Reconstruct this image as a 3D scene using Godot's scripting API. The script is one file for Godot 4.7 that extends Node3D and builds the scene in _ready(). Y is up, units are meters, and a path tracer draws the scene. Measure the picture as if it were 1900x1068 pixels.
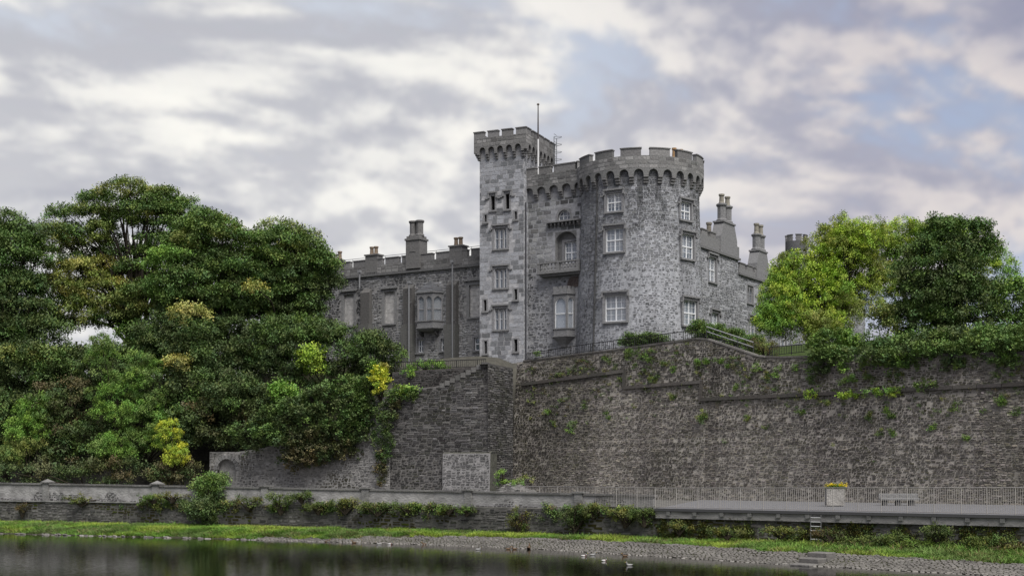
extends Node3D

# Layout: the camera stands at the origin over the near side of the river, water at y = 0, -z runs towards the castle.
const F := 2400.0
const EYE := 4.8
const HZ := 870.0

var rng := RandomNumberGenerator.new()
var noise_a := FastNoiseLite.new()
var noise_b := FastNoiseLite.new()
var noise_c := FastNoiseLite.new()
var M := {}
var mesh_store := {}
var taken := {}
var clock := 0


# a point from bearing, height and distance measured on the photograph
func P(px: float, py: float, d: float) -> Vector3:
	return Vector3((px - 950.0) * d / F, EYE + (HZ - py) * d / F, -d)


# height in metres of a bearing seen at distance d
func Hy(py: float, d: float) -> float:
	return EYE + (HZ - py) * d / F


# parameter along the plan line a-b (x, z) where it crosses the bearing px
func cross_at(a: Vector3, b: Vector3, px: float) -> float:
	var k := (px - 950.0) / F
	return -(a.x + k * a.z) / ((b.x - a.x) + k * (b.z - a.z))


func rnd(a: float, b: float) -> float:
	return rng.randf_range(a, b)


class MB:
	var v := PackedVector3Array()
	var n := PackedVector3Array()
	var c := PackedColorArray()
	var ix := PackedInt32Array()
	var col := Color(1, 1, 1)

	func vert(p: Vector3, nn: Vector3, cc: Color) -> int:
		v.append(p); n.append(nn); c.append(cc)
		return v.size() - 1

	func face(a: int, b: int, d: int) -> void:
		var g := (v[b] - v[a]).cross(v[d] - v[a])
		if g.dot(n[a] + n[b] + n[d]) > 0.0:
			ix.append(a); ix.append(d); ix.append(b)
		else:
			ix.append(a); ix.append(b); ix.append(d)

	func tri(a: Vector3, b: Vector3, d: Vector3, out: Vector3) -> void:
		var g := (b - a).cross(d - a).normalized()
		if g.dot(out) < 0.0:
			g = -g
		face(vert(a, g, col), vert(b, g, col), vert(d, g, col))

	func quad(a: Vector3, b: Vector3, d: Vector3, e: Vector3, out: Vector3) -> void:
		var g := (d - a).cross(e - b).normalized()
		if g.dot(out) < 0.0:
			g = -g
		var i := vert(a, g, col)
		vert(b, g, col); vert(d, g, col); vert(e, g, col)
		face(i, i + 1, i + 2)
		face(i, i + 2, i + 3)

	# axis box between two corners in the frame t
	func box(t: Transform3D, lo: Vector3, hi: Vector3) -> void:
		var p := []
		for k in 8:
			p.append(t * Vector3(hi.x if k & 1 else lo.x, hi.y if k & 2 else lo.y, hi.z if k & 4 else lo.z))
		quad(p[0], p[1], p[3], p[2], -t.basis.z)
		quad(p[4], p[5], p[7], p[6], t.basis.z)
		quad(p[0], p[2], p[6], p[4], -t.basis.x)
		quad(p[1], p[3], p[7], p[5], t.basis.x)
		quad(p[0], p[1], p[5], p[4], -t.basis.y)
		quad(p[2], p[3], p[7], p[6], t.basis.y)

	# a box whose top edges are chamfered by b
	func block(t: Transform3D, lo: Vector3, hi: Vector3, b: float) -> void:
		var m := Vector3(hi.x, hi.y - b, hi.z)
		var p := []
		for k in 4:
			p.append(t * Vector3(hi.x if k & 1 else lo.x, lo.y, hi.z if k & 2 else lo.z))
		for k in 4:
			p.append(t * Vector3(m.x if k & 1 else lo.x, m.y, m.z if k & 2 else lo.z))
		for k in 4:
			p.append(t * Vector3(hi.x - b if k & 1 else lo.x + b, hi.y, hi.z - b if k & 2 else lo.z + b))
		for r in 2:
			var q := r * 4
			quad(p[q], p[q + 1], p[q + 5], p[q + 4], -t.basis.z)
			quad(p[q + 2], p[q + 3], p[q + 7], p[q + 6], t.basis.z)
			quad(p[q], p[q + 2], p[q + 6], p[q + 4], -t.basis.x)
			quad(p[q + 1], p[q + 3], p[q + 7], p[q + 5], t.basis.x)
		quad(p[8], p[9], p[11], p[10], t.basis.y)
		quad(p[0], p[1], p[3], p[2], -t.basis.y)

	# a polygon in the frame's x-y plane pulled from z0 to z1 (convex or fan-friendly from its first point)
	func slab(t: Transform3D, poly: Array, z0: float, z1: float) -> void:
		var k := poly.size()
		var mid := Vector2.ZERO
		for q in poly:
			mid += q
		mid /= k
		for i in k:
			var a: Vector2 = poly[i]
			var b: Vector2 = poly[(i + 1) % k]
			tri(t * Vector3(mid.x, mid.y, z1), t * Vector3(a.x, a.y, z1), t * Vector3(b.x, b.y, z1), t.basis.z)
			tri(t * Vector3(mid.x, mid.y, z0), t * Vector3(a.x, a.y, z0), t * Vector3(b.x, b.y, z0), -t.basis.z)
			var o := Vector2((a + b) / 2.0 - mid)
			quad(t * Vector3(a.x, a.y, z0), t * Vector3(b.x, b.y, z0), t * Vector3(b.x, b.y, z1), t * Vector3(a.x, a.y, z1), t.basis * Vector3(o.x, o.y, 0))

	# rings of (radius, height) turned about the frame's y axis
	func lathe(t: Transform3D, prof: Array, segs: int, smooth := true) -> void:
		for k in prof.size() - 1:
			var a: Vector2 = prof[k]
			var b: Vector2 = prof[k + 1]
			var slope := Vector2(b.y - a.y, a.x - b.x).normalized()
			for s in segs:
				var d0 := Vector3(cos(TAU * s / segs), 0, sin(TAU * s / segs))
				var d1 := Vector3(cos(TAU * (s + 1) / segs), 0, sin(TAU * (s + 1) / segs))
				if smooth:
					var i := vert(t * (d0 * a.x + Vector3.UP * a.y), t.basis * (d0 * slope.x + Vector3.UP * slope.y), col)
					vert(t * (d1 * a.x + Vector3.UP * a.y), t.basis * (d1 * slope.x + Vector3.UP * slope.y), col)
					vert(t * (d1 * b.x + Vector3.UP * b.y), t.basis * (d1 * slope.x + Vector3.UP * slope.y), col)
					vert(t * (d0 * b.x + Vector3.UP * b.y), t.basis * (d0 * slope.x + Vector3.UP * slope.y), col)
					face(i, i + 1, i + 2)
					face(i, i + 2, i + 3)
				else:
					quad(t * (d0 * a.x + Vector3.UP * a.y), t * (d1 * a.x + Vector3.UP * a.y), t * (d1 * b.x + Vector3.UP * b.y), t * (d0 * b.x + Vector3.UP * b.y), t.basis * ((d0 + d1) * slope.x + Vector3.UP * slope.y * 2.0))

	func tube(a: Vector3, b: Vector3, ra: float, rb: float, segs: int) -> void:
		var y := (b - a)
		var l := y.length()
		y /= maxf(l, 1e-6)
		var x := y.cross(Vector3(0.31, 0.17, 0.93)).normalized()
		lathe(Transform3D(Basis(x, y, x.cross(y)), a), [Vector2(ra, 0), Vector2(rb, l)], segs)

	func path_tube(pts: Array, radii: Array, segs: int) -> void:
		for k in pts.size() - 1:
			tube(pts[k], pts[k + 1], radii[k], radii[k + 1], segs)

	func mesh(shift := Vector3.ZERO) -> ArrayMesh:
		var vv := v
		if shift != Vector3.ZERO:
			vv = PackedVector3Array()
			vv.resize(v.size())
			for k in v.size():
				vv[k] = v[k] - shift
		var nn := n
		for k in nn.size():
			nn[k] = nn[k].normalized()
		var arr := []
		arr.resize(Mesh.ARRAY_MAX)
		arr[Mesh.ARRAY_VERTEX] = vv
		arr[Mesh.ARRAY_NORMAL] = nn
		arr[Mesh.ARRAY_COLOR] = c
		arr[Mesh.ARRAY_INDEX] = ix
		var m := ArrayMesh.new()
		m.add_surface_from_arrays(Mesh.PRIMITIVE_TRIANGLES, arr)
		return m


func numbered(called: String) -> String:
	var k: int = taken.get(called, 0)
	taken[called] = k + 1
	return called if k == 0 else "%s_%03d" % [called, k]


func tag(o: Node3D, label: String, category: String, group := "", kind := "") -> void:
	if label: o.set_meta("label", label)
	if category: o.set_meta("category", category)
	if group: o.set_meta("group", group)
	if kind: o.set_meta("kind", kind)


# an empty at a thing's base whose children are its parts
func thing(called: String, label: String, category: String, at: Vector3, group := "") -> Node3D:
	var o := Node3D.new()
	o.name = numbered(called)
	add_child(o)
	o.position = at
	tag(o, label, category, group, "thing")
	return o


# a mesh in world coordinates hung under a parent
func part(called: String, mb: MB, mat: Material, parent: Node3D, kind := "") -> MeshInstance3D:
	var o := MeshInstance3D.new()
	o.name = called
	o.mesh = mb.mesh(parent.global_position if parent != self else Vector3.ZERO)
	o.material_override = mat
	parent.add_child(o, true)
	if kind: o.set_meta("kind", kind)
	return o


# a shared mesh in its own coordinates, put at a world transform
func put(called: String, mesh: Mesh, mat: Material, parent: Node3D, at: Transform3D) -> MeshInstance3D:
	var o := MeshInstance3D.new()
	o.name = called
	o.mesh = mesh
	o.material_override = mat
	parent.add_child(o, true)
	o.global_transform = at
	return o


func struct(called: String, mb: MB, mat: Material) -> MeshInstance3D:
	var o := part(called, mb, mat, self, "structure")
	return o


func stage(s: String) -> void:
	print(s, " ", Time.get_ticks_msec() - clock)


# ---------------------------------------------------------------- materials
func noise_tex(freq: float, lo: float, hi: float, seed_: int, oct := 4, size := 512, kind := FastNoiseLite.TYPE_SIMPLEX_SMOOTH) -> NoiseTexture2D:
	var n := FastNoiseLite.new()
	n.seed = seed_
	n.noise_type = kind
	n.frequency = freq
	n.fractal_octaves = oct
	var t := NoiseTexture2D.new()
	t.width = size
	t.height = size
	t.seamless = true
	t.noise = n
	var g := Gradient.new()
	g.set_color(0, Color(lo, lo, lo))
	g.set_color(1, Color(hi, hi, hi))
	t.color_ramp = g
	return t


func normal_tex(freq: float, strength: float, seed_: int, oct := 4, size := 512) -> NoiseTexture2D:
	var n := FastNoiseLite.new()
	n.seed = seed_
	n.noise_type = FastNoiseLite.TYPE_SIMPLEX_SMOOTH
	n.frequency = freq
	n.fractal_octaves = oct
	var t := NoiseTexture2D.new()
	t.width = size
	t.height = size
	t.seamless = true
	t.noise = n
	t.as_normal_map = true
	t.bump_strength = strength
	return t


func mat(rough: float, tex: Texture2D = null, nrm: Texture2D = null, per_metre := 0.5, nscale := 1.0, col := Color(1, 1, 1)) -> StandardMaterial3D:
	var m := StandardMaterial3D.new()
	m.vertex_color_use_as_albedo = true
	m.albedo_color = col
	m.roughness = rough
	m.metallic_specular = 0.3
	if tex:
		m.albedo_texture = tex
	if nrm:
		m.normal_enabled = true
		m.normal_texture = nrm
		m.normal_scale = nscale
	if tex or nrm:
		m.uv1_triplanar = true
		m.uv1_world_triplanar = true
		m.uv1_scale = Vector3.ONE * per_metre
	return m


func make_materials() -> void:
	var grain := noise_tex(0.02, 0.74, 1.0, 11, 6)
	var mottle := noise_tex(0.012, 0.7, 1.0, 23, 6)
	var pits := normal_tex(0.05, 6.0, 5, 4)
	M.stone = mat(0.92, grain, pits, 0.45, 0.7)
	M.mortar = mat(0.95, mottle, pits, 0.33, 0.9)
	M.render = mat(0.9, noise_tex(0.008, 0.66, 1.0, 41, 6), pits, 0.22, 0.6)
	M.paint = mat(0.45)
	M.iron = mat(0.55)
	M.lead = mat(0.5, grain, null, 0.8)
	M.slate = mat(0.6, grain, pits, 0.7, 0.5)
	M.bark = mat(0.95, grain, pits, 1.1, 1.0)
	M.soil = mat(1.0, mottle, pits, 0.3, 1.0)
	M.deck = mat(0.75, noise_tex(0.01, 0.82, 1.0, 71, 5), pits, 0.3, 0.3)
	M.feather = mat(0.7)
	M.blind = mat(0.9)
	M.steel = mat(0.45)
	M.steel.metallic = 0.6
	var g := StandardMaterial3D.new()
	g.albedo_color = Color(0.55, 0.6, 0.66, 0.22)
	g.transparency = BaseMaterial3D.TRANSPARENCY_ALPHA
	g.roughness = 0.03
	g.metallic_specular = 0.6
	M.glass = g
	var lf := StandardMaterial3D.new()
	lf.vertex_color_use_as_albedo = true
	lf.roughness = 0.8
	lf.metallic_specular = 0.12
	lf.cull_mode = BaseMaterial3D.CULL_DISABLED
	lf.backlight_enabled = true
	lf.backlight = Color(0.3, 0.36, 0.1)
	M.leaf = lf
	var w := StandardMaterial3D.new()
	w.albedo_color = Color(0.06, 0.06, 0.042)
	w.roughness = 0.045
	w.metallic_specular = 0.4
	w.normal_enabled = true
	w.normal_texture = normal_tex(0.02, 5.0, 91, 3)
	w.normal_scale = 0.075
	w.uv1_triplanar = true
	w.uv1_world_triplanar = true
	w.uv1_scale = Vector3(0.12, 0.3, 0.3)
	M.water = w


# ---------------------------------------------------------------- masonry
# a wall face: (u along, v up, h out) -> world point
func flat(o: Vector3, u_dir: Vector3, batter := 0.0) -> Callable:
	var nn := Vector3(-u_dir.z, 0, u_dir.x)  # to the left-hand side of u turned towards the viewer
	return func(u: float, v: float, h: float) -> Vector3:
		return o + u_dir * u + Vector3.UP * v + nn * (h - batter * v)


func drum(c: Vector3, r: float, flare := 0.0, flare_from := 0.0) -> Callable:
	return func(u: float, v: float, h: float) -> Vector3:
		var a := u / r
		var rr := r + h + flare * maxf(0.0, flare_from - v)
		return c + Vector3(sin(a), 0, cos(a)) * rr + Vector3.UP * v


func out_of(s: Callable, u: float, v: float) -> Vector3:
	return (s.call(u, v, 1.0) - s.call(u, v, 0.0)).normalized()


func frame_at(s: Callable, u: float, v: float, h: float) -> Transform3D:
	var nn := out_of(s, u, v)
	nn = Vector3(nn.x, 0, nn.z).normalized()
	var x := Vector3.UP.cross(nn)
	return Transform3D(Basis(x, Vector3.UP, nn), s.call(u, v, h))


# the bedding of a wall with its openings left out
func bedding(mb: MB, s: Callable, u0: float, u1: float, v0: float, top: Callable, holes: Array, step: float, colf: Callable) -> void:
	var us := [u0, u1]
	var vs := [v0]
	for r in holes:
		us.append(r.position.x); us.append(r.end.x)
		vs.append(r.position.y); vs.append(r.end.y)
	var k := u0
	while k < u1:
		us.append(k)
		k += step
	us.sort()
	vs.sort()
	for i in us.size() - 1:
		var a: float = us[i]
		var b: float = us[i + 1]
		if b - a < 1e-4 or a < u0 - 1e-4 or b > u1 + 1e-4:
			continue
		for j in vs.size():
			var c: float = vs[j]
			var ta: float = top.call(a)
			var tb: float = top.call(b)
			var da: float = ta
			var db: float = tb
			if j + 1 < vs.size():
				da = minf(vs[j + 1], ta)
				db = minf(vs[j + 1], tb)
			if da - c < 1e-4 and db - c < 1e-4:
				continue
			var mid := Vector2((a + b) / 2.0, (c + minf(da, db)) / 2.0)
			var inside := false
			for r in holes:
				if r.has_point(mid):
					inside = true
			if inside:
				continue
			mb.col = colf.call(mid.x, mid.y)
			mb.quad(s.call(a, c, 0.0), s.call(b, c, 0.0), s.call(b, db, 0.0), s.call(a, da, 0.0), out_of(s, mid.x, mid.y))


# one cushion-faced stone between four (u, v) corners
func stone(mb: MB, s: Callable, q: Array, proud: float, col: Color) -> void:
	var mid: Vector2 = (q[0] + q[1] + q[2] + q[3]) / 4.0
	var nn := out_of(s, mid.x, mid.y)
	var side := Vector3.UP.cross(nn)
	var small := minf(q[0].distance_to(q[1]), q[1].distance_to(q[2]))
	var i := mb.v.size()
	for k in 4:
		var p: Vector2 = q[k]
		var o := (p - mid).normalized()
		mb.vert(s.call(p.x, p.y, -0.012), nn * 0.25 + side * o.x + Vector3.UP * o.y, col)
	for k in 4:
		var p: Vector2 = q[k]
		p += (mid - p).normalized() * small * 0.24
		mb.vert(s.call(p.x, p.y, proud), nn, col)
	for k in 4:
		var l := (k + 1) % 4
		mb.face(i + k, i + l, i + 4 + l)
		mb.face(i + k, i + 4 + l, i + 4 + k)
	mb.face(i + 4, i + 5, i + 6)
	mb.face(i + 4, i + 6, i + 7)


func touches(holes: Array, r: Rect2) -> bool:
	for h in holes:
		if h.intersects(r):
			return true
	return false


# uneven courses of stones laid on a face; each gets its own tone from colf
func rubble(mb: MB, s: Callable, u0: float, u1: float, v0: float, v1: float, top: Callable, ch: Vector2, ln: Vector2, gap: float, proud: float, holes: Array, colf: Callable, uneven := 1.0, missing := 0.0) -> int:
	var v := v0
	var made := 0
	while v < v1 - ch.x * 0.5:
		var c := minf(rnd(ch.x, ch.y), v1 - v)
		var u := u0 - rnd(0, ln.x)
		while u < u1:
			var l := rnd(ln.x, ln.y)
			var a := maxf(u, u0)
			var b := minf(u + l, u1)
			u += l
			if b - a < ln.x * 0.45 or rng.randf() < missing:
				continue
			var rows := [[v, v + c]]
			if uneven > 0.5 and rng.randf() < 0.22:
				var m := v + c * rnd(0.4, 0.6)
				rows = [[v, m], [m, v + c]]
			for r in rows:
				var wob := noise_a.get_noise_2d((a + b) * 14.0, v * 14.0) * c * 0.45 * uneven
				var va: float = r[0] + wob
				var vb: float = r[1] + wob
				if va < v0: va = v0
				if vb > top.call((a + b) / 2.0):
					continue
				if touches(holes, Rect2(a, va, b - a, vb - va)):
					continue
				var j := minf(b - a, vb - va) * 0.17 * uneven
				var g := gap / 2.0
				var q := [Vector2(a + g + rnd(0, j), va + g + rnd(0, j)), Vector2(b - g - rnd(0, j), va + g + rnd(0, j)), Vector2(b - g - rnd(0, j), vb - g - rnd(0, j)), Vector2(a + g + rnd(0, j), vb - g - rnd(0, j))]
				stone(mb, s, q, proud * rnd(0.45, 1.25), colf.call((a + b) / 2.0, (va + vb) / 2.0))
				made += 1
		v += c
	return made


# the same face moved outwards
func shifted(s: Callable, out: float) -> Callable:
	return func(u: float, v: float, h: float) -> Vector3: return s.call(u, v, h + out)


# ashlar facing of a parapet, dark with lichen
func facing(mb: MB, s: Callable, u0: float, u1: float, v0: float, v1: float, base: float) -> void:
	rubble(mb, s, u0, u1, v0, v1, func(_u): return v1 + 0.01, Vector2(0.24, 0.4), Vector2(0.4, 0.9), 0.025, 0.022, [], func(u: float, v: float) -> Color:
		var k := base * rnd(0.7, 1.35) * (1.0 - 0.35 * weather(u * 1.7, v, 63.0))
		return Color(k, k * 0.985, k * 0.965), 0.12, 0.02)


# arcaded overhang: a face at h = out whose lower edge is a row of arches, with soffits; corbels go between the bays
func arcade(mb: MB, s: Callable, u0: float, u1: float, bays: int, v_spring: float, rise: float, v_top: float, out: float, leg: float) -> void:
	var w := (u1 - u0) / bays
	for b in bays:
		var a := u0 + b * w
		var pts := [Vector2(a, v_spring), Vector2(a + leg, v_spring)]
		var half := w / 2.0 - leg
		for k in range(0, 9):
			var t := PI - PI * k / 8.0
			pts.append(Vector2(a + w / 2.0 + cos(t) * half, v_spring + sin(t) * rise + 0.12))
		pts.append(Vector2(a + w - leg, v_spring))
		pts.append(Vector2(a + w, v_spring))
		for k in pts.size() - 1:
			var p: Vector2 = pts[k]
			var q: Vector2 = pts[k + 1]
			var nn := out_of(s, p.x, p.y)
			if absf(q.x - p.x) > 1e-5:
				mb.quad(s.call(p.x, p.y, out), s.call(q.x, q.y, out), s.call(q.x, v_top, out), s.call(p.x, v_top, out), nn)
			mb.quad(s.call(p.x, p.y, out), s.call(q.x, q.y, out), s.call(q.x, q.y, 0.0), s.call(p.x, p.y, 0.0), Vector3.DOWN + Vector3.UP.cross(nn) * signf(a + w / 2.0 - (p.x + q.x) / 2.0) * 0.5)


# a curved or straight block on a face
func face_block(mb: MB, s: Callable, u0: float, u1: float, v0: float, v1: float, h0: float, h1: float, cuts := 1) -> void:
	for k in cuts:
		var a := lerpf(u0, u1, float(k) / cuts)
		var b := lerpf(u0, u1, float(k + 1) / cuts)
		var nn := out_of(s, (a + b) / 2.0, v0)
		mb.quad(s.call(a, v0, h1), s.call(b, v0, h1), s.call(b, v1, h1), s.call(a, v1, h1), nn)
		mb.quad(s.call(a, v0, h0), s.call(b, v0, h0), s.call(b, v1, h0), s.call(a, v1, h0), -nn)
		mb.quad(s.call(a, v1, h0), s.call(b, v1, h0), s.call(b, v1, h1), s.call(a, v1, h1), Vector3.UP)
		mb.quad(s.call(a, v0, h0), s.call(b, v0, h0), s.call(b, v0, h1), s.call(a, v0, h1), Vector3.DOWN)
	var sd := Vector3.UP.cross(out_of(s, u0, v0))
	mb.quad(s.call(u0, v0, h0), s.call(u0, v1, h0), s.call(u0, v1, h1), s.call(u0, v0, h1), -sd)
	mb.quad(s.call(u1, v0, h0), s.call(u1, v1, h0), s.call(u1, v1, h1), s.call(u1, v0, h1), sd)


# merlons, each with its coping stone
func merlons(parent: Node3D, s: Callable, spans: Array, v0: float, v1: float, h0: float, h1: float, cuts: int, tone: Callable) -> void:
	for sp in spans:
		var mb := MB.new()
		mb.col = tone.call()
		face_block(mb, s, sp[0], sp[1], v0, v1 - 0.1, h0, h1, cuts)
		var m := part("merlon", mb, M.stone, parent)
		var cp := MB.new()
		cp.col = tone.call() * 0.85
		face_block(cp, s, sp[0] - 0.05, sp[1] + 0.05, v1 - 0.1, v1, h0 - 0.05, h1 + 0.06, cuts)
		part("coping", cp, M.stone, m)


func corbel_mesh(w: float, out: float, tall: float) -> ArrayMesh:
	var key := "corbel%.2f_%.2f_%.2f" % [w, out, tall]
	if not mesh_store.has(key):
		var mb := MB.new()
		mb.col = Color(0.25, 0.247, 0.245)
		for k in 3:
			var d := out * (0.42 + 0.29 * k)
			var y0 := -tall + tall * k / 3.0
			var y1 := y0 + tall / 3.0 - 0.015
			var pr := [Vector2(-0.05, y0 + 0.02), Vector2(d * 0.7, y0 + 0.02), Vector2(d * 0.93, y0 + tall * 0.08), Vector2(d, y0 + tall * 0.17), Vector2(d * 0.98, y1), Vector2(-0.05, y1)]
			mb.slab(Transform3D(Basis(Vector3(0, 0, 1), Vector3(0, 1, 0), Vector3(-1, 0, 0)), Vector3.ZERO), pr, -w / 2.0, w / 2.0)
		mesh_store[key] = mb.mesh()
	return mesh_store[key]


func corbels(parent: Node3D, s: Callable, u0: float, u1: float, bays: int, v: float, out: float, tall: float, w: float, first := 0, last := 0) -> void:
	for k in range(first, bays + 1 - last):
		put("corbel", corbel_mesh(w, out, tall), M.stone, parent, frame_at(s, lerpf(u0, u1, float(k) / bays), v, 0.0))


# ---------------------------------------------------------------- windows
func boxes_mesh(key: String, list: Array, col: Color) -> ArrayMesh:
	if not mesh_store.has(key):
		var mb := MB.new()
		mb.col = col
		for b in list:
			mb.box(Transform3D(), b[0], b[1])
		mesh_store[key] = mb.mesh()
	return mesh_store[key]


func bar(x0: float, y0: float, x1: float, y1: float, z0: float, z1: float) -> Array:
	return [Vector3(minf(x0, x1), minf(y0, y1), minf(z0, z1)), Vector3(maxf(x0, x1), maxf(y0, y1), maxf(z0, z1))]


func local_part(called: String, mesh: Mesh, m: Material, parent: Node3D) -> MeshInstance3D:
	var o := MeshInstance3D.new()
	o.name = called
	o.mesh = mesh
	o.material_override = m
	parent.add_child(o, true)
	return o


const DARK_STONE := Color(0.27, 0.27, 0.272)
const WHITE := Color(0.72, 0.73, 0.74)

func window_node(parent: Node3D, t: Transform3D, called := "window") -> Node3D:
	var w := Node3D.new()
	w.name = called
	parent.add_child(w, true)
	w.global_transform = t
	return w


# hood mould with dropped ends over a w-wide opening of height h
func hood(w: Node3D, wd: float, h: float, drop := 0.55, turn := 0.28) -> void:
	var a := wd / 2.0 + 0.28
	local_part("hood_mould", boxes_mesh("hood%.2f_%.2f_%.2f" % [wd, h, drop], [bar(-a, h + 0.24, a, h + 0.4, 0, 0.2), bar(-a, h + 0.4 - drop, -a + 0.15, h + 0.24, 0, 0.17), bar(a - 0.15, h + 0.4 - drop, a, h + 0.24, 0, 0.17), bar(-a - turn, h + 0.3 - drop, -a + 0.001, h + 0.43 - drop, 0, 0.16), bar(a - 0.001, h + 0.3 - drop, a + turn, h + 0.43 - drop, 0, 0.16)], DARK_STONE), M.stone, w)


func surround(w: Node3D, wd: float, h: float, j := 0.22, deep := 0.36, col := Color(0.29, 0.29, 0.295)) -> void:
	var a := wd / 2.0
	local_part("surround", boxes_mesh("sur%.2f_%.2f_%.2f_%.2f" % [wd, h, j, col.r], [bar(-a - j, 0, -a, h, -deep, 0.035), bar(a, 0, a + j, h, -deep, 0.035), bar(-a - j, h, a + j, h + j, -deep, 0.04)], col), M.stone, w)
	local_part("sill", boxes_mesh("sill%.2f" % wd, [bar(-a - 0.2, -0.17, a + 0.2, 0.0, -deep, 0.17)], Color(0.27, 0.27, 0.272)), M.stone, w)


# a plastered room behind an opening, open towards it
func room(w: Node3D, wd: float, h: float, z: float, deep := 1.8) -> void:
	var key := "room%.2f_%.2f_%.2f" % [wd, h, z]
	if not mesh_store.has(key):
		var mb := MB.new()
		mb.col = Color(0.3, 0.29, 0.28)
		var a := wd / 2.0 + 0.25
		var p := [Vector3(-a, -0.25, z), Vector3(a, -0.25, z), Vector3(a, h + 0.25, z), Vector3(-a, h + 0.25, z)]
		var q := p.map(func(c): return c - Vector3(0, 0, deep))
		mb.quad(q[0], q[1], q[2], q[3], Vector3.BACK)
		for k in 4:
			var l := (k + 1) % 4
			mb.quad(p[k], p[l], q[l], q[k], Vector3(0, h / 2.0, 0) - (p[k] + p[l]) / 2.0)
		mesh_store[key] = mb.mesh()
	local_part("room", mesh_store[key], M.blind, w)


# sash window: two columns of two lights with thin bars, a pale blind behind the glass
func sash(parent: Node3D, s: Callable, u: float, v: float, wd: float, h: float, hooded := true, fine := 2, blind := 1.0, cols := 2) -> Node3D:
	var w := window_node(parent, frame_at(s, u, v, 0.0))
	surround(w, wd, h)
	if hooded:
		hood(w, wd, h)
	var a := wd / 2.0
	var z := -0.24
	var key := "%.2f_%.2f_%d_%d" % [wd, h, fine, cols]
	var fr := [bar(-a, 0, -a + 0.09, h, z - 0.06, z + 0.05), bar(a - 0.09, 0, a, h, z - 0.06, z + 0.05), bar(-a + 0.09, 0, a - 0.09, 0.1, z - 0.06, z + 0.05), bar(-a + 0.09, h - 0.09, a - 0.09, h, z - 0.06, z + 0.05)]
	for k in range(1, cols):
		var x := lerpf(-a, a, float(k) / cols)
		fr.append(bar(x - 0.05, 0.1, x + 0.05, h - 0.09, z - 0.05, z + 0.055))
	local_part("frame", boxes_mesh("frame" + key, fr, WHITE), M.paint, w)
	local_part("meeting_rail", boxes_mesh("rail" + key, [bar(-a + 0.09, h * 0.5 - 0.045, a - 0.09, h * 0.5 + 0.045, z - 0.055, z + 0.07)], WHITE), M.paint, w)
	for i in cols:
		for k in 2:
			var x0 := lerpf(-a, a, float(i) / cols) + 0.05
			var x1 := lerpf(-a, a, float(i + 1) / cols) - 0.05
			var y0 := 0.1 if k == 0 else h * 0.5 + 0.045
			var y1 := h * 0.5 - 0.045 if k == 0 else h - 0.09
			local_part("pane", boxes_mesh("pane%s%d%d" % [key, i, k], [bar(x0, y0, x1, y1, z - 0.012, z - 0.006)], Color(1, 1, 1)), M.glass, w)
			var bars := []
			for f in range(1, fine):
				var xm := lerpf(x0, x1, float(f) / fine)
				var ym := lerpf(y0, y1, float(f) / fine)
				bars.append(bar(xm - 0.011, y0, xm + 0.011, y1, z - 0.02, z + 0.025))
				bars.append(bar(x0, ym - 0.011, x1, ym + 0.011, z - 0.02, z + 0.022))
			if bars:
				local_part("glazing_bar", boxes_mesh("bars%s%d%d" % [key, i, k], bars, WHITE), M.paint, w)
	var low := h * (1.0 - blind)
	local_part("blind", boxes_mesh("blind%s_%.2f" % [key, blind], [bar(-a, maxf(low, 0.02), a, h - 0.02, z - 0.3, z - 0.28)], Color(0.62, 0.62, 0.62)), M.blind, w)
	room(w, wd, h, -0.37)
	return w


# outline of an arched light: half width a, springing y0, head height r (pointed when pointed is set)
func arch_pts(x: float, a: float, y0: float, r: float, pointed := false, k := 8) -> Array:
	var o := []
	for i in k + 1:
		var t := float(i) / k
		if pointed:
			var sgn := -1.0 if t < 0.5 else 1.0
			var q := 1.0 - absf(t - 0.5) * 2.0
			o.append(Vector2(x + sgn * a * (1.0 - pow(q, 1.6)), y0 + r * pow(q, 0.75)))
		else:
			o.append(Vector2(x - a * cos(PI * t), y0 + r * sin(PI * t)))
	return o


# a plate with an arched hole: the stonework filling a rectangle round one arched light
func arched_plate(mb: MB, x: float, half: float, a: float, y0: float, y_spring: float, r: float, y1: float, z0: float, z1: float, pointed := false) -> void:
	var t := Transform3D()
	mb.box(t, Vector3(x - half, y0, z0), Vector3(x - a, y_spring, z1))
	mb.box(t, Vector3(x + a, y0, z0), Vector3(x + half, y_spring, z1))
	var pts := arch_pts(x, a, y_spring, r, pointed)
	for i in pts.size() - 1:
		var p: Vector2 = pts[i]
		var q: Vector2 = pts[i + 1]
		mb.quad(Vector3(p.x, p.y, z1), Vector3(q.x, q.y, z1), Vector3(q.x, y1, z1), Vector3(p.x, y1, z1), Vector3(0, 0, 1))
		mb.quad(Vector3(p.x, p.y, z1), Vector3(q.x, q.y, z1), Vector3(q.x, q.y, z0), Vector3(p.x, p.y, z0), Vector3(x - p.x, -1, 0))
	if half > a:
		mb.quad(Vector3(x - half, y_spring, z1), Vector3(x - a, y_spring, z1), Vector3(x - a, y1, z1), Vector3(x - half, y1, z1), Vector3(0, 0, 1))
		mb.quad(Vector3(x + half, y_spring, z1), Vector3(x + a, y_spring, z1), Vector3(x + a, y1, z1), Vector3(x + half, y1, z1), Vector3(0, 0, 1))


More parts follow.
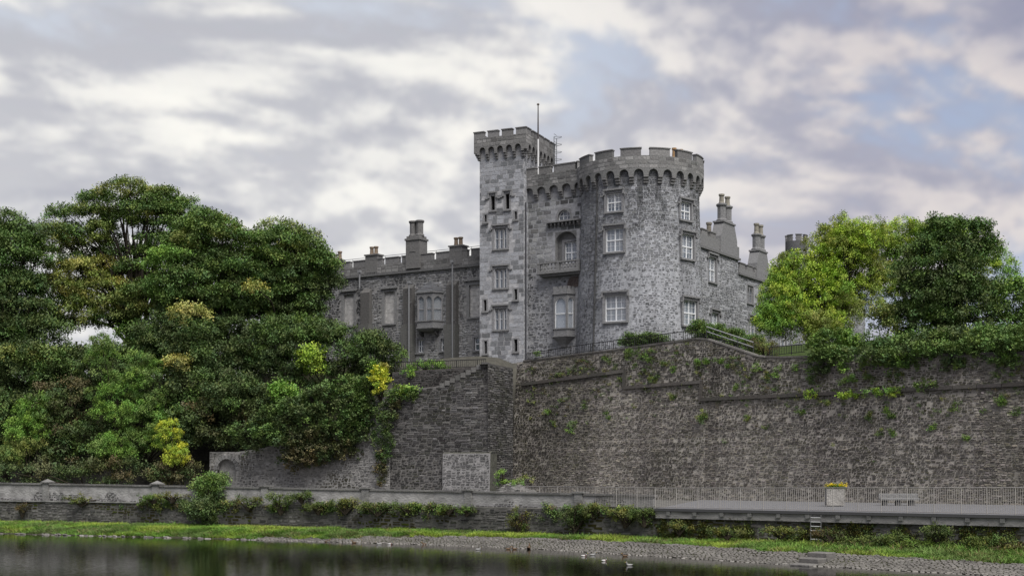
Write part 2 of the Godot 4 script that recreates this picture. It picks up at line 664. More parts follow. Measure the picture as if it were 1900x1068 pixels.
# thin frame following an arched light
func arched_frame(mb: MB, x: float, a: float, y0: float, y_spring: float, r: float, th: float, z0: float, z1: float, pointed := false) -> void:
	var outer := [Vector2(x - a, y0)] + arch_pts(x, a, y_spring, r, pointed) + [Vector2(x + a, y0)]
	var inner := [Vector2(x - a + th, y0)] + arch_pts(x, a - th, y_spring, r - th, pointed) + [Vector2(x + a - th, y0)]
	for i in outer.size() - 1:
		var o0: Vector2 = outer[i]
		var o1: Vector2 = outer[i + 1]
		var i0: Vector2 = inner[i]
		var i1: Vector2 = inner[i + 1]
		mb.quad(Vector3(o0.x, o0.y, z1), Vector3(o1.x, o1.y, z1), Vector3(i1.x, i1.y, z1), Vector3(i0.x, i0.y, z1), Vector3(0, 0, 1))
		mb.quad(Vector3(i0.x, i0.y, z1), Vector3(i1.x, i1.y, z1), Vector3(i1.x, i1.y, z0), Vector3(i0.x, i0.y, z0), Vector3(x - i0.x, y_spring - i0.y, 0))


# a row of arched lights in a stone plate: the tower's triple windows, the gothic pairs
func lights(parent: Node3D, s: Callable, u: float, v: float, wd: float, h: float, count: int, pointed := false, hooded := true, pale := Color(0.55, 0.56, 0.58)) -> Node3D:
	var w := window_node(parent, frame_at(s, u, v, 0.0))
	var key := "%.2f_%.2f_%d_%s_%.2f" % [wd, h, count, pointed, pale.r]
	surround(w, wd, h)
	if hooded:
		hood(w, wd, h, 0.5, 0.24)
	var cw := wd / count
	var a := cw / 2.0 - 0.055
	var r := a * (2.0 if pointed else 1.0)
	var ys := h - r - 0.1
	if not mesh_store.has("plate" + key):
		var mb := MB.new()
		mb.col = Color(0.3, 0.3, 0.305)
		var fr := MB.new()
		fr.col = pale
		for k in count:
			var x := -wd / 2.0 + cw * (k + 0.5)
			arched_plate(mb, x, cw / 2.0, a, 0.0, ys, r, h, -0.3, -0.08, pointed)
			arched_frame(fr, x, a, 0.0, ys, r, 0.055, -0.26, -0.16, pointed)
			fr.box(Transform3D(), Vector3(x - a, h * 0.48, -0.25), Vector3(x + a, h * 0.48 + 0.05, -0.17))
		mesh_store["plate" + key] = mb.mesh()
		mesh_store["lfr" + key] = fr.mesh()
	local_part("mullions", mesh_store["plate" + key], M.stone, w)
	local_part("frame", mesh_store["lfr" + key], M.paint, w)
	for k in count:
		var x := -wd / 2.0 + cw * (k + 0.5)
		local_part("pane", boxes_mesh("lp%s%d" % [key, k], [bar(x - a, 0, x + a, h - 0.05, -0.235, -0.228)], Color(1, 1, 1)), M.glass, w)
	room(w, wd, h, -0.37)
	return w


func slit(parent: Node3D, s: Callable, u: float, v: float, wd: float, h: float, hooded := false) -> void:
	var w := window_node(parent, frame_at(s, u, v, 0.0), "slit_window")
	surround(w, wd, h, 0.14, 0.3)
	if hooded:
		hood(w, wd, h, 0.62, 0.3)
	room(w, wd, h, -0.31)


# a tall window closed with a pale board
func boarded(parent: Node3D, s: Callable, u: float, v: float, wd: float, h: float) -> void:
	var w := window_node(parent, frame_at(s, u, v, 0.0), "boarded_window")
	surround(w, wd, h, 0.3, 0.45, Color(0.28, 0.28, 0.28))
	var a := wd / 2.0
	local_part("lintel_hood", boxes_mesh("bh%.2f" % wd, [bar(-a - 0.4, h + 0.3, a + 0.4, h + 0.52, 0, 0.24)], Color(0.27, 0.27, 0.27)), M.stone, w)
	for k in 3:
		local_part("board", boxes_mesh("board%.2f_%.2f_%d" % [wd, h, k], [bar(-a, h * k / 3.0 + 0.008, a, h * (k + 1) / 3.0 - 0.008, -0.4, -0.2 - 0.006 * (k % 2))], Color(0.6, 0.59, 0.575)), M.mortar, w)


# ---------------------------------------------------------------- the castle
const TERRACE := 14.2

func weather(u: float, v: float, seed_shift: float) -> float:
	# lichen crust and rain streaks: patches with outlines of their own, drawn out downwards
	var a := noise_b.get_noise_2d(u * 9.0 + seed_shift, v * 2.2)
	var b := noise_a.get_noise_2d(u * 6.0 - seed_shift, v * 6.0)
	return clampf(smoothstep(-0.05, 0.35, a * 0.75 + b * 0.55), 0.0, 1.0)


# rain streaks that start under a ledge at height v1: black crust with ragged lower ends
func streak(u: float, v: float, v1: float, k: float) -> float:
	var reach := 1.2 + 5.0 * maxf(0.0, noise_b.get_noise_2d(u * 28.0 + k, 2.0) + 0.25)
	if v1 - v > reach or v > v1 + 0.3:
		return 0.0
	return smoothstep(-0.12, 0.12, noise_a.get_noise_2d(u * 55.0 + k, v * 5.0))


func tone_dark() -> Color:
	var k := rnd(0.19, 0.3)
	return Color(k, k * 0.985, k * 0.975)


# bearing px -> arc length on the drum (near side), with the distance there
func drum_u(c: Vector3, r: float, px: float) -> Vector2:
	var k := (px - 950.0) / F
	# ray (k t, -t): |(k t - cx, -t - cz)| = r
	var a := k * k + 1.0
	var b := -2.0 * (k * c.x - c.z)
	var cc := c.x * c.x + c.z * c.z - r * r
	var disc := maxf(b * b - 4.0 * a * cc, 0.0)
	var t := (-b - sqrt(disc)) / (2.0 * a)
	return Vector2(atan2(k * t - c.x, -t - c.z) * r, t)


# bearing px on a flat face from a to b -> (u, distance)
func flat_u(a: Vector3, b: Vector3, px: float) -> Vector2:
	var t := cross_at(a, b, px)
	return Vector2(t * Vector2(b.x - a.x, b.z - a.z).length(), -(a.z + t * (b.z - a.z)))


func chimney_pot(parent: Node3D, at: Vector3, h: float, r: float, col: Color) -> void:
	var key := "pot%.2f_%.2f_%.2f" % [h, r, col.r]
	if not mesh_store.has(key):
		var mb := MB.new()
		mb.col = col
		mb.lathe(Transform3D(), [Vector2(r * 1.15, 0), Vector2(r * 1.15, h * 0.12), Vector2(r * 0.95, h * 0.18), Vector2(r * 0.85, h * 0.78), Vector2(r * 1.15, h * 0.84), Vector2(r * 1.12, h), Vector2(r * 0.75, h), Vector2(r * 0.7, h * 0.7)], 10)
		mesh_store[key] = mb.mesh()
	put("chimney_pot", mesh_store[key], M.stone, parent, Transform3D(Basis(), at))


# octagonal stone shaft with moulded base and cap
func shaft(mb: MB, at: Vector3, h: float, r: float) -> void:
	mb.lathe(Transform3D(Basis(Vector3.UP, 0.39), at), [Vector2(r * 1.3, 0), Vector2(r * 1.3, h * 0.1), Vector2(r, h * 0.16), Vector2(r, h * 0.82), Vector2(r * 1.22, h * 0.87), Vector2(r * 1.32, h * 0.92), Vector2(r * 1.32, h * 0.97), Vector2(r * 1.1, h), Vector2(0.01, h)], 8, false)


func square_tower(castle: Node3D) -> void:
	# front corners from their bearings; the plan is a rectangle 4.6 by 6.5 m
	var a := P(890, 0, 124.0) * Vector3(1, 0, 1)
	var ud := Vector3(1, 0, 0.44).normalized()
	var vd := Vector3(ud.z, 0, -ud.x)  # into the castle
	var w := 4.62
	var dp := 6.5
	var faces := [[a, ud, w], [a + ud * w, vd, dp], [a + ud * w + vd * dp, -ud, w], [a + vd * dp, -vd, dp]]
	var body := MB.new()
	var extra := MB.new()
	var singles := []
	var holder: MeshInstance3D
	var plain_top := func(_u: float) -> float: return 35.4
	var front_holes := []
	var wins := []
	for q in [[929, 423, 461], [929, 498, 534], [929, 572, 611]]:
		var hit := flat_u(a, a + ud * w, q[0])
		var v0 := Hy(q[2], hit.y)
		wins.append([hit.x, v0, Hy(q[1], hit.y) - v0])
		front_holes.append(Rect2(hit.x - 0.72, v0 - 0.15, 1.44, Hy(q[1], hit.y) - v0 + 0.35))
	var slits := []
	for q in [[914.5, 363, 390, 0.42, true], [941.5, 359, 388, 0.42, true], [900, 556, 577, 0.3, false], [957, 536, 556, 0.3, false], [957, 629, 652, 0.34, false], [901, 632, 656, 0.3, false], [901, 398, 412, 0.24, false], [957, 392, 407, 0.24, false]]:
		var hit := flat_u(a, a + ud * w, q[0])
		var v0 := Hy(q[2], hit.y)
		slits.append([hit.x, v0, Hy(q[1], hit.y) - v0, q[3], q[4]])
		front_holes.append(Rect2(hit.x - q[3] / 2.0 - 0.12, v0 - 0.1, q[3] + 0.24, Hy(q[1], hit.y) - v0 + 0.25))
	# a palette of block tones, clean and crusted, picked at random
	var tones := []
	for k in 16:
		var mb := MB.new()
		var g := rnd(0.3, 0.52) if k < 10 else rnd(0.17, 0.28)
		var unit := func(u: float, v: float, h: float) -> Vector3: return Vector3(u, v, h)
		stone(mb, unit, [Vector2(-0.5, -0.5), Vector2(0.5, -0.5), Vector2(0.5, 0.5), Vector2(-0.5, 0.5)], 0.5, Color(g * 0.965, g * 0.99, g * 1.05))
		# flat ashlar: pull the inner ring out to the edges
		for i in 4:
			mb.v[4 + i] = Vector3(signf(mb.v[i].x) * 0.46, signf(mb.v[i].y) * 0.44, 0.5)
			mb.v[i] = mb.v[i] * Vector3(1, 1, 0) + Vector3(0, 0, -0.4)
		tones.append(mb.mesh())
	for f in 4:
		var s := flat(faces[f][0], faces[f][1])
		var len_: float = faces[f][2]
		var holes: Array = front_holes if f == 0 else []
		bedding(body, s, 0, len_, TERRACE - 0.6, plain_top, holes.map(func(r): return Rect2(r.position.x + 0.13, r.position.y + 0.12, r.size.x - 0.26, r.size.y - 0.3)), 50.0, func(_u, _v): return Color(0.5, 0.5, 0.51))
		var v := TERRACE - 0.6
		while v < 34.3:
			var c := rnd(0.34, 0.47)
			var u := -rnd(0.1, 0.6)
			while u < len_:
				var l := rnd(0.45, 0.95)
				var x0 := maxf(u, 0.0)
				var x1 := minf(u + l, len_)
				u += l
				if x1 - x0 < 0.16 or touches(holes, Rect2(x0, v, x1 - x0, c)):
					# fill a clipped block beside an opening
					continue
				var wz := weather(x0 + f * 31.0, v, 7.0)
				var crusted := rng.randf() < wz * 0.75 or rng.randf() < 0.7 * streak(x0 + f * 9.0, v, 34.6, 11.0)
				if f == 0 and singles.size() < 300 and v > 15.6:
					singles.append([frame_at(s, (x0 + x1) / 2.0, v + c / 2.0, 0.0), Vector3(x1 - x0 - 0.035, c - 0.035, 0.045 * rnd(0.7, 1.3)), 10 + rng.randi() % 6 if crusted else rng.randi() % 10])
				else:
					var g := rnd(0.17, 0.28) if crusted else rnd(0.3, 0.52)
					stone(extra, s, [Vector2(x0 + 0.011, v + 0.011), Vector2(x1 - 0.011, v + 0.011), Vector2(x1 - 0.011, v + c - 0.011), Vector2(x0 + 0.011, v + c - 0.011)], 0.022, Color(g * 0.965, g * 0.99, g * 1.05))
			v += c
	holder = part("square_tower", body, M.mortar, castle)
	holder.set_meta("label", "tall square stair tower of grey ashlar with battlements")
	for q in singles:
		put("stone_block", tones[q[2]], M.stone, holder, q[0].scaled_local(q[1]))
	part("ashlar", extra, M.stone, holder, "stuff")
	var sf := flat(a, ud)
	for q in wins:
		lights(castle, sf, q[0], q[1], 1.36, q[2], 3)
	for q in slits:
		slit(castle, sf, q[0], q[1], q[3], q[2], q[4])
	# overhanging battlements on all four sides
	var out := 0.42
	var over := MB.new()
	var face := MB.new()
	for f in 4:
		var s := flat(faces[f][0], faces[f][1])
		var len_: float = faces[f][2]
		var bays := 5 if f % 2 == 0 else 7
		over.col = Color(0.22, 0.218, 0.215)
		arcade(over, s, 0, len_, bays, 34.95, 0.42, 36.4, out, 0.13)
		facing(face, shifted(s, out), -out, len_ + out, 35.52, 36.38, 0.28)
		# the corner returns
		face_block(over, s, -out, 0.0, 34.95, 36.4, 0.0, out)
		over.quad(s.call(-out, 36.4, -0.1), s.call(len_ + out, 36.4, -0.1), s.call(len_ + out, 36.4, out), s.call(-out, 36.4, out), Vector3.UP)
		over.quad(s.call(0, 35.0, -0.1), s.call(len_, 35.0, -0.1), s.call(len_, 36.4, -0.1), s.call(0, 36.4, -0.1), -out_of(s, 0, 35))
		corbels(castle, s, 0, len_, bays, 34.95, out, 0.66, 0.26)
		var spans := []
		var n := 4 if f % 2 == 0 else 5
		var pitch := (len_ + 2.0 * out + 0.4) / n
		for k in n:
			spans.append([-out + k * pitch, -out + (k + 1) * pitch - 0.42])
		if f == 1:
			spans[0][0] += 0.46
		merlons(castle, s, spans, 36.4, 37.02, out - 0.4, out, 1, tone_dark)
	part("facing", face, M.stone, part("parapet", over, M.stone, castle), "stuff")
	var roof := MB.new()
	roof.col = Color(0.09, 0.09, 0.095)
	roof.quad(faces[0][0] + Vector3.UP * 35.6, faces[1][0] + Vector3.UP * 35.6, faces[2][0] + Vector3.UP * 35.6, faces[3][0] + Vector3.UP * 35.6, Vector3.UP)
	part("tower_roof", roof, M.lead, castle)
	# rainwater pipe in the angle
	var pipe := MB.new()
	pipe.col = Color(0.07, 0.07, 0.075)
	var pa := a + ud * w + vd * 0.18 + ud * 0.12
	pipe.tube(pa + Vector3.UP * TERRACE, pa + Vector3.UP * 30.0, 0.075, 0.075, 8)
	part("downpipe", pipe, M.iron, castle)


func round_tower(castle: Node3D) -> void:
	var c := P(1187, 0, 120.5) * Vector3(1, 0, 1)
	var r := 5.5
	var s := drum(c, r, 0.036, 29.0)
	var full := PI * r
	var body := MB.new()
	var wins := []
	var holes := []
	for q in [[1139.5, 358, 392, 1.5], [1140, 423, 467, 1.75], [1142, 547, 596, 2.05], [1273.5, 375, 408, 1.5], [1277, 435, 480, 1.75], [1281.5, 557, 604, 2.05]]:
		var hit := drum_u(c, r + 0.036 * maxf(0.0, 29.0 - Hy(q[2], 117.0)), q[0])
		hit.x *= 1.0
		var v0 := Hy(q[2], hit.y)
		var h := Hy(q[1], hit.y) - v0
		var u: float = atan2((q[0] - 950.0) / F * hit.y - c.x, -hit.y - c.z) * r
		wins.append([u, v0, q[3], h])
		holes.append(Rect2(u - q[3] / 2.0, v0, q[3], h))
	var grown := holes.map(func(x): return Rect2(x.position.x - 0.24, x.position.y - 0.2, x.size.x + 0.48, x.size.y + 0.46))
	var top := func(_u: float) -> float: return 31.5
	bedding(body, s, -full, full, TERRACE - 0.6, top, holes, 0.55, func(u: float, v: float) -> Color:
		var k := 0.46 - 0.12 * weather(u, v, 3.0) - 0.16 * streak(u, v, 30.4, 3.0)
		return Color(k * 0.97, k * 0.995, k * 1.05))
	var holder := part("round_tower", body, M.mortar, castle)
	holder.set_meta("label", "massive round tower of grey rubble with corbelled battlements")
	var st := MB.new()
	var tone := func(u: float, v: float) -> Color:
		var k := 0.34 * rnd(0.62, 1.35)
		k *= (1.0 - 0.35 * weather(u, v, 3.0)) * (1.0 - 0.4 * streak(u, v, 30.4, 3.0))
		return Color(k * 0.97, k * rnd(0.97, 1.0), k * rnd(0.98, 1.05))
	var lo := func(_u: float) -> float: return 23.0
	rubble(st, s, -full * 0.75, full * 0.75, TERRACE - 0.6, 22.6, lo, Vector2(0.15, 0.28), Vector2(0.18, 0.48), 0.09, 0.04, grown, tone, 1.6, 0.3)
	rubble(st, s, -full * 0.75, full * 0.75, 22.6, 31.4, top, Vector2(0.12, 0.22), Vector2(0.2, 0.5), 0.04, 0.03, grown, tone, 1.0, 0.12)
	part("rubble_stones", st, M.stone, holder, "stuff")
	for q in wins:
		sash(castle, s, q[0], q[1], q[2], q[3], true, 2, [0.62, 0.9, 1.0, 0.5, 0.74, 0.93][wins.find(q)])
	var sp := drum(c, r)
	var out := 0.42
	var bays := 28
	var over := MB.new()
	over.col = Color(0.23, 0.228, 0.225)
	arcade(over, sp, -full, full, bays, 30.85, 0.45, 32.6, out, 0.22)
	for k in 60:
		var u0 := -full + 2.0 * full * k / 60.0
		var u1 := -full + 2.0 * full * (k + 1) / 60.0
		over.quad(sp.call(u0, 32.6, out), sp.call(u1, 32.6, out), sp.call(u1, 32.6, -0.1), sp.call(u0, 32.6, -0.1), Vector3.UP)
		over.quad(sp.call(u0, 30.9, -0.1), sp.call(u1, 30.9, -0.1), sp.call(u1, 32.6, -0.1), sp.call(u0, 32.6, -0.1), -out_of(sp, u0, 0))
	var face := MB.new()
	facing(face, shifted(sp, out), -full, full, 31.5, 32.58, 0.3)
	part("facing", face, M.stone, part("parapet", over, M.stone, castle), "stuff")
	corbels(castle, sp, -full, full, bays, 30.85, out, 0.68, 0.42, 0, 1)
	var spans := []
	for k in 14:
		var u0 := -full + 2.0 * full * (k + 0.13) / 14.0
		spans.append([u0, u0 + 2.0 * full / 14.0 - 0.74])
	merlons(castle, sp, spans, 32.6, 33.32, out - 0.42, out, 5, tone_dark)
	# arrow loops cut in the merlons read as dark slots: thin recessed plates
	var roof := MB.new()
	roof.col = Color(0.16, 0.165, 0.175)
	roof.lathe(Transform3D(Basis(), c), [Vector2(5.35, 31.6), Vector2(4.6, 32.0), Vector2(0.35, 33.45), Vector2(0.35, 33.6), Vector2(0.01, 33.62)], 40)
	var rf := part("tower_roof", roof, M.slate, castle)
	var fin := MB.new()
	fin.col = Color(0.2, 0.2, 0.21)
	fin.lathe(Transform3D(Basis(), c + Vector3.UP * 33.6), [Vector2(0.22, 0), Vector2(0.2, 0.15), Vector2(0.09, 0.5), Vector2(0.03, 1.0), Vector2(0.005, 1.25)], 10)
	part("finial", fin, M.lead, rf)
	var ch := MB.new()
	ch.col = Color(0.11, 0.11, 0.11)
	var cp := P(1257, 0, 119.0)
	var tf := Transform3D(Basis(Vector3.UP, -0.6), Vector3(cp.x, 0, cp.z))
	ch.box(tf, Vector3(-0.7, 31.5, -0.45), Vector3(0.7, 33.3, 0.45))
	ch.box(tf, Vector3(-0.78, 33.3, -0.52), Vector3(0.78, 33.42, 0.52))
	var cc := part("chimney", ch, M.stone, castle)
	chimney_pot(cc, tf * Vector3(-0.32, 33.42, 0), 0.95, 0.2, Color(0.42, 0.27, 0.14))
	chimney_pot(cc, tf * Vector3(0.35, 33.42, 0), 0.72, 0.2, Color(0.40, 0.26, 0.14))
	# rainwater pipe
	var hit := drum_u(c, r + 0.15, 1109.5)
	var pipe := MB.new()
	pipe.col = Color(0.06, 0.06, 0.06)
	for k in 9:
		var v0 := lerpf(TERRACE, 30.9, k / 9.0)
		var v1 := lerpf(TERRACE, 30.9, (k + 1) / 9.0)
		pipe.tube(s.call(hit.x, v0, 0.14), s.call(hit.x, v1, 0.14), 0.07, 0.07, 8)
		pipe.tube(s.call(hit.x, v1 - 0.09, 0.14), s.call(hit.x, v1, 0.14), 0.105, 0.105, 8)
	part("downpipe", pipe, M.iron, castle)


func curtain(castle: Node3D) -> void:
	# the narrow link between the two towers
	var a := P(979, 0, 123.1) * Vector3(1, 0, 1)
	var b := P(1088, 0, 119.7) * Vector3(1, 0, 1)
	var ud := (b - a).normalized()
	var len_ := (b - a).length()
	var s := flat(a, ud)
	var at := func(px: float) -> Vector2: return flat_u(a, b, px)
	var body := MB.new()
	var arch: Vector2 = at.call(1050)
	var av0 := Hy(492, arch.y)
	var av1 := Hy(429, arch.y)
	var aw := 2.3
	var fan: Vector2 = at.call(1047)
	var fv0 := Hy(409, fan.y)
	var fw := 1.35
	var holes := [Rect2(arch.x - aw / 2.0, av0, aw, av1 - av0), Rect2(fan.x - fw / 2.0, fv0, fw, 1.05)]
	var top := func(_u: float) -> float: return 31.5
	bedding(body, s, -0.6, len_ + 0.4, TERRACE - 0.6, top, holes, 40.0, func(_u, _v): return Color(0.4, 0.405, 0.42))
	# spandrels of the two arched openings
	var t0 := frame_at(s, arch.x, 0, 0)
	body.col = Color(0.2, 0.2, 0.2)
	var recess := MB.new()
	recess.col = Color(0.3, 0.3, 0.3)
	var pts := arch_pts(0, aw / 2.0, av1 - 1.0, 1.0)
	for i in pts.size() - 1:
		var p: Vector2 = pts[i]
		var q: Vector2 = pts[i + 1]
		body.quad(t0 * Vector3(p.x, p.y, 0), t0 * Vector3(q.x, q.y, 0), t0 * Vector3(q.x, av1, 0), t0 * Vector3(p.x, av1, 0), t0.basis.z)
		recess.quad(t0 * Vector3(p.x, p.y, 0), t0 * Vector3(q.x, q.y, 0), t0 * Vector3(q.x, q.y, -0.5), t0 * Vector3(p.x, p.y, -0.5), Vector3.DOWN)
	var t1 := frame_at(s, fan.x, 0, 0)
	pts = arch_pts(0, fw / 2.0, fv0 + 0.3, 0.7)
	for i in pts.size() - 1:
		var p: Vector2 = pts[i]
		var q: Vector2 = pts[i + 1]
		body.quad(t1 * Vector3(p.x, p.y, 0), t1 * Vector3(q.x, q.y, 0), t1 * Vector3(q.x, fv0 + 1.05, 0), t1 * Vector3(p.x, fv0 + 1.05, 0), t1.basis.z)
	var holder := part("link_wall", body, M.mortar, castle)
	# the recess: jambs, floor and back wall round the window
	for sx in [-1.0, 1.0]:
		recess.quad(t0 * Vector3(sx * aw / 2.0, av0, 0), t0 * Vector3(sx * aw / 2.0, av1 - 1.0, 0), t0 * Vector3(sx * aw / 2.0, av1 - 1.0, -0.5), t0 * Vector3(sx * aw / 2.0, av0, -0.5), t0.basis.x * -sx)
	recess.quad(t0 * Vector3(-aw / 2.0, av0, 0), t0 * Vector3(aw / 2.0, av0, 0), t0 * Vector3(aw / 2.0, av0, -0.5), t0 * Vector3(-aw / 2.0, av0, -0.5), Vector3.UP)
	part("arched_recess", recess, M.stone, castle)
	var back := flat(a - Vector3(-ud.z, 0, ud.x) * 0.5, ud)
	var bw := MB.new()
	var wv0 := Hy(487, arch.y)
	var wh := Hy(447, arch.y) - wv0
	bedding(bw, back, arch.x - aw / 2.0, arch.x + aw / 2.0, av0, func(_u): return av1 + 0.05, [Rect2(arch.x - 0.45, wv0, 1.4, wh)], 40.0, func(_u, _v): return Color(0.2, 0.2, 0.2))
	part("recess_back", bw, M.mortar, castle)
	sash(castle, back, arch.x + 0.25, wv0, 1.4, wh, false, 2, 0.7)
	# rubble and ashlar stones
	var st := MB.new()
	var grown := holes.map(func(x): return x.grow(0.12))
	var ori: Vector2 = at.call(1047)
	grown.append(Rect2(ori.x - 1.5, Hy(634, ori.y), 3.0, 5.3))
	var tone := func(u: float, v: float) -> Color:
		var k := 0.34 * rnd(0.6, 1.4) * (1.0 - 0.5 * streak(u, v, 30.4, 40.0)) * (1.0 - 0.45 * weather(u + 40.0, v, 9.0))
		return Color(k * 0.98, k * 0.99, k * rnd(0.97, 1.03))
	rubble(st, s, -0.3, len_ + 0.2, TERRACE - 0.6, 23.4, func(_u): return 24.0, Vector2(0.18, 0.36), Vector2(0.22, 0.6), 0.09, 0.06, grown, tone, 1.5, 0.12)
	rubble(st, s, -0.3, len_ + 0.2, 23.4, 30.2, func(_u): return 31.0, Vector2(0.32, 0.46), Vector2(0.45, 0.95), 0.03, 0.025, grown, tone, 0.1, 0.02)
	part("rubble_stones", st, M.stone, holder, "stuff")
	# fan window
	var w := window_node(castle, t1 * Transform3D(Basis(), Vector3(0, fv0, 0)), "fan_window")
	var fr := MB.new()
	fr.col = WHITE
	arched_frame(fr, 0, fw / 2.0, 0.0, 0.3, 0.7, 0.07, -0.3, -0.2)
	fr.box(Transform3D(), Vector3(-fw / 2.0, 0, -0.3), Vector3(fw / 2.0, 0.07, -0.2))
	for x in [-0.2, 0.2]:
		fr.box(Transform3D(), Vector3(x - 0.02, 0.07, -0.29), Vector3(x + 0.02, 0.93, -0.22))
	fr.box(Transform3D(), Vector3(-0.62, 0.45, -0.29), Vector3(0.62, 0.49, -0.22))
	local_part("frame", fr.mesh(), M.paint, w)
	var rim := MB.new()
	rim.col = DARK_STONE
	arched_frame(rim, 0, fw / 2.0 + 0.2, 0.0, 0.3, 0.9, 0.2, -0.35, 0.08)
	local_part("surround", rim.mesh(), M.stone, w)
	local_part("pane", boxes_mesh("fanpane", [bar(-0.66, 0, 0.66, 0.98, -0.262, -0.256)], Color(1, 1, 1)), M.glass, w)
	room(w, 1.3, 0.95, -0.37)
	# small corbelled ledge under it
	var l0: Vector2 = at.call(1017)
	var l1: Vector2 = at.call(1077)
	var lv := Hy(409, fan.y)
	var ledge := MB.new()
	ledge.col = DARK_STONE
	face_block(ledge, s, l0.x, l1.x, lv - 0.16, lv, 0.0, 0.45)
	var lg := part("ledge", ledge, M.stone, castle)
	for k in 9:
		put("bracket", boxes_mesh("bracket", [bar(-0.08, -0.24, 0.08, 0, 0, 0.36), bar(-0.08, -0.4, 0.08, -0.24, 0, 0.18)], Color(0.16, 0.16, 0.16)), M.stone, lg, frame_at(s, lerpf(l0.x + 0.12, l1.x - 0.12, k / 8.0), lv - 0.16, 0.0))
	# balcony with balusters
	var b0: Vector2 = at.call(1006)
	var b1: Vector2 = at.call(1083)
	var bv := Hy(505, arch.y)
	var bal := MB.new()
	bal.col = Color(0.25, 0.25, 0.25)
	face_block(bal, s, b0.x, b1.x, bv - 0.12, bv + 0.14, 0.0, 0.95)
	face_block(bal, s, b0.x + 0.1, b1.x - 0.1, bv - 0.34, bv - 0.12, 0.0, 0.65)
	face_block(bal, s, b0.x, b1.x, bv + 0.82, bv + 0.97, 0.68, 0.95)
	for x in [b0.x, b1.x - 0.3, (b0.x + b1.x) / 2.0 - 0.15]:
		face_block(bal, s, x, x + 0.3, bv + 0.14, bv + 0.82, 0.7, 0.93)
	var bp := part("balcony", bal, M.stone, castle)
	var bm := MB.new()
	bm.col = Color(0.27, 0.27, 0.27)
	bm.lathe(Transform3D(), [Vector2(0.09, 0), Vector2(0.05, 0.08), Vector2(0.1, 0.28), Vector2(0.045, 0.52), Vector2(0.09, 0.68)], 8)
	var bmesh := bm.mesh()
	for k in 11:
		if k != 5:
			put("baluster", bmesh, M.stone, bp, frame_at(s, lerpf(b0.x + 0.45, b1.x - 0.45, k / 10.0), bv + 0.14, 0.82))
	# bare brick patch where plaster has come off below the balcony
	var bk := MB.new()
	var brick0: Vector2 = at.call(1066)
	var pt: Array = []
	for i in 9:
		var th := PI * i / 8.0
		pt.append(Vector2(brick0.x - cos(th) * 0.75, Hy(530, brick0.y) + sin(th) * 0.75))
	for row in 9:
		var y := Hy(532, brick0.y) + row * 0.11
		var halfw := 0.78 * sqrt(maxf(0.0, 1.0 - pow(row / 9.5, 2.0)))
		var x := -halfw
		while x < halfw - 0.1:
			var g := rnd(0.8, 1.2)
			stone(bk, s, [Vector2(brick0.x + x, y), Vector2(brick0.x + x + 0.2, y), Vector2(brick0.x + x + 0.2, y + 0.095), Vector2(brick0.x + x, y + 0.095)], 0.075, Color(0.19 * g, 0.15 * g, 0.135 * g))
			x += 0.22
	part("brick_patch", bk, M.stone, castle, "stuff")
	# oriel bay
	oriel(castle, s, ori.x, Hy(625, ori.y), Hy(547, ori.y), 1.15, 0.75, true)
	# battlements
	var out := 0.42
	var over := MB.new()
	over.col = Color(0.21, 0.208, 0.205)
	var bays := 5
	arcade(over, s, -0.3, len_ + 0.1, bays, 30.85, 0.42, 32.6, out, 0.2)
	face_block(over, s, -0.85, -0.3, 30.85, 32.6, -0.4, out)
	over.quad(s.call(-0.3, 32.6, out), s.call(len_ + 0.1, 32.6, out), s.call(len_ + 0.1, 32.6, -0.1), s.call(-0.3, 32.6, -0.1), Vector3.UP)
	over.quad(s.call(-0.3, 30.9, -0.1), s.call(len_, 30.9, -0.1), s.call(len_, 32.6, -0.1), s.call(-0.3, 32.6, -0.1), -out_of(s, 0, 0))
	var face := MB.new()
	facing(face, shifted(s, out), -0.8, len_, 31.5, 32.58, 0.27)
	part("facing", face, M.stone, part("parapet", over, M.stone, castle), "stuff")
	corbels(castle, s, -0.3, len_ + 0.1, bays, 30.85, out, 0.62, 0.38)
	merlons(castle, s, [[-0.85, 1.1], [1.5, 2.75], [3.15, 5.4]], 32.6, 33.3, out - 0.42, out, 1, tone_dark)
	var roof := MB.new()
	roof.col = Color(0.1, 0.1, 0.105)
	var nn := Vector3(-ud.z, 0, ud.x)
	roof.quad(a + Vector3.UP * 31.6, b + Vector3.UP * 31.6, b - nn * 9.0 + Vector3.UP * 31.6, a - nn * 9.0 + Vector3.UP * 31.6, Vector3.UP)
	part("link_roof", roof, M.lead, castle)


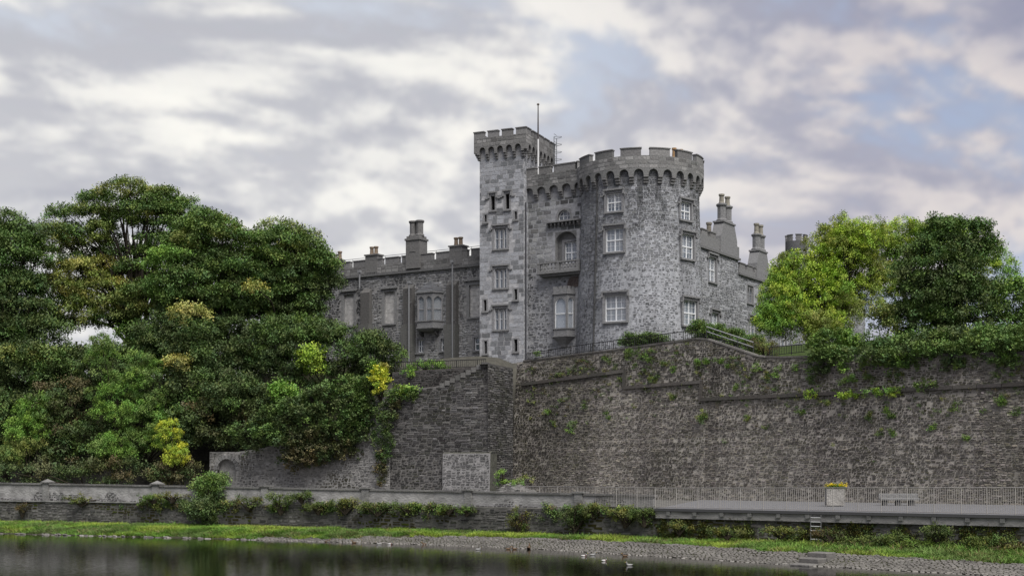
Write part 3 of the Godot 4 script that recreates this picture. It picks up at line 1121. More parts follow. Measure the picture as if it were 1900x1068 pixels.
# a three-sided bay on a corbelled foot: half width, reach, crenellated or slated
func oriel(castle: Node3D, s: Callable, u: float, v0: float, v1: float, half: float, reach: float, crenel: bool) -> void:
	var t := frame_at(s, u, 0.0, 0.0)
	var front := half * 0.62
	var plan := [Vector2(-half, 0), Vector2(-front, reach), Vector2(front, reach), Vector2(half, 0)]
	var mb := MB.new()
	var n := MB.new()
	var pane := MB.new()
	var fr := MB.new()
	mb.col = Color(0.26, 0.26, 0.265)
	n.col = mb.col
	var sill := v0 + 0.75
	for k in 3:
		var p: Vector2 = plan[k]
		var q: Vector2 = plan[k + 1]
		var d := (q - p)
		var l := d.length()
		d /= l
		var o := Vector2(-d.y, d.x)
		var ft := t * Transform3D(Basis(Vector3(d.x, 0, d.y), Vector3.UP, Vector3(o.x, 0, o.y)), Vector3((p.x + q.x) / 2.0, 0, (p.y + q.y) / 2.0))
		# apron, then a plate with arched lights, then the head
		mb.quad(ft * Vector3(-l / 2, v0, 0), ft * Vector3(l / 2, v0, 0), ft * Vector3(l / 2, sill, 0), ft * Vector3(-l / 2, sill, 0), ft.basis.z)
		var cnt := 1
		if not crenel and k == 1:
			cnt = 2
		var cw := l / cnt
		for i in cnt:
			var x := -l / 2.0 + cw * (i + 0.5)
			var a := cw / 2.0 - 0.13
			var ys := v1 - 0.35 - a
			var lp := MB.new()
			lp.col = mb.col
			arched_plate(lp, x, cw / 2.0, a, sill, ys, a, v1, -0.2, 0.0, not crenel)
			for z in lp.v.size():
				lp.v[z] = ft * lp.v[z]
				lp.n[z] = ft.basis * lp.n[z]
			var base := mb.v.size()
			mb.v.append_array(lp.v); mb.n.append_array(lp.n); mb.c.append_array(lp.c)
			for z in lp.ix:
				mb.ix.append(z + base)
			var lf := MB.new()
			lf.col = WHITE if crenel else Color(0.3, 0.3, 0.31)
			arched_frame(lf, x, a, sill, ys, a, 0.06, -0.18, -0.08, not crenel)
			lf.box(Transform3D(), Vector3(x - a, (sill + v1) / 2.0 - 0.25, -0.17), Vector3(x + a, (sill + v1) / 2.0 - 0.18, -0.09))
			for z in lf.v.size():
				lf.v[z] = ft * lf.v[z]
				lf.n[z] = ft.basis * lf.n[z]
			base = fr.v.size()
			fr.v.append_array(lf.v); fr.n.append_array(lf.n); fr.c.append_array(lf.c)
			for z in lf.ix:
				fr.ix.append(z + base)
			pane.box(ft, Vector3(x - a, sill, -0.15), Vector3(x + a, v1 - 0.1, -0.143))
		# string mouldings
		mb.col = Color(0.25, 0.25, 0.252)
		mb.box(ft, Vector3(-l / 2 - 0.03, sill - 0.09, 0.0), Vector3(l / 2 + 0.03, sill + 0.02, 0.08))
		mb.box(ft, Vector3(-l / 2 - 0.05, v0 - 0.04, 0.0), Vector3(l / 2 + 0.05, v0 + 0.09, 0.1))
		mb.box(ft, Vector3(-l / 2 - 0.05, v1 - 0.02, -0.1), Vector3(l / 2 + 0.05, v1 + 0.14, 0.12))
		mb.col = Color(0.26, 0.26, 0.265)
		if crenel:
			mb.box(ft, Vector3(-l / 2, v1 + 0.14, -0.18), Vector3(l / 2, v1 + 0.48, 0.05))
			var m := 3 if k == 1 else 2
			for i in m:
				var x := lerpf(-l / 2, l / 2, (i + 0.5) / m)
				mb.box(ft, Vector3(x - l / m * 0.3, v1 + 0.48, -0.18), Vector3(x + l / m * 0.3, v1 + 0.72, 0.05))
	# corbelled foot
	var rings := [[v0, 1.0], [v0 - 0.18, 0.92], [v0 - 0.4, 0.66], [v0 - 0.7, 0.4], [v0 - 0.95, 0.3], [v0 - 1.0, 0.02]]
	if not crenel:
		rings = [[v0, 1.0], [v0 - 0.15, 0.95], [v0 - 0.3, 0.7], [v0 - 0.32, 0.02]]
	for i in rings.size() - 1:
		for k in 3:
			var p: Vector2 = plan[k]
			var q: Vector2 = plan[k + 1]
			mb.quad(t * Vector3(p.x * rings[i][1], rings[i][0], p.y * rings[i][1]), t * Vector3(q.x * rings[i][1], rings[i][0], q.y * rings[i][1]), t * Vector3(q.x * rings[i + 1][1], rings[i + 1][0], q.y * rings[i + 1][1]), t * Vector3(p.x * rings[i + 1][1], rings[i + 1][0], p.y * rings[i + 1][1]), t.basis * Vector3(p.x + q.x, -1.0, p.y + q.y))
	var o := part("oriel_window", mb, M.stone, castle)
	part("frame", fr, M.paint, o)
	part("pane", pane, M.glass, o)
	var bl := MB.new()
	bl.col = Color(0.62, 0.62, 0.62) if crenel else Color(0.5, 0.48, 0.45)
	var bt := t
	bl.slab(bt * Transform3D(Basis(Vector3(1, 0, 0), Vector3(0, 0, 1), Vector3(0, -1, 0)), Vector3.ZERO), [Vector2(-half + 0.25, 0.02), Vector2(-front + 0.2, reach - 0.26), Vector2(front - 0.2, reach - 0.26), Vector2(half - 0.25, 0.02)], -(v1 - 0.05), -sill)
	part("blind", bl, M.blind, o)
	if crenel:
		var cap := MB.new()
		cap.col = Color(0.09, 0.09, 0.09)
		for k in range(1, 2):
			cap.quad(t * Vector3(-half, v1 + 0.16, 0), t * Vector3(-front, v1 + 0.16, reach), t * Vector3(front, v1 + 0.16, reach), t * Vector3(half, v1 + 0.16, 0), Vector3.UP)
		part("bay_roof", cap, M.lead, o)
	else:
		var sl := MB.new()
		var tip := t * Vector3(0, v1 + 1.35, 0.05)
		for k in 3:
			sl.col = Color(0.16, 0.165, 0.175) * rnd(0.85, 1.1)
			var p: Vector2 = plan[k] * 1.08
			var q: Vector2 = plan[k + 1] * 1.08
			# overlapping slate courses
			for r in 7:
				var f0 := r / 7.0
				var f1 := (r + 1) / 7.0
				var p0 := (t * Vector3(p.x, v1 + 0.14, p.y)).lerp(tip, f0)
				var q0 := (t * Vector3(q.x, v1 + 0.14, q.y)).lerp(tip, f0)
				var p1 := (t * Vector3(p.x, v1 + 0.14, p.y)).lerp(tip, f1)
				var q1 := (t * Vector3(q.x, v1 + 0.14, q.y)).lerp(tip, f1)
				var lift := (t.basis * Vector3(p.x + q.x, 1.5, p.y + q.y)).normalized() * 0.03
				sl.col = Color(0.17, 0.175, 0.185) * rnd(0.7, 1.2)
				sl.quad(p0 + lift, q0 + lift, q1, p1, lift)
		part("slate_roof", sl, M.slate, o)


func long_wing(castle: Node3D) -> void:
	# the low range running away behind the trees
	var b := P(889, 0, 129.0) * Vector3(1, 0, 1)
	var ud := Vector3(1, 0, 0.6).normalized()
	var len_ := 27.0
	var a := b - ud * len_
	var s := flat(a, ud)
	var at := func(px: float) -> Vector2: return flat_u(a, b, px)
	var body := MB.new()
	var holes := []
	var tall := []
	for q in [[647, 546, 604], [722.5, 541, 600], [881, 528, 588]]:
		var h: Vector2 = at.call(q[0])
		tall.append([h.x, Hy(q[2], h.y), 1.35, Hy(q[1], h.y) - Hy(q[2], h.y)])
		holes.append(Rect2(h.x - 0.675, Hy(q[2], h.y), 1.35, Hy(q[1], h.y) - Hy(q[2], h.y)))
	var small := []
	for q in [[780, 630, 654, 0.72], [823, 628, 651, 0.72], [884.5, 626, 650, 0.6]]:
		var h: Vector2 = at.call(q[0])
		small.append([h.x, Hy(q[2], h.y), q[3], Hy(q[1], h.y) - Hy(q[2], h.y)])
		holes.append(Rect2(h.x - q[3] / 2.0, Hy(q[2], h.y), q[3], Hy(q[1], h.y) - Hy(q[2], h.y)))
	var top := func(_u: float) -> float: return 25.1
	bedding(body, s, 0, len_ + 0.5, TERRACE - 0.8, top, holes, 60.0, func(_u, _v): return Color(0.36, 0.355, 0.35))
	var holder := part("long_wing", body, M.mortar, castle)
	holder.set_meta("label", "long low castle wing of rubble behind the trees")
	var st := MB.new()
	var tone := func(u: float, v: float) -> Color:
		var k := 0.42 * rnd(0.6, 1.4) * (1.0 - 0.5 * streak(u, v, 25.0, 80.0)) * (1.0 - 0.5 * weather(u + 90.0, v, 17.0))
		return Color(k * 0.98, k * 0.985, k * rnd(0.97, 1.03))
	var grown := holes.map(func(x): return x.grow(0.26))
	rubble(st, s, 0, len_, TERRACE - 0.8, 25.0, top, Vector2(0.18, 0.34), Vector2(0.22, 0.62), 0.05, 0.06, grown, tone, 1.3, 0.04)
	part("rubble_stones", st, M.stone, holder, "stuff")
	for q in tall:
		boarded(castle, s, q[0], q[1], q[2], q[3])
	for q in small:
		sash(castle, s, q[0], q[1], q[2], q[3], false, 1, 0.6, 2 if q[2] > 0.65 else 1)
	# flat buttresses, dark with lichen
	for q in [[682.5, 535, 9.0], [761.5, 527, 9.0], [842, 520, 9.0]]:
		var h: Vector2 = at.call(q[0])
		var t := frame_at(s, h.x, 0, 0)
		var y1 := Hy(q[1], h.y)
		var mb := MB.new()
		mb.col = Color(0.14, 0.137, 0.132)
		var low := Hy(603, h.y)
		mb.slab(t * Transform3D(Basis(Vector3(0, 0, 1), Vector3.UP, Vector3(-1, 0, 0)), Vector3.ZERO), [Vector2(0, low), Vector2(0.55, low), Vector2(0.55, y1 - 0.5), Vector2(0, y1)], -0.58, 0.58)
		mb.col = Color(0.16, 0.157, 0.15)
		mb.box(t, Vector3(-0.66, TERRACE - 0.8, 0), Vector3(0.66, low, 0.85))
		part("buttress", mb, M.stone, castle)
	# downpipes
	for q in [[676.5, 508, 536, 0.9], [769, 528, 700, 1.0], [849, 490, 700, 0.95]]:
		var h: Vector2 = at.call(q[0])
		var mb := MB.new()
		mb.col = Color(0.2, 0.205, 0.215)
		var y0 := maxf(Hy(q[2], h.y), TERRACE - 0.3)
		mb.tube(s.call(h.x, y0, q[3]), s.call(h.x, Hy(q[1], h.y), q[3]), 0.085, 0.085, 8)
		mb.box(frame_at(s, h.x, Hy(q[1], h.y), q[3]), Vector3(-0.16, 0, -0.16), Vector3(0.16, 0.28, 0.16))
		for k in 3:
			mb.tube(s.call(h.x, lerpf(y0, Hy(q[1], h.y), 0.2 + k * 0.3), 0.0), s.call(h.x, lerpf(y0, Hy(q[1], h.y), 0.2 + k * 0.3), q[3]), 0.03, 0.03, 5)
		part("downpipe", mb, M.iron, castle)
	# slate-roofed oriel
	var oh: Vector2 = at.call(799)
	oriel(castle, s, oh.x, Hy(610, oh.y), Hy(545, oh.y), 1.55, 1.05, false)
	for sx in [-0.9, 0.9]:
		var mb := MB.new()
		mb.col = Color(0.1, 0.1, 0.1)
		var t := frame_at(s, oh.x + sx, Hy(610, oh.y) - 0.3, 0)
		mb.slab(t * Transform3D(Basis(Vector3(0, 0, 1), Vector3.UP, Vector3(-1, 0, 0)), Vector3.ZERO), [Vector2(0, 0), Vector2(0.65, 0), Vector2(0.55, -0.3), Vector2(0, -0.5)], -0.09, 0.09)
		part("oriel_bracket", mb, M.stone, castle)
	# cornice, parapet, merlons
	var par := MB.new()
	par.col = Color(0.18, 0.18, 0.18)
	face_block(par, s, 0, len_ + 0.4, 25.02, 25.24, -0.5, 0.26)
	par.col = Color(0.2, 0.198, 0.195)
	face_block(par, s, 0, len_ + 0.4, 25.24, 26.15, -0.38, 0.1)
	var face := MB.new()
	facing(face, shifted(s, 0.1), 0.0, len_ + 0.3, 25.26, 26.13, 0.26)
	part("facing", face, M.stone, part("parapet", par, M.stone, castle), "stuff")
	var spans := []
	var u := len_ - 0.9
	spans.append([u, len_ + 0.35])
	while u > 1.5:
		u -= 2.12
		spans.append([u, u + 1.62])
	merlons(castle, s, spans, 26.15, 26.85, -0.38, 0.1, 1, tone_dark)
	# slated roof with glazed ridge behind the parapet
	var nn := out_of(s, 0, 0)
	var rf := MB.new()
	rf.col = Color(0.2, 0.21, 0.225)
	rf.quad(s.call(0, 25.6, -0.4), s.call(len_, 25.6, -0.4), s.call(len_, 27.0, -5.5), s.call(0, 27.0, -5.5), Vector3.UP + nn)
	rf.quad(s.call(0, 27.0, -5.5), s.call(len_, 27.0, -5.5), s.call(len_, 25.6, -10.6), s.call(0, 25.6, -10.6), Vector3.UP - nn)
	rf.quad(s.call(0, TERRACE, 0.0), s.call(0, 25.6, 0.0), s.call(0, 25.6, -10.6), s.call(0, TERRACE, -10.6), -ud)
	rf.quad(s.call(0, TERRACE, -10.6), s.call(len_, TERRACE, -10.6), s.call(len_, 25.6, -10.6), s.call(0, 25.6, -10.6), -nn)
	part("wing_roof", rf, M.slate, castle)
	var rail := MB.new()
	rail.col = Color(0.3, 0.31, 0.32)
	rail.tube(s.call(3.0, 27.45, -2.0), s.call(len_, 27.45, -2.0), 0.03, 0.03, 6)
	for k in 12:
		var x := lerpf(3.0, len_, k / 11.0)
		rail.tube(s.call(x, 26.0, -2.0), s.call(x, 27.45, -2.0), 0.025, 0.025, 5)
	part("roof_rail", rail, M.steel, castle)
	# chimneys
	for q in [[769, "stack"], [690, "pots"], [847, "pots"], [619, "row"]]:
		var h: Vector2 = at.call(q[0])
		var t := frame_at(s, h.x, 0, -0.35)
		var mb := MB.new()
		mb.col = Color(0.2, 0.198, 0.195)
		if q[1] == "stack":
			mb.box(t, Vector3(-0.86, 25.4, -0.7), Vector3(0.86, 28.3, 0.7))
			mb.box(t, Vector3(-0.95, 28.3, -0.8), Vector3(0.95, 28.5, 0.8))
			mb.box(t, Vector3(-0.8, 28.5, -0.66), Vector3(0.8, 28.75, 0.66))
			mb.box(t, Vector3(-0.4, 27.1, 0.7), Vector3(0.4, 27.75, 0.74))
			shaft(mb, t * Vector3(-0.42, 28.75, 0), 1.65, 0.37)
			shaft(mb, t * Vector3(0.42, 28.75, 0), 1.65, 0.37)
			part("chimney", mb, M.stone, castle)
		else:
			var top_y := 27.35 if q[1] == "pots" else 27.25
			var half := 0.78
			mb.box(t, Vector3(-half, 25.4, -0.5), Vector3(half, top_y - 0.14, 0.5))
			mb.box(t, Vector3(-half - 0.1, top_y - 0.14, -0.6), Vector3(half + 0.1, top_y, 0.6))
			var cc := part("chimney", mb, M.stone, castle)
			for k in 2:
				chimney_pot(cc, t * Vector3(-0.28 + 0.56 * k if q[1] == "pots" else -0.6 + 1.15 * k, top_y, 0), 0.85, 0.22, Color(0.26, 0.2, 0.15))
			if q[1] == "row":
				chimney_pot(cc, t * Vector3(0.0, top_y, 0), 0.6, 0.22, Color(0.3, 0.28, 0.25))


func stepped_wing(castle: Node3D) -> void:
	# the range that runs back from the round tower in two heights
	var ud := Vector3(1, 0, -1.55).normalized()
	var a := Vector3(17.3, 0, -121.6)
	var e := a + ud * 60.0
	var s := flat(a, ud)
	var at := func(px: float) -> Vector2: return flat_u(a, e, px)
	var x1: float = at.call(1370).x
	var x2: float = at.call(1606).x
	var holes := []
	var sashes := []
	for q in [[1322.5, 477, 523, 1.75], [1327, 580, 622, 1.75]]:
		var h: Vector2 = at.call(q[0])
		var r := Rect2(h.x - q[3] / 2.0, Hy(q[2], h.y), q[3], Hy(q[1], h.y) - Hy(q[2], h.y))
		sashes.append(r)
		holes.append(r)
	var goth := []
	for q in [[1392.5, 530, 562, 1.5, 2, true], [1411, 541, 568, 0.8, 1, true], [1397, 591, 624, 1.9, 2, false], [1453, 614, 643, 2.0, 2, false], [1433, 540, 575, 1.5, 2, true], [1512, 560, 590, 1.7, 2, true], [1540, 620, 645, 1.9, 2, false], [1594, 622, 642, 1.9, 2, false]]:
		var h: Vector2 = at.call(q[0])
		var r := Rect2(h.x - q[3] / 2.0, Hy(q[2], h.y), q[3], Hy(q[1], h.y) - Hy(q[2], h.y))
		goth.append([r, q[4], q[5]])
		holes.append(r)
	var top := func(u: float) -> float: return 25.85 if u < x1 else 24.45
	var body := MB.new()
	bedding(body, s, -1.5, x1, 13.5, func(_u): return 25.85, holes, 60.0, func(_u, _v): return Color(0.44, 0.45, 0.47))
	bedding(body, s, x1, x2, 13.5, func(_u): return 24.45, holes, 60.0, func(_u, _v): return Color(0.44, 0.45, 0.47))
	var nn := out_of(s, 0, 0)
	body.quad(s.call(x1, 13.5, 0), s.call(x1, 27.1, 0), s.call(x1, 27.1, -9), s.call(x1, 13.5, -9), ud)
	body.quad(s.call(x2, 13.5, 0), s.call(x2, 25.0, 0), s.call(x2, 25.0, -10), s.call(x2, 13.5, -10), ud)
	body.quad(s.call(-1.5, 13.5, -9), s.call(x2, 13.5, -9), s.call(x2, 24.4, -9), s.call(-1.5, 24.4, -9), -nn)
	body.quad(s.call(-1.5, 25.9, -0.4), s.call(x1, 25.9, -0.4), s.call(x1, 25.9, -9), s.call(-1.5, 25.9, -9), Vector3.UP)
	body.quad(s.call(x1, 24.5, -0.4), s.call(x2, 24.5, -0.4), s.call(x2, 24.5, -9), s.call(x1, 24.5, -9), Vector3.UP)
	var holder := part("stepped_wing", body, M.mortar, castle)
	holder.set_meta("label", "castle wing receding from the round tower in two heights")
	var st := MB.new()
	var tone := func(u: float, v: float) -> Color:
		var k := 0.36 * rnd(0.6, 1.4) * (1.0 - 0.35 * weather(u + 170.0, v, 29.0))
		return Color(k * 0.97, k * 0.99, k * rnd(1.0, 1.06))
	var grown := holes.map(func(x): return x.grow(0.26))
	rubble(st, s, -1.0, x1, 14.5, 25.8, top, Vector2(0.18, 0.3), Vector2(0.3, 0.75), 0.05, 0.045, grown, tone, 1.2, 0.05)
	rubble(st, s, x1, x2, 14.5, 24.4, top, Vector2(0.18, 0.32), Vector2(0.35, 0.85), 0.05, 0.045, grown, tone, 1.2, 0.05)
	part("rubble_stones", st, M.stone, holder, "stuff")
	for r in sashes:
		sash(castle, s, r.position.x + r.size.x / 2.0, r.position.y, r.size.x, r.size.y, true, 2, 0.8 if r == sashes[0] else 1.0)
	for g in goth:
		lights(castle, s, g[0].position.x + g[0].size.x / 2.0, g[0].position.y, g[0].size.x, g[0].size.y, g[1], g[2], not g[2], Color(0.6, 0.6, 0.6) if not g[2] else Color(0.25, 0.25, 0.26))
	# cornices, parapets, merlons
	var par := MB.new()
	par.col = Color(0.2, 0.2, 0.2)
	face_block(par, s, -1.2, x1 + 0.2, 25.75, 25.97, -0.5, 0.22)
	face_block(par, s, x1, x2 + 0.2, 24.35, 24.55, -0.5, 0.22)
	par.col = Color(0.25, 0.25, 0.25)
	face_block(par, s, -1.2, x1 + 0.1, 25.97, 27.1, -0.4, 0.08)
	face_block(par, s, x1 + 0.1, x2 + 0.1, 24.55, 25.1, -0.4, 0.08)
	part("parapet", par, M.stone, castle)
	var c0: float = at.call(1332).x
	var spans := []
	var u := c0 - 1.9
	while u > -1.4:
		spans.append([u, u + 1.3])
		u -= 1.95
	merlons(castle, s, spans, 27.1, 27.65, -0.4, 0.08, 1, tone_dark)
	spans = [[x1 + 0.2, x1 + 1.6]]
	u = x1 + 2.2
	while u < x2 - 1.5:
		spans.append([u, u + 1.4])
		u += 2.0
	merlons(castle, s, spans, 25.1, 25.65, -0.4, 0.08, 1, tone_dark)
	# the two great chimneys that stand on the wall
	for q in [[1350, 2.1, 25.97, 29.0, 30.75, 0.95], [1413, 1.7, 24.55, 27.45, 29.15, 1.1]]:
		var h: Vector2 = at.call(q[0])
		var t := frame_at(s, h.x, 0, -0.3)
		var mb := MB.new()
		mb.col = Color(0.26, 0.26, 0.265)
		mb.slab(t, [Vector2(-q[1], q[2]), Vector2(q[1], q[2]), Vector2(q[1] * 0.94, q[2] + 1.6), Vector2(q[1] * 0.62, q[3]), Vector2(-q[1] * 0.62, q[3]), Vector2(-q[1] * 0.94, q[2] + 1.6)], -0.55, 0.5)
		mb.box(t, Vector3(-q[1] * 0.7, q[3], -0.62), Vector3(q[1] * 0.7, q[3] + 0.16, 0.58))
		shaft(mb, t * Vector3(-q[1] * 0.34, q[3] + 0.16, 0), q[4] - q[3], 0.42)
		shaft(mb, t * Vector3(q[1] * 0.34, q[3] + 0.16, 0), q[4] - q[3], 0.42)
		var cc := part("chimney", mb, M.stone, castle)
		chimney_pot(cc, t * Vector3(-q[1] * 0.34, q[4] + 0.16, 0), q[5], 0.26, Color(0.32, 0.3, 0.25))
		chimney_pot(cc, t * Vector3(q[1] * 0.34, q[4] + 0.16, 0), q[5], 0.26, Color(0.32, 0.3, 0.25))
	var h2: Vector2 = at.call(1362)
	var t2 := frame_at(s, h2.x, 0, -2.6)
	var ch := MB.new()
	ch.col = Color(0.16, 0.16, 0.16)
	ch.box(t2, Vector3(-0.6, 25.9, -0.6), Vector3(0.6, 28.3, 0.6))
	ch.box(t2, Vector3(-0.7, 28.3, -0.7), Vector3(0.7, 28.45, 0.7))
	var c3 := part("chimney", ch, M.stone, castle)
	chimney_pot(c3, t2 * Vector3(-0.2, 28.45, 0), 1.2, 0.27, Color(0.33, 0.3, 0.25))
	# round turret at the far corner
	var tc := P(1478, 0, 158.0) * Vector3(1, 0, 1)
	var ts := drum(tc, 1.2)
	var tb := MB.new()
	tb.col = Color(0.27, 0.27, 0.275)
	tb.lathe(Transform3D(Basis(), tc), [Vector2(1.2, 13.0), Vector2(1.2, 31.2)], 20)
	var full := PI * 1.2
	tb.col = Color(0.14, 0.14, 0.142)
	arcade(tb, ts, -full, full, 9, 31.2, 0.2, 32.5, 0.12, 0.12)
	tb.lathe(Transform3D(Basis(), tc), [Vector2(1.32, 32.5), Vector2(0.01, 32.5)], 20)
	tb.lathe(Transform3D(Basis(), tc), [Vector2(1.42, 30.2), Vector2(1.42, 30.4), Vector2(1.2, 30.5)], 20)
	part("corner_turret", tb, M.stone, castle)
	spans = []
	for k in 7:
		var u0 := -full + 2.0 * full * (k + 0.2) / 7.0
		spans.append([u0, u0 + 2.0 * full / 7.0 * 0.62])
	merlons(castle, ts, spans, 32.5, 33.3, -0.12, 0.12, 3, tone_dark)
	slit(castle, ts, 0.15, 31.25, 0.3, 0.9)
	var rod := MB.new()
	rod.col = Color(0.12, 0.12, 0.12)
	var rp := P(1581, 0, 150.0)
	rod.tube(Vector3(rp.x, 24.4, rp.z), Vector3(rp.x, 33.2, rp.z), 0.06, 0.03, 6)
	part("lightning_rod", rod, M.iron, castle)


func build_castle() -> void:
	var castle := thing("castle", "grey stone castle with square tower, round tower and battlemented wings above the river wall", "castle", Vector3(5, TERRACE, -124))
	square_tower(castle)
	stage("square tower")
	round_tower(castle)
	stage("round tower")
	curtain(castle)
	long_wing(castle)
	stepped_wing(castle)
	stage("castle")
	# flagpole beside the square tower
	var fp := P(998.5, 0, 123.0)
	var f := thing("flagpole", "slender bare flagpole rising beside the square tower battlements", "flagpole", Vector3(fp.x, 31.6, fp.z))
	var mb := MB.new()
	mb.col = Color(0.62, 0.62, 0.62)
	mb.tube(Vector3(fp.x, 31.6, fp.z), Vector3(fp.x, Hy(258, 123), fp.z), 0.1, 0.085, 8)
	part("painted_foot", mb, M.paint, f)
	mb = MB.new()
	mb.col = Color(0.07, 0.06, 0.06)
	mb.tube(Vector3(fp.x, Hy(258, 123), fp.z), Vector3(fp.x, Hy(196, 123), fp.z), 0.085, 0.05, 8)
	part("pole", mb, M.paint, f)
	mb = MB.new()
	mb.col = Color(0.1, 0.08, 0.06)
	mb.lathe(Transform3D(Basis(), Vector3(fp.x, Hy(196, 123), fp.z)), [Vector2(0.03, 0), Vector2(0.12, 0.08), Vector2(0.12, 0.16), Vector2(0.02, 0.25)], 8)
	part("finial", mb, M.paint, f)
	# caged ladder on the tower's flank
	var lp := P(1022, 0, 127.2)
	var ud := Vector3(0.44, 0, -1).normalized()
	var od := Vector3(1, 0, 0.44).normalized()
	var base := Vector3(lp.x + 0.45, 31.6, lp.z)
	var l := thing("caged_ladder", "thin steel hooped ladder on the flank of the square tower", "ladder", base)
	var y1 := Hy(254, 127)
	for sx in [-0.35, 0.35]:
		mb = MB.new()
		mb.col = Color(0.16, 0.17, 0.18)
		mb.tube(base + ud * sx, Vector3(base.x, y1, base.z) + ud * sx, 0.035, 0.035, 6)
		part("stile", mb, M.steel, l)
	for k in 17:
		mb = MB.new()
		mb.col = Color(0.16, 0.17, 0.18)
		var y := 31.9 + k * 0.36
		mb.tube(Vector3(base.x, y, base.z) - ud * 0.35, Vector3(base.x, y, base.z) + ud * 0.35, 0.02, 0.02, 5)
		part("rung", mb, M.steel, l)
	for k in 4:
		mb = MB.new()
		mb.col = Color(0.16, 0.17, 0.18)
		var y := lerpf(35.2, y1, k / 3.0)
		var pts := []
		for i in 9:
			var th := PI * i / 8.0
			pts.append(Vector3(base.x, y, base.z) - ud * 0.35 * cos(th) + od * 0.65 * sin(th))
		var rr := []
		rr.resize(9)
		rr.fill(0.025)
		mb.path_tube(pts, rr, 5)
		part("hoop", mb, M.steel, l)


# ---------------------------------------------------------------- ground lines, as (x, value) tables
const WATER_EDGE := [[-400, 250.0], [-120, 128.0], [-57.9, 102.9], [-38, 96.0], [-16.4, 87.3], [-5.1, 82.0], [1.6, 77.6], [7.5, 71.6], [14.7, 64.2], [21.8, 58.2], [30.9, 51.2], [60, 29.0], [150, -40.0]]
const RIVER_WALL := [[-400, 268.0], [-120, 139.6], [-41, 104.0], [-5.5, 88.0], [8.1, 78.6], [26.1, 66.2], [60, 42.6], [150, -20.0]]
const WALL_LINE := [[-400, 270.0], [-150, 170.0], [-50, 126.0], [-27.9, 117.6], [-10.6, 110.7], [-2.0, 107.0], [0.0, 112.0], [34.04, 86.0], [62, 64.6], [150, -2.0]]
const WALL_TOP := [[-400, 6.0], [-150, 6.5], [-28, 5.6], [-20, 6.6], [-13, 9.6], [-10.6, 11.2], [-5, 11.4], [-2.0, 12.9], [0, 13.7], [7, 14.3], [14.6, 15.0], [18.7, 13.2], [34, 12.3], [62, 11.8], [150, 11.0]]
const CASTLE_LEVEL := [[-400, 12.0], [-150, 13.0], [-25, 14.6], [-10, 15.2], [-3, 15.35], [12, 15.4], [20, 15.0], [30, 15.2], [60, 14.0], [150, 12.0]]
const PATH := 2.4


func tab(t: Array, x: float) -> float:
	if x <= t[0][0]:
		return t[0][1]
	for k in t.size() - 1:
		if x <= t[k + 1][0]:
			return lerpf(t[k][1], t[k + 1][1], (x - t[k][0]) / (t[k + 1][0] - t[k][0]))
	return t[t.size() - 1][1]


func bank_y(x: float, d: float) -> float:
	var w := tab(WATER_EDGE, x)
	var l := tab(RIVER_WALL, x)
	var t := (d - w) / maxf(l - w, 0.5)
	if t < 0.0:
		return maxf(-1.5, t * 3.0)
	var y := lerpf(0.0, 0.4, smoothstep(0.0, 0.5, t)) + 0.2 * t
	return y


func hill_y(x: float, d: float) -> float:
	var o := d - tab(WALL_LINE, x)
	if o < 2.2:
		return PATH
	var y := lerpf(tab(WALL_TOP, x), tab(CASTLE_LEVEL, x), smoothstep(3.0, 15.0, o))
	if x > 15.0:
		y += smoothstep(15.0, 25.0, x) * smoothstep(12.0, 45.0, o) * 2.2
	return y


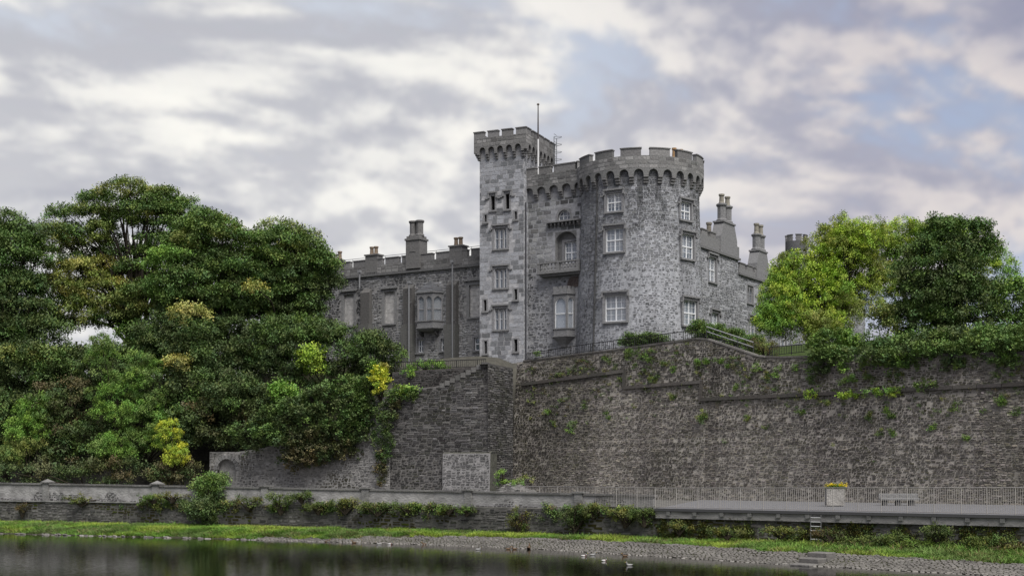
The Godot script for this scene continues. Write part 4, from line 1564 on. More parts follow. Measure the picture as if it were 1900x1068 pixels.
func build_ground() -> void:
	var water := MB.new()
	water.col = Color(1, 1, 1)
	water.quad(Vector3(-500, 0, 120), Vector3(500, 0, 120), Vector3(500, 0, -330), Vector3(-500, 0, -330), Vector3.UP)
	struct("river", water, M.water)
	# the whole ground as one sheet: river bed, bank, walk, hill, park beyond
	var xs := []
	var x := -400.0
	while x < 150.0:
		xs.append(x)
		x += 20.0 if x < -120.0 or x >= 60.0 else (6.0 if x < -60.0 else 1.5)
	xs.append(150.0)
	var rows := []
	for px in xs:
		var w := tab(WATER_EDGE, px)
		var l := tab(RIVER_WALL, px)
		var q := tab(WALL_LINE, px)
		var r := []
		for k in [-30.0, -6.0, -1.0, 0.0]:
			r.append(Vector3(px, maxf(k * 0.25, -2.5) - 0.02, -(w + k)))
		for k in 6:
			var d := lerpf(w, l + 0.15, (k + 1) / 6.0)
			r.append(Vector3(px, bank_y(px, minf(d, l)) + noise_a.get_noise_2d(px * 8.0, d * 8.0) * 0.07, -d))
		r.append(Vector3(px, PATH - 0.06, -(l + 0.4)))
		r.append(Vector3(px, PATH - 0.06, -maxf(q + 2.1, l + 1.0)))
		for o in [2.6, 3.0, 3.8, 5.5, 8.0, 11.0, 14.0, 18.0, 24.0, 34.0, 50.0, 80.0]:
			var d: float = maxf(q + o, l + 1.0 + o)
			var bump := noise_a.get_noise_2d(px * 3.0, d * 3.0) * (0.25 if o > 4.0 else 0.0)
			r.append(Vector3(px, hill_y(px, d) + bump, -d))
		for o in [200.0, 700.0, 4000.0]:
			r.append(Vector3(px * (1.0 + o / 150.0), 13.0, -(q + o)))
		rows.append(r)
	var g := MB.new()
	for i in xs.size():
		for k in rows[i].size():
			var p: Vector3 = rows[i][k]
			var c := Color(0.055, 0.085, 0.025)
			if k < 4: c = Color(0.06, 0.055, 0.04)
			elif k < 10: c = Color(0.06, 0.065, 0.03)
			elif k < 12: c = Color(0.16, 0.155, 0.145)
			elif p.x < -12.0: c = Color(0.035, 0.035, 0.018)
			elif p.x < 17.0 and k < 20: c = Color(0.10, 0.095, 0.08)
			g.vert(p, Vector3.UP, c)
	var m: int = rows[0].size()
	for i in xs.size() - 1:
		for k in m - 1:
			g.face(i * m + k, (i + 1) * m + k, (i + 1) * m + k + 1)
			g.face(i * m + k, (i + 1) * m + k + 1, i * m + k + 1)
	# smooth normals from the faces
	var acc := PackedVector3Array()
	acc.resize(g.v.size())
	for k in range(0, g.ix.size(), 3):
		var a := g.ix[k]
		var b := g.ix[k + 1]
		var c := g.ix[k + 2]
		var nn := (g.v[c] - g.v[a]).cross(g.v[b] - g.v[a])
		if nn.y < 0.0: nn = -nn
		nn = nn.normalized()
		acc[a] += nn; acc[b] += nn; acc[c] += nn
	for k in acc.size():
		g.n[k] = acc[k].normalized() if acc[k].length() > 0.01 else Vector3.UP
	struct("ground", g, M.soil)
	stage("ground")


# a face that follows a ground line: u is x, v is height
func line_face(table: Array, ahead := 0.0) -> Callable:
	return func(u: float, v: float, h: float) -> Vector3:
		var d := tab(table, u)
		var t := Vector3(1.0, 0, -(tab(table, u + 0.05) - tab(table, u - 0.05)) / 0.1).normalized()
		var nn := Vector3(-t.z, 0, t.x)
		return Vector3(u, v, -d) + nn * (h + ahead)


func mossy(u: float, v: float, k: float) -> float:
	return smoothstep(0.02, 0.3, noise_b.get_noise_2d(u * 5.0 + k, v * 7.0) + 0.35 * noise_a.get_noise_2d(u * 22.0, v * 22.0 + k))


func build_terrace_walls() -> void:
	# ---- the great wall below the castle
	var a := Vector3(0, 0, -112.0)
	var b := Vector3(34.04, 0, -86.0)
	var ud := (b - a).normalized()
	var s := flat(a, ud, 0.09)
	var len_ := 76.0
	var at := func(px: float) -> Vector2: return flat_u(a, b, px)
	var tops := []
	for q in [[948, 672], [985, 667], [1160, 645], [1290, 627], [1396, 662], [1440, 664], [1500, 662], [1700, 660], [1900, 655], [2300, 640]]:
		var h: Vector2 = at.call(q[0])
		tops.append([h.x, Hy(q[1], h.y + 1.0)])
	tops[0][0] = minf(tops[0][0], -0.1)
	tops.append([len_, 12.0])
	var top := func(u: float) -> float: return tab(tops, u)
	var wall := thing("terrace_wall", "tall battered rubble retaining wall with stepped string course below the castle", "retaining wall", Vector3(17, PATH, -99))
	var mb := MB.new()
	bedding(mb, s, -0.4, len_, PATH - 0.5, top, [], 1.0, func(u: float, v: float) -> Color:
		var k := 0.41 - 0.16 * weather(u * 0.6, v, 51.0)
		return Color(k, k * 0.93, k * 0.83))
	var wf := part("wall_face", mb, M.mortar, wall)
	var st := MB.new()
	var tone := func(u: float, v: float) -> Color:
		var big := noise_a.get_noise_2d(u * 2.2, v * 2.6 + 40.0) + 0.5 * noise_b.get_noise_2d(u * 8.0 + 7.0, v * 2.0)
		var k := 0.215 * rnd(0.45, 1.55) * (1.0 + 0.85 * big) * (1.0 - 0.45 * streak(u, v, top.call(u), 21.0))
		if streak(u * 0.7 + 300.0, v, 12.3 - u * 0.02, 33.0) > 0.9 and rng.randf() < 0.5:
			k *= 1.8
		if rng.randf() < 0.09:
			k = rnd(0.3, 0.46)
		var c := Color(k, k * rnd(0.88, 0.95), k * rnd(0.72, 0.87))
		var m := mossy(u, v, 3.0) * 0.5
		if top.call(u) - v < 2.6 + 2.0 * noise_a.get_noise_2d(u * 9.0, 90.0):
			m = maxf(m, 0.8 * smoothstep(-0.15, 0.2, noise_b.get_noise_2d(u * 20.0, v * 20.0)))
		return c.lerp(Color(0.075, 0.08, 0.03), m * rnd(0.0, 1.0))
	rubble(st, s, -0.42, 45.0, PATH - 0.3, 16.5, top, Vector2(0.1, 0.22), Vector2(0.12, 0.42), 0.028, 0.07, [], tone, 1.7, 0.07)
	rubble(st, s, 45.0, len_, PATH - 0.3, 16.5, top, Vector2(0.25, 0.4), Vector2(0.4, 0.9), 0.05, 0.07, [], tone, 1.5, 0.03)
	part("rubble_stones", st, M.stone, wf, "stuff")
	# string course in steps
	var sc := [[955, 713], [1146, 688], [1147, 719], [1290, 708], [1291, 741], [1900, 712], [2300, 692]]
	for k in range(0, sc.size() - 1):
		var p0: Array = sc[k]
		var p1: Array = sc[k + 1]
		var h0: Vector2 = at.call(p0[0])
		var h1: Vector2 = at.call(p1[0])
		var y0 := Hy(p0[1], h0.y + 0.8)
		var y1 := Hy(p1[1], h1.y + 0.8)
		var pieces := 1 if p1[0] - p0[0] < 5 else int(maxf(2, (h1.x - h0.x) / 1.6))
		for i in pieces:
			var u0 := lerpf(h0.x, h1.x, float(i) / pieces) + 0.015
			var u1 := lerpf(h0.x, h1.x, float(i + 1) / pieces) - 0.015
			var v0 := lerpf(y0, y1, float(i) / pieces)
			var v1 := lerpf(y0, y1, float(i + 1) / pieces)
			var sm := MB.new()
			var g := rnd(0.07, 0.13)
			sm.col = Color(g, g * 0.93, g * 0.85)
			if pieces == 1:
				face_block(sm, s, h0.x - 0.1, h0.x + 0.14, minf(v0, v1) - 0.14, maxf(v0, v1) + 0.12, -0.05, 0.235)
			else:
				var q := [s.call(u0, v0 - 0.14, 0.0), s.call(u1, v1 - 0.14, 0.0), s.call(u1, v1 + 0.12, 0.0), s.call(u0, v0 + 0.12, 0.0)]
				var nn := out_of(s, u0, v0) * 0.24
				var o := q.map(func(z): return z + nn)
				sm.quad(o[0], o[1], o[2], o[3], nn)
				sm.quad(q[0], q[1], o[1], o[0], Vector3.DOWN)
				sm.quad(q[3], q[2], o[2], o[3], Vector3.UP)
				sm.quad(q[0], q[3], o[3], o[0], -ud)
				sm.quad(q[1], q[2], o[2], o[1], ud)
			part("string_course_stone", sm, M.stone, wall)
	# coping stones along the top
	var u := 0.3
	while u < 52.0:
		var l := rnd(0.7, 1.3)
		var cm := MB.new()
		var bright: bool = u > tops[3][0] and u < tops[4][0]
		var g := rnd(0.2, 0.27) if bright else rnd(0.09, 0.15)
		cm.col = Color(g, g * 0.95, g * 0.88)
		var y0: float = top.call(u) - 0.02
		var y1: float = top.call(u + l) - 0.02
		var q := [s.call(u, y0, 0.1), s.call(u + l - 0.02, y1, 0.1), s.call(u + l - 0.02, y1 + 0.14, 0.1), s.call(u, y0 + 0.14, 0.1)]
		var r := [s.call(u, y0, -0.5), s.call(u + l - 0.02, y1, -0.5), s.call(u + l - 0.02, y1 + 0.14, -0.5), s.call(u, y0 + 0.14, -0.5)]
		cm.quad(q[0], q[1], q[2], q[3], out_of(s, u, y0))
		cm.quad(r[0], r[1], r[2], r[3], -out_of(s, u, y0))
		cm.quad(q[3], q[2], r[2], r[3], Vector3.UP)
		cm.quad(q[0], q[1], r[1], r[0], Vector3.DOWN)
		cm.quad(q[0], q[3], r[3], r[0], -ud)
		cm.quad(q[1], q[2], r[2], r[1], ud)
		part("coping_stone", cm, M.stone, wall)
		u += l
	stage("terrace wall")

	# ---- the stepped bastion beside it
	var c := Vector3(-2.0, 0, -107.0)
	var e := Vector3(-27.9, 0, -117.6)
	var bd := (c - e).normalized()
	var bl := (c - e).length()
	var bs := flat(e, bd, 0.035)
	var atb := func(px: float) -> Vector2: return flat_u(e, c, px)
	var start: float = atb.call(722).x
	var btops := []
	for q in [[722, 722], [750, 721], [812, 716], [860, 692], [893, 675], [905, 674]]:
		var h: Vector2 = atb.call(q[0])
		btops.append([h.x, Hy(q[1], h.y)])
	var btop := func(x: float) -> float: return tab(btops, x)
	var bast := thing("bastion_wall", "dark corner bastion of coursed rubble with stepped sloping coping, beside the tall wall", "bastion", Vector3(-5, PATH, -109))
	var bm := MB.new()
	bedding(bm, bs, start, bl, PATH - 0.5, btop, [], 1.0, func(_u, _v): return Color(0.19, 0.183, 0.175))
	var sd := Vector3(2.0, 0, -5.0).normalized()
	var ss := flat(c, sd, 0.0)
	var sl := 5.6
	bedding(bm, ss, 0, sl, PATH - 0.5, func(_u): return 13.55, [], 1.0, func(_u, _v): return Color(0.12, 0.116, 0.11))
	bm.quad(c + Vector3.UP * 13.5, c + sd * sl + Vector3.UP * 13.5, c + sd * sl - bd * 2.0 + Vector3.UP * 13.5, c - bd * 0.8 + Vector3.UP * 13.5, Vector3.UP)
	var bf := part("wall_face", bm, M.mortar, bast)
	var bst := MB.new()
	var btone := func(x: float, v: float) -> Color:
		var k := 0.12 * rnd(0.4, 1.7) * (1.0 + 0.5 * noise_a.get_noise_2d(x * 6.0 + 300.0, v * 6.0))
		if rng.randf() < 0.05:
			k = rnd(0.2, 0.34)
		var cc := Color(k, k * 0.97, k * rnd(0.9, 0.98))
		return cc.lerp(Color(0.04, 0.045, 0.02), mossy(x, v, 77.0) * 0.6 * rng.randf())
	rubble(bst, bs, start, bl, 5.9, 14.0, btop, Vector2(0.13, 0.24), Vector2(0.25, 0.7), 0.035, 0.06, [], btone, 0.9, 0.03)
	rubble(bst, bs, start, bl, PATH - 0.3, 5.9, btop, Vector2(0.15, 0.3), Vector2(0.2, 0.6), 0.05, 0.06, [], btone, 1.6, 0.03)
	rubble(bst, ss, 0, sl, PATH - 0.3, 13.5, func(_x): return 13.5, Vector2(0.14, 0.26), Vector2(0.25, 0.7), 0.035, 0.06, [], btone, 1.0, 0.03)
	part("rubble_stones", bst, M.stone, bf, "stuff")
	# paler plinth at its foot
	var p0: float = atb.call(822).x
	var ps := flat(e + Vector3(-bd.z, 0, bd.x) * 0.35, bd, 0.05)
	var pv := Hy(841, 108)
	var pm := MB.new()
	bedding(pm, ps, p0, bl + 0.25, PATH - 0.5, func(_x): return pv, [], 1.0, func(_u, _v): return Color(0.33, 0.325, 0.32))
	pm.col = Color(0.12, 0.12, 0.1)
	pm.quad(ps.call(p0, pv, 0), ps.call(bl + 0.25, pv, 0), ps.call(bl + 0.25, pv + 0.15, -0.35), ps.call(p0, pv + 0.15, -0.35), Vector3.UP)
	pm.quad(ps.call(p0, PATH - 0.5, 0), ps.call(p0, pv, 0), ps.call(p0, pv, -0.4), ps.call(p0, PATH - 0.5, -0.4), -bd)
	pm.quad(ps.call(bl + 0.25, PATH - 0.5, 0), ps.call(bl + 0.25, pv, 0), ps.call(bl + 0.25, pv, -1.4), ps.call(bl + 0.25, PATH - 0.5, -1.4), bd)
	var pf := part("plinth", pm, M.mortar, bast)
	var pst := MB.new()
	rubble(pst, ps, p0, bl + 0.2, PATH - 0.3, pv, func(_x): return pv, Vector2(0.16, 0.3), Vector2(0.2, 0.55), 0.05, 0.05, [], func(x: float, v: float) -> Color:
		var k := 0.24 * rnd(0.5, 1.5)
		return Color(k, k * 0.985, k * 0.96), 1.6, 0.05)
	part("rubble_stones", pst, M.stone, pf, "stuff")
	# stepped coping
	var steps := 9
	for k in steps:
		var u0: float = lerpf(atb.call(812).x, atb.call(900).x, float(k) / steps)
		var u1: float = lerpf(atb.call(812).x, atb.call(900).x, float(k + 1) / steps)
		var cm := MB.new()
		var g := rnd(0.12, 0.2)
		cm.col = Color(g, g * 0.98, g * 0.94)
		var y: float = btop.call((u0 + u1) / 2.0)
		face_block(cm, bs, u0 + 0.02, u1 - 0.02, y - 0.25, y + 0.16, -0.7, 0.1)
		part("coping_step", cm, M.stone, bast)
	stage("bastion")

	# ---- the low garden wall with the blocked arch
	var gw := thing("garden_wall", "overgrown rubble wall with a blocked round arch beyond the river walk", "wall", Vector3(-20, PATH, -114))
	var gtops := []
	for q in [[380, 838], [440, 838], [500, 828], [560, 800], [640, 770], [723, 728]]:
		var h: Vector2 = atb.call(q[0])
		gtops.append([h.x, Hy(q[1], h.y)])
	var gtop := func(x: float) -> float: return tab(gtops, x)
	var gu0: float = atb.call(386).x
	var niche: Vector2 = atb.call(418)
	var nw := 2.0
	var n0 := PATH
	var n1 := Hy(851, niche.y)
	var gm := MB.new()
	var hole := Rect2(niche.x - nw / 2.0, n0, nw, n1 - n0)
	bedding(gm, bs, gu0, start, PATH - 0.5, gtop, [Rect2(niche.x - nw / 2.0, n0 - 0.2, nw, n1 - n0 + 0.2)], 1.0, func(_u, _v): return Color(0.36, 0.35, 0.335))
	var t := frame_at(bs, niche.x, 0, 0)
	t.origin = bs.call(niche.x, n1, 0.0) * Vector3(1, 0, 1)
	var ap := arch_pts(0, nw / 2.0, n1 - nw / 2.0, nw / 2.0)
	for i in ap.size() - 1:
		var p: Vector2 = ap[i]
		var q: Vector2 = ap[i + 1]
		gm.quad(t * Vector3(p.x, p.y, 0), t * Vector3(q.x, q.y, 0), t * Vector3(q.x, n1, 0), t * Vector3(p.x, n1, 0), t.basis.z)
		gm.quad(t * Vector3(p.x, p.y, 0), t * Vector3(q.x, q.y, 0), t * Vector3(q.x, q.y, -0.5), t * Vector3(p.x, p.y, -0.5), Vector3.DOWN)
	gm.quad(t * Vector3(-1.1, n0 - 0.3, -0.35), t * Vector3(1.1, n0 - 0.3, -0.35), t * Vector3(1.1, n1 + 0.1, -0.35), t * Vector3(-1.1, n1 + 0.1, -0.35), t.basis.z)
	gm.quad(bs.call(gu0, PATH - 0.5, 0), bs.call(gu0, gtop.call(gu0), 0), bs.call(gu0, gtop.call(gu0), -0.8), bs.call(gu0, PATH - 0.5, -0.8), -bd)
	var gf := part("wall_face", gm, M.mortar, gw)
	var gs := MB.new()
	rubble(gs, bs, gu0, start, PATH - 0.3, 11.5, gtop, Vector2(0.14, 0.28), Vector2(0.18, 0.5), 0.05, 0.06, [hole.grow(0.05)], func(x: float, v: float) -> Color:
		var k := 0.27 * rnd(0.4, 1.5) * (1.0 + 1.0 * noise_a.get_noise_2d(x * 7.0 + 80.0, v * 7.0))
		return Color(k, k * 0.97, k * 0.93).lerp(Color(0.05, 0.045, 0.02), mossy(x, v, 13.0) * 0.7), 1.6, 0.06)
	part("rubble_stones", gs, M.stone, gf, "stuff")
	for k in 11:
		var th0 := PI * k / 11.0
		var th1 := PI * (k + 1) / 11.0
		var vm := MB.new()
		var g := rnd(0.2, 0.36)
		vm.col = Color(g, g * 0.99, g * 0.97)
		var yc := n1 - nw / 2.0
		var poly := []
		for w in [[th0 + 0.02, nw / 2.0], [th1 - 0.02, nw / 2.0], [th1 - 0.02, nw / 2.0 + 0.38], [th0 + 0.02, nw / 2.0 + 0.38]]:
			poly.append(Vector2(-cos(w[0]) * w[1], yc + sin(w[0]) * w[1]))
		vm.slab(t, poly, -0.3, 0.09)
		part("voussoir", vm, M.stone, gw)

	# ---- small upper wall behind the stepped coping, under the long wing
	var iw := thing("upper_wall", "low dark rubble wall under the long castle wing, topped by railings", "wall", Vector3(-7, 11, -114))
	var ia := P(728, 0, 115.5) * Vector3(1, 0, 1)
	var ib := P(908, 0, 112.0) * Vector3(1, 0, 1)
	var is_ := flat(ia, (ib - ia).normalized())
	var il := (ib - ia).length()
	var im := MB.new()
	var itop := func(x: float) -> float: return lerpf(13.45, 13.75, clampf(x / il, 0, 1))
	bedding(im, is_, 0, il, 10.5, itop, [], 1.0, func(_u, _v): return Color(0.11, 0.105, 0.1))
	im.quad(is_.call(0, 13.45, 0), is_.call(il, 13.75, 0), is_.call(il, 13.75, -3.5), is_.call(0, 13.45, -3.5), Vector3.UP)
	var if_ := part("wall_face", im, M.mortar, iw)
	var ist := MB.new()
	rubble(ist, is_, 0, il, 10.5, 13.6, itop, Vector2(0.14, 0.26), Vector2(0.2, 0.55), 0.04, 0.05, [], func(_x, _v) -> Color:
		var k := 0.1 * rnd(0.5, 1.5)
		return Color(k, k * 0.97, k * 0.93), 1.3, 0.03)
	part("rubble_stones", ist, M.stone, if_, "stuff")
	var ic := MB.new()
	ic.col = Color(0.1, 0.1, 0.1)
	face_block(ic, is_, 0, il, 13.45, 13.6, -0.4, 0.06)
	stage("garden wall")


# how far up the bank the cobbles reach
func cobble_width(u: float) -> float:
	if u < -18.0:
		return 0.55 + 0.3 * noise_a.get_noise_2d(u * 30.0, 4.0)
	return clampf(0.8 + (u + 18.0) * 0.13, 0.6, 4.2) + 0.8 * noise_a.get_noise_2d(u * 16.0, 8.0)


# ---------------------------------------------------------------- river side
func build_riverside() -> void:
	# lower wall along the bank
	var rw := thing("river_wall", "low mossy rubble river wall above the grassy bank", "river wall", Vector3(0, 0.9, -86))
	var s := line_face(RIVER_WALL, 0.12)
	var mb := MB.new()
	var top := func(x: float) -> float: return 2.28
	bedding(mb, s, -75, 60, 0.2, top, [], 1.5, func(_u, _v): return Color(0.16, 0.155, 0.145))
	for k in 90:
		var x0 := lerpf(-75, 9.0, k / 90.0)
		var x1 := lerpf(-75, 9.0, (k + 1) / 90.0)
		mb.col = Color(0.17, 0.165, 0.15)
		mb.quad(s.call(x0, 2.28, 0), s.call(x1, 2.28, 0), s.call(x1, 2.34, -0.5), s.call(x0, 2.34, -0.5), Vector3.UP)
	var f := part("wall_face", mb, M.render, rw)
	var st := MB.new()
	var tone := func(u: float, v: float) -> Color:
		var k := 0.15 * rnd(0.5, 1.5) * (1.0 + 0.7 * noise_a.get_noise_2d(u * 6.0, v * 6.0 + 9.0))
		var m := mossy(u, v, 30.0)
		if u > 8.5 and v < 1.95 + 0.4 * noise_a.get_noise_2d(u * 40.0, 3.0):
			m = maxf(m, 0.85 * smoothstep(-0.35, 0.0, noise_b.get_noise_2d(u * 16.0, v * 5.0)))
		return Color(k, k * 0.97, k * 0.93).lerp(Color(0.05, 0.045, 0.013) if rng.randf() < 0.7 else Color(0.06, 0.075, 0.015), m)
	rubble(st, s, -60, 46, 0.4, 2.2, top, Vector2(0.14, 0.26), Vector2(0.2, 0.65), 0.04, 0.05, [], tone, 1.5, 0.12)
	part("rubble_stones", st, M.stone, f, "stuff")
	var ledge := MB.new()
	for k in 40:
		var x0 := lerpf(-75, -24.0, k / 40.0)
		var x1 := lerpf(-75, -24.0, (k + 1) / 40.0)
		ledge.col = Color(0.3, 0.3, 0.29)
		face_block(ledge, s, x0, x1, 2.22, 2.3, 0.0, 0.12)
	part("ledge", ledge, M.render, rw)

	# rendered parapet with piers
	var pp := thing("parapet_wall", "long low rendered parapet wall with coping and piers along the river walk", "parapet wall", Vector3(-20, 2.3, -92))
	var ps := line_face(RIVER_WALL, -0.12)
	var ptop := func(x: float) -> float: return lerpf(3.63, 3.13, clampf((x + 43.0) / 51.0, -0.6, 1.0))
	var pm := MB.new()
	var xend := 8.5
	for k in 60:
		var x0 := lerpf(-75, xend, k / 60.0)
		var x1 := lerpf(-75, xend, (k + 1) / 60.0)
		var g := 0.42
		pm.col = Color(g, g * 0.985, g * 0.955)
		pm.quad(ps.call(x0, 2.2, 0), ps.call(x1, 2.2, 0), ps.call(x1, ptop.call(x1), 0), ps.call(x0, ptop.call(x0), 0), out_of(ps, x0, 2))
		pm.quad(ps.call(x0, 2.2, -0.3), ps.call(x1, 2.2, -0.3), ps.call(x1, ptop.call(x1), -0.3), ps.call(x0, ptop.call(x0), -0.3), -out_of(ps, x0, 2))
	pm.quad(ps.call(xend, 2.2, 0), ps.call(xend, 3.1, 0), ps.call(xend, 3.1, -0.3), ps.call(xend, 2.2, -0.3), Vector3.RIGHT)
	part("wall_face", pm, M.render, pp)
	# stains where the render has fallen off: rubble showing through
	var pst := MB.new()
	rubble(pst, ps, -50, xend, 2.3, 3.0, func(x: float) -> float: return 2.42 + 0.62 * smoothstep(-0.1, 0.35, noise_a.get_noise_2d(x * 6.0, 17.0)), Vector2(0.1, 0.18), Vector2(0.14, 0.4), 0.03, 0.025, [], func(_u, _v) -> Color:
		var k := 0.13 * rnd(0.6, 1.5)
		return Color(k, k * 0.97, k * 0.93), 1.4, 0.1)
	part("bared_stones", pst, M.stone, pp, "stuff")
	for k in 60:
		var x0 := lerpf(-75, xend + 0.1, k / 60.0)
		var x1 := lerpf(-75, xend + 0.1, (k + 1) / 60.0) - 0.012
		var cm := MB.new()
		var g := rnd(0.15, 0.24)
		cm.col = Color(g, g * 0.98, g * 0.94)
		var y: float = ptop.call((x0 + x1) / 2.0)
		face_block(cm, ps, x0, x1, y - 0.01, y + 0.11, -0.4, 0.1)
		part("coping_stone", cm, M.stone, pp)
	var la := Vector3(-41, 0, -104)
	var lb := Vector3(-5.5, 0, -88)
	for px in [-120, 83, 287, 490, 677, 868, 1073]:
		var x := 0.0
		if px < 830:
			x = lerpf(-41, -5.5, cross_at(la, lb, px))
		else:
			x = lerpf(-5.5, 8.1, cross_at(lb, Vector3(8.1, 0, -78.6), px))
		var t := frame_at(ps, x, 0, 0)
		var y: float = ptop.call(x)
		var pr := MB.new()
		pr.col = Color(0.3, 0.295, 0.285)
		pr.box(t, Vector3(-0.28, 2.2, -0.42), Vector3(0.28, y + 0.14, 0.14))
		var pier := part("pier", pr, M.render, pp)
		var cap := MB.new()
		cap.col = Color(0.26, 0.255, 0.245)
		if px < 400:
			cap.box(t, Vector3(-0.4, y + 0.14, -0.54), Vector3(0.4, y + 0.24, 0.26))
			for k in 4:
				var q0 := Vector3(-0.36 if k in [0, 3] else 0.36, y + 0.24, 0.22 if k in [0, 1] else -0.5)
				var q1 := Vector3(-0.36 if k in [2, 3] else 0.36, y + 0.24, 0.22 if k in [0, 3] else -0.5)
				cap.tri(t * q0, t * q1, t * Vector3(0, y + 0.46, -0.14), t.basis * Vector3(q0.x + q1.x, 0.5, q0.z + q1.z + 0.28))
		else:
			cap.box(t, Vector3(-0.42, y + 0.12, -0.5), Vector3(0.42, y + 0.22, 0.22))
		part("pier_cap", cap, M.render, pier)

	# cobbled revetment at the water
	var rv := MB.new()
	var rs := func(u: float, v: float, h: float) -> Vector3:
		var w := tab(WATER_EDGE, u)
		var d := w - 0.35 + v
		var nn := Vector3(-0.35, 0.75, 0.55).normalized()
		return Vector3(u, bank_y(u, d) if v > 0.35 else (v - 0.35) * 0.4, -d) + nn * (h + 0.03)
	var wide := func(u: float) -> float:
		return cobble_width(u)
	var rt := func(u: float, v: float) -> Color:
		var k := rnd(0.17, 0.26) * (1.0 + 0.3 * noise_a.get_noise_2d(u * 9.0, v * 20.0))
		if v < 0.6 and rng.randf() < 0.5: k = rnd(0.25, 0.36)
		return Color(k, k * 0.95, k * 0.87)
	rubble(rv, rs, -58, -18, 0.0, 1.0, wide, Vector2(0.16, 0.3), Vector2(0.2, 0.6), 0.03, 0.1, [], rt, 1.8, 0.25)
	rubble(rv, rs, -18, 46, 0.0, 5.0, wide, Vector2(0.13, 0.2), Vector2(0.13, 0.28), 0.018, 0.05, [], rt, 1.2, 0.03)
	var ro := part("cobbled_revetment", rv, M.stone, self)
	tag(ro, "sloping grey cobbled revetment and loose stones at the water's edge", "revetment", "", "stuff")

	# stone steps down to the water
	var sx := lerpf(14.0, 16.0, 0.0)
	var sp := P(1492, 1046, 64.3)
	var stp := thing("water_steps", "three worn stone steps leading down into the river", "steps", Vector3(sp.x, 0, sp.z))
	var dir := Vector3(1, 0, 1.0).normalized()
	var inn := Vector3(dir.z, 0, -dir.x)
	for k in 3:
		var sm := MB.new()
		var g := rnd(0.15, 0.2)
		sm.col = Color(g, g * 0.96, g * 0.9)
		var tf := Transform3D(Basis(dir, Vector3.UP, -inn), Vector3(sp.x, 0, sp.z) + inn * (k * 0.8 - 0.3))
		sm.block(tf, Vector3(-0.55, -0.4, -0.8), Vector3(0.55, 0.1 + 0.25 * k, 0.1), 0.04)
		part("step", sm, M.stone, stp)
	# mossy rubble heap in the angle of the wall
	var heap := MB.new()
	for k in 150:
		var px := rnd(925, 992)
		var hgt := rnd(0.0, 1.0)
		var d := 103.5 + hgt * 6.5
		var p := P(px, 0, d)
		var y := PATH + 0.05 + hgt * 1.1 * (1.0 - absf(px - 952) / 55.0)
		var tf := Transform3D(Basis.from_euler(Vector3(rnd(-0.3, 0.3), rnd(0, 3), rnd(-0.3, 0.3))), Vector3(p.x, y, p.z))
		var g := rnd(0.1, 0.26)
		heap.col = Color(g, g * 0.98, g * 0.94)
		heap.block(tf, Vector3(-rnd(0.2, 0.45), -1.2, -0.3), Vector3(rnd(0.2, 0.45), rnd(0.05, 0.16), 0.3), 0.04)
	var hp := part("rubble_heap", heap, M.stone, self)
	tag(hp, "pale mossy rubble heap in the corner between bastion and tall wall", "rubble", "", "stuff")
	stage("riverside")


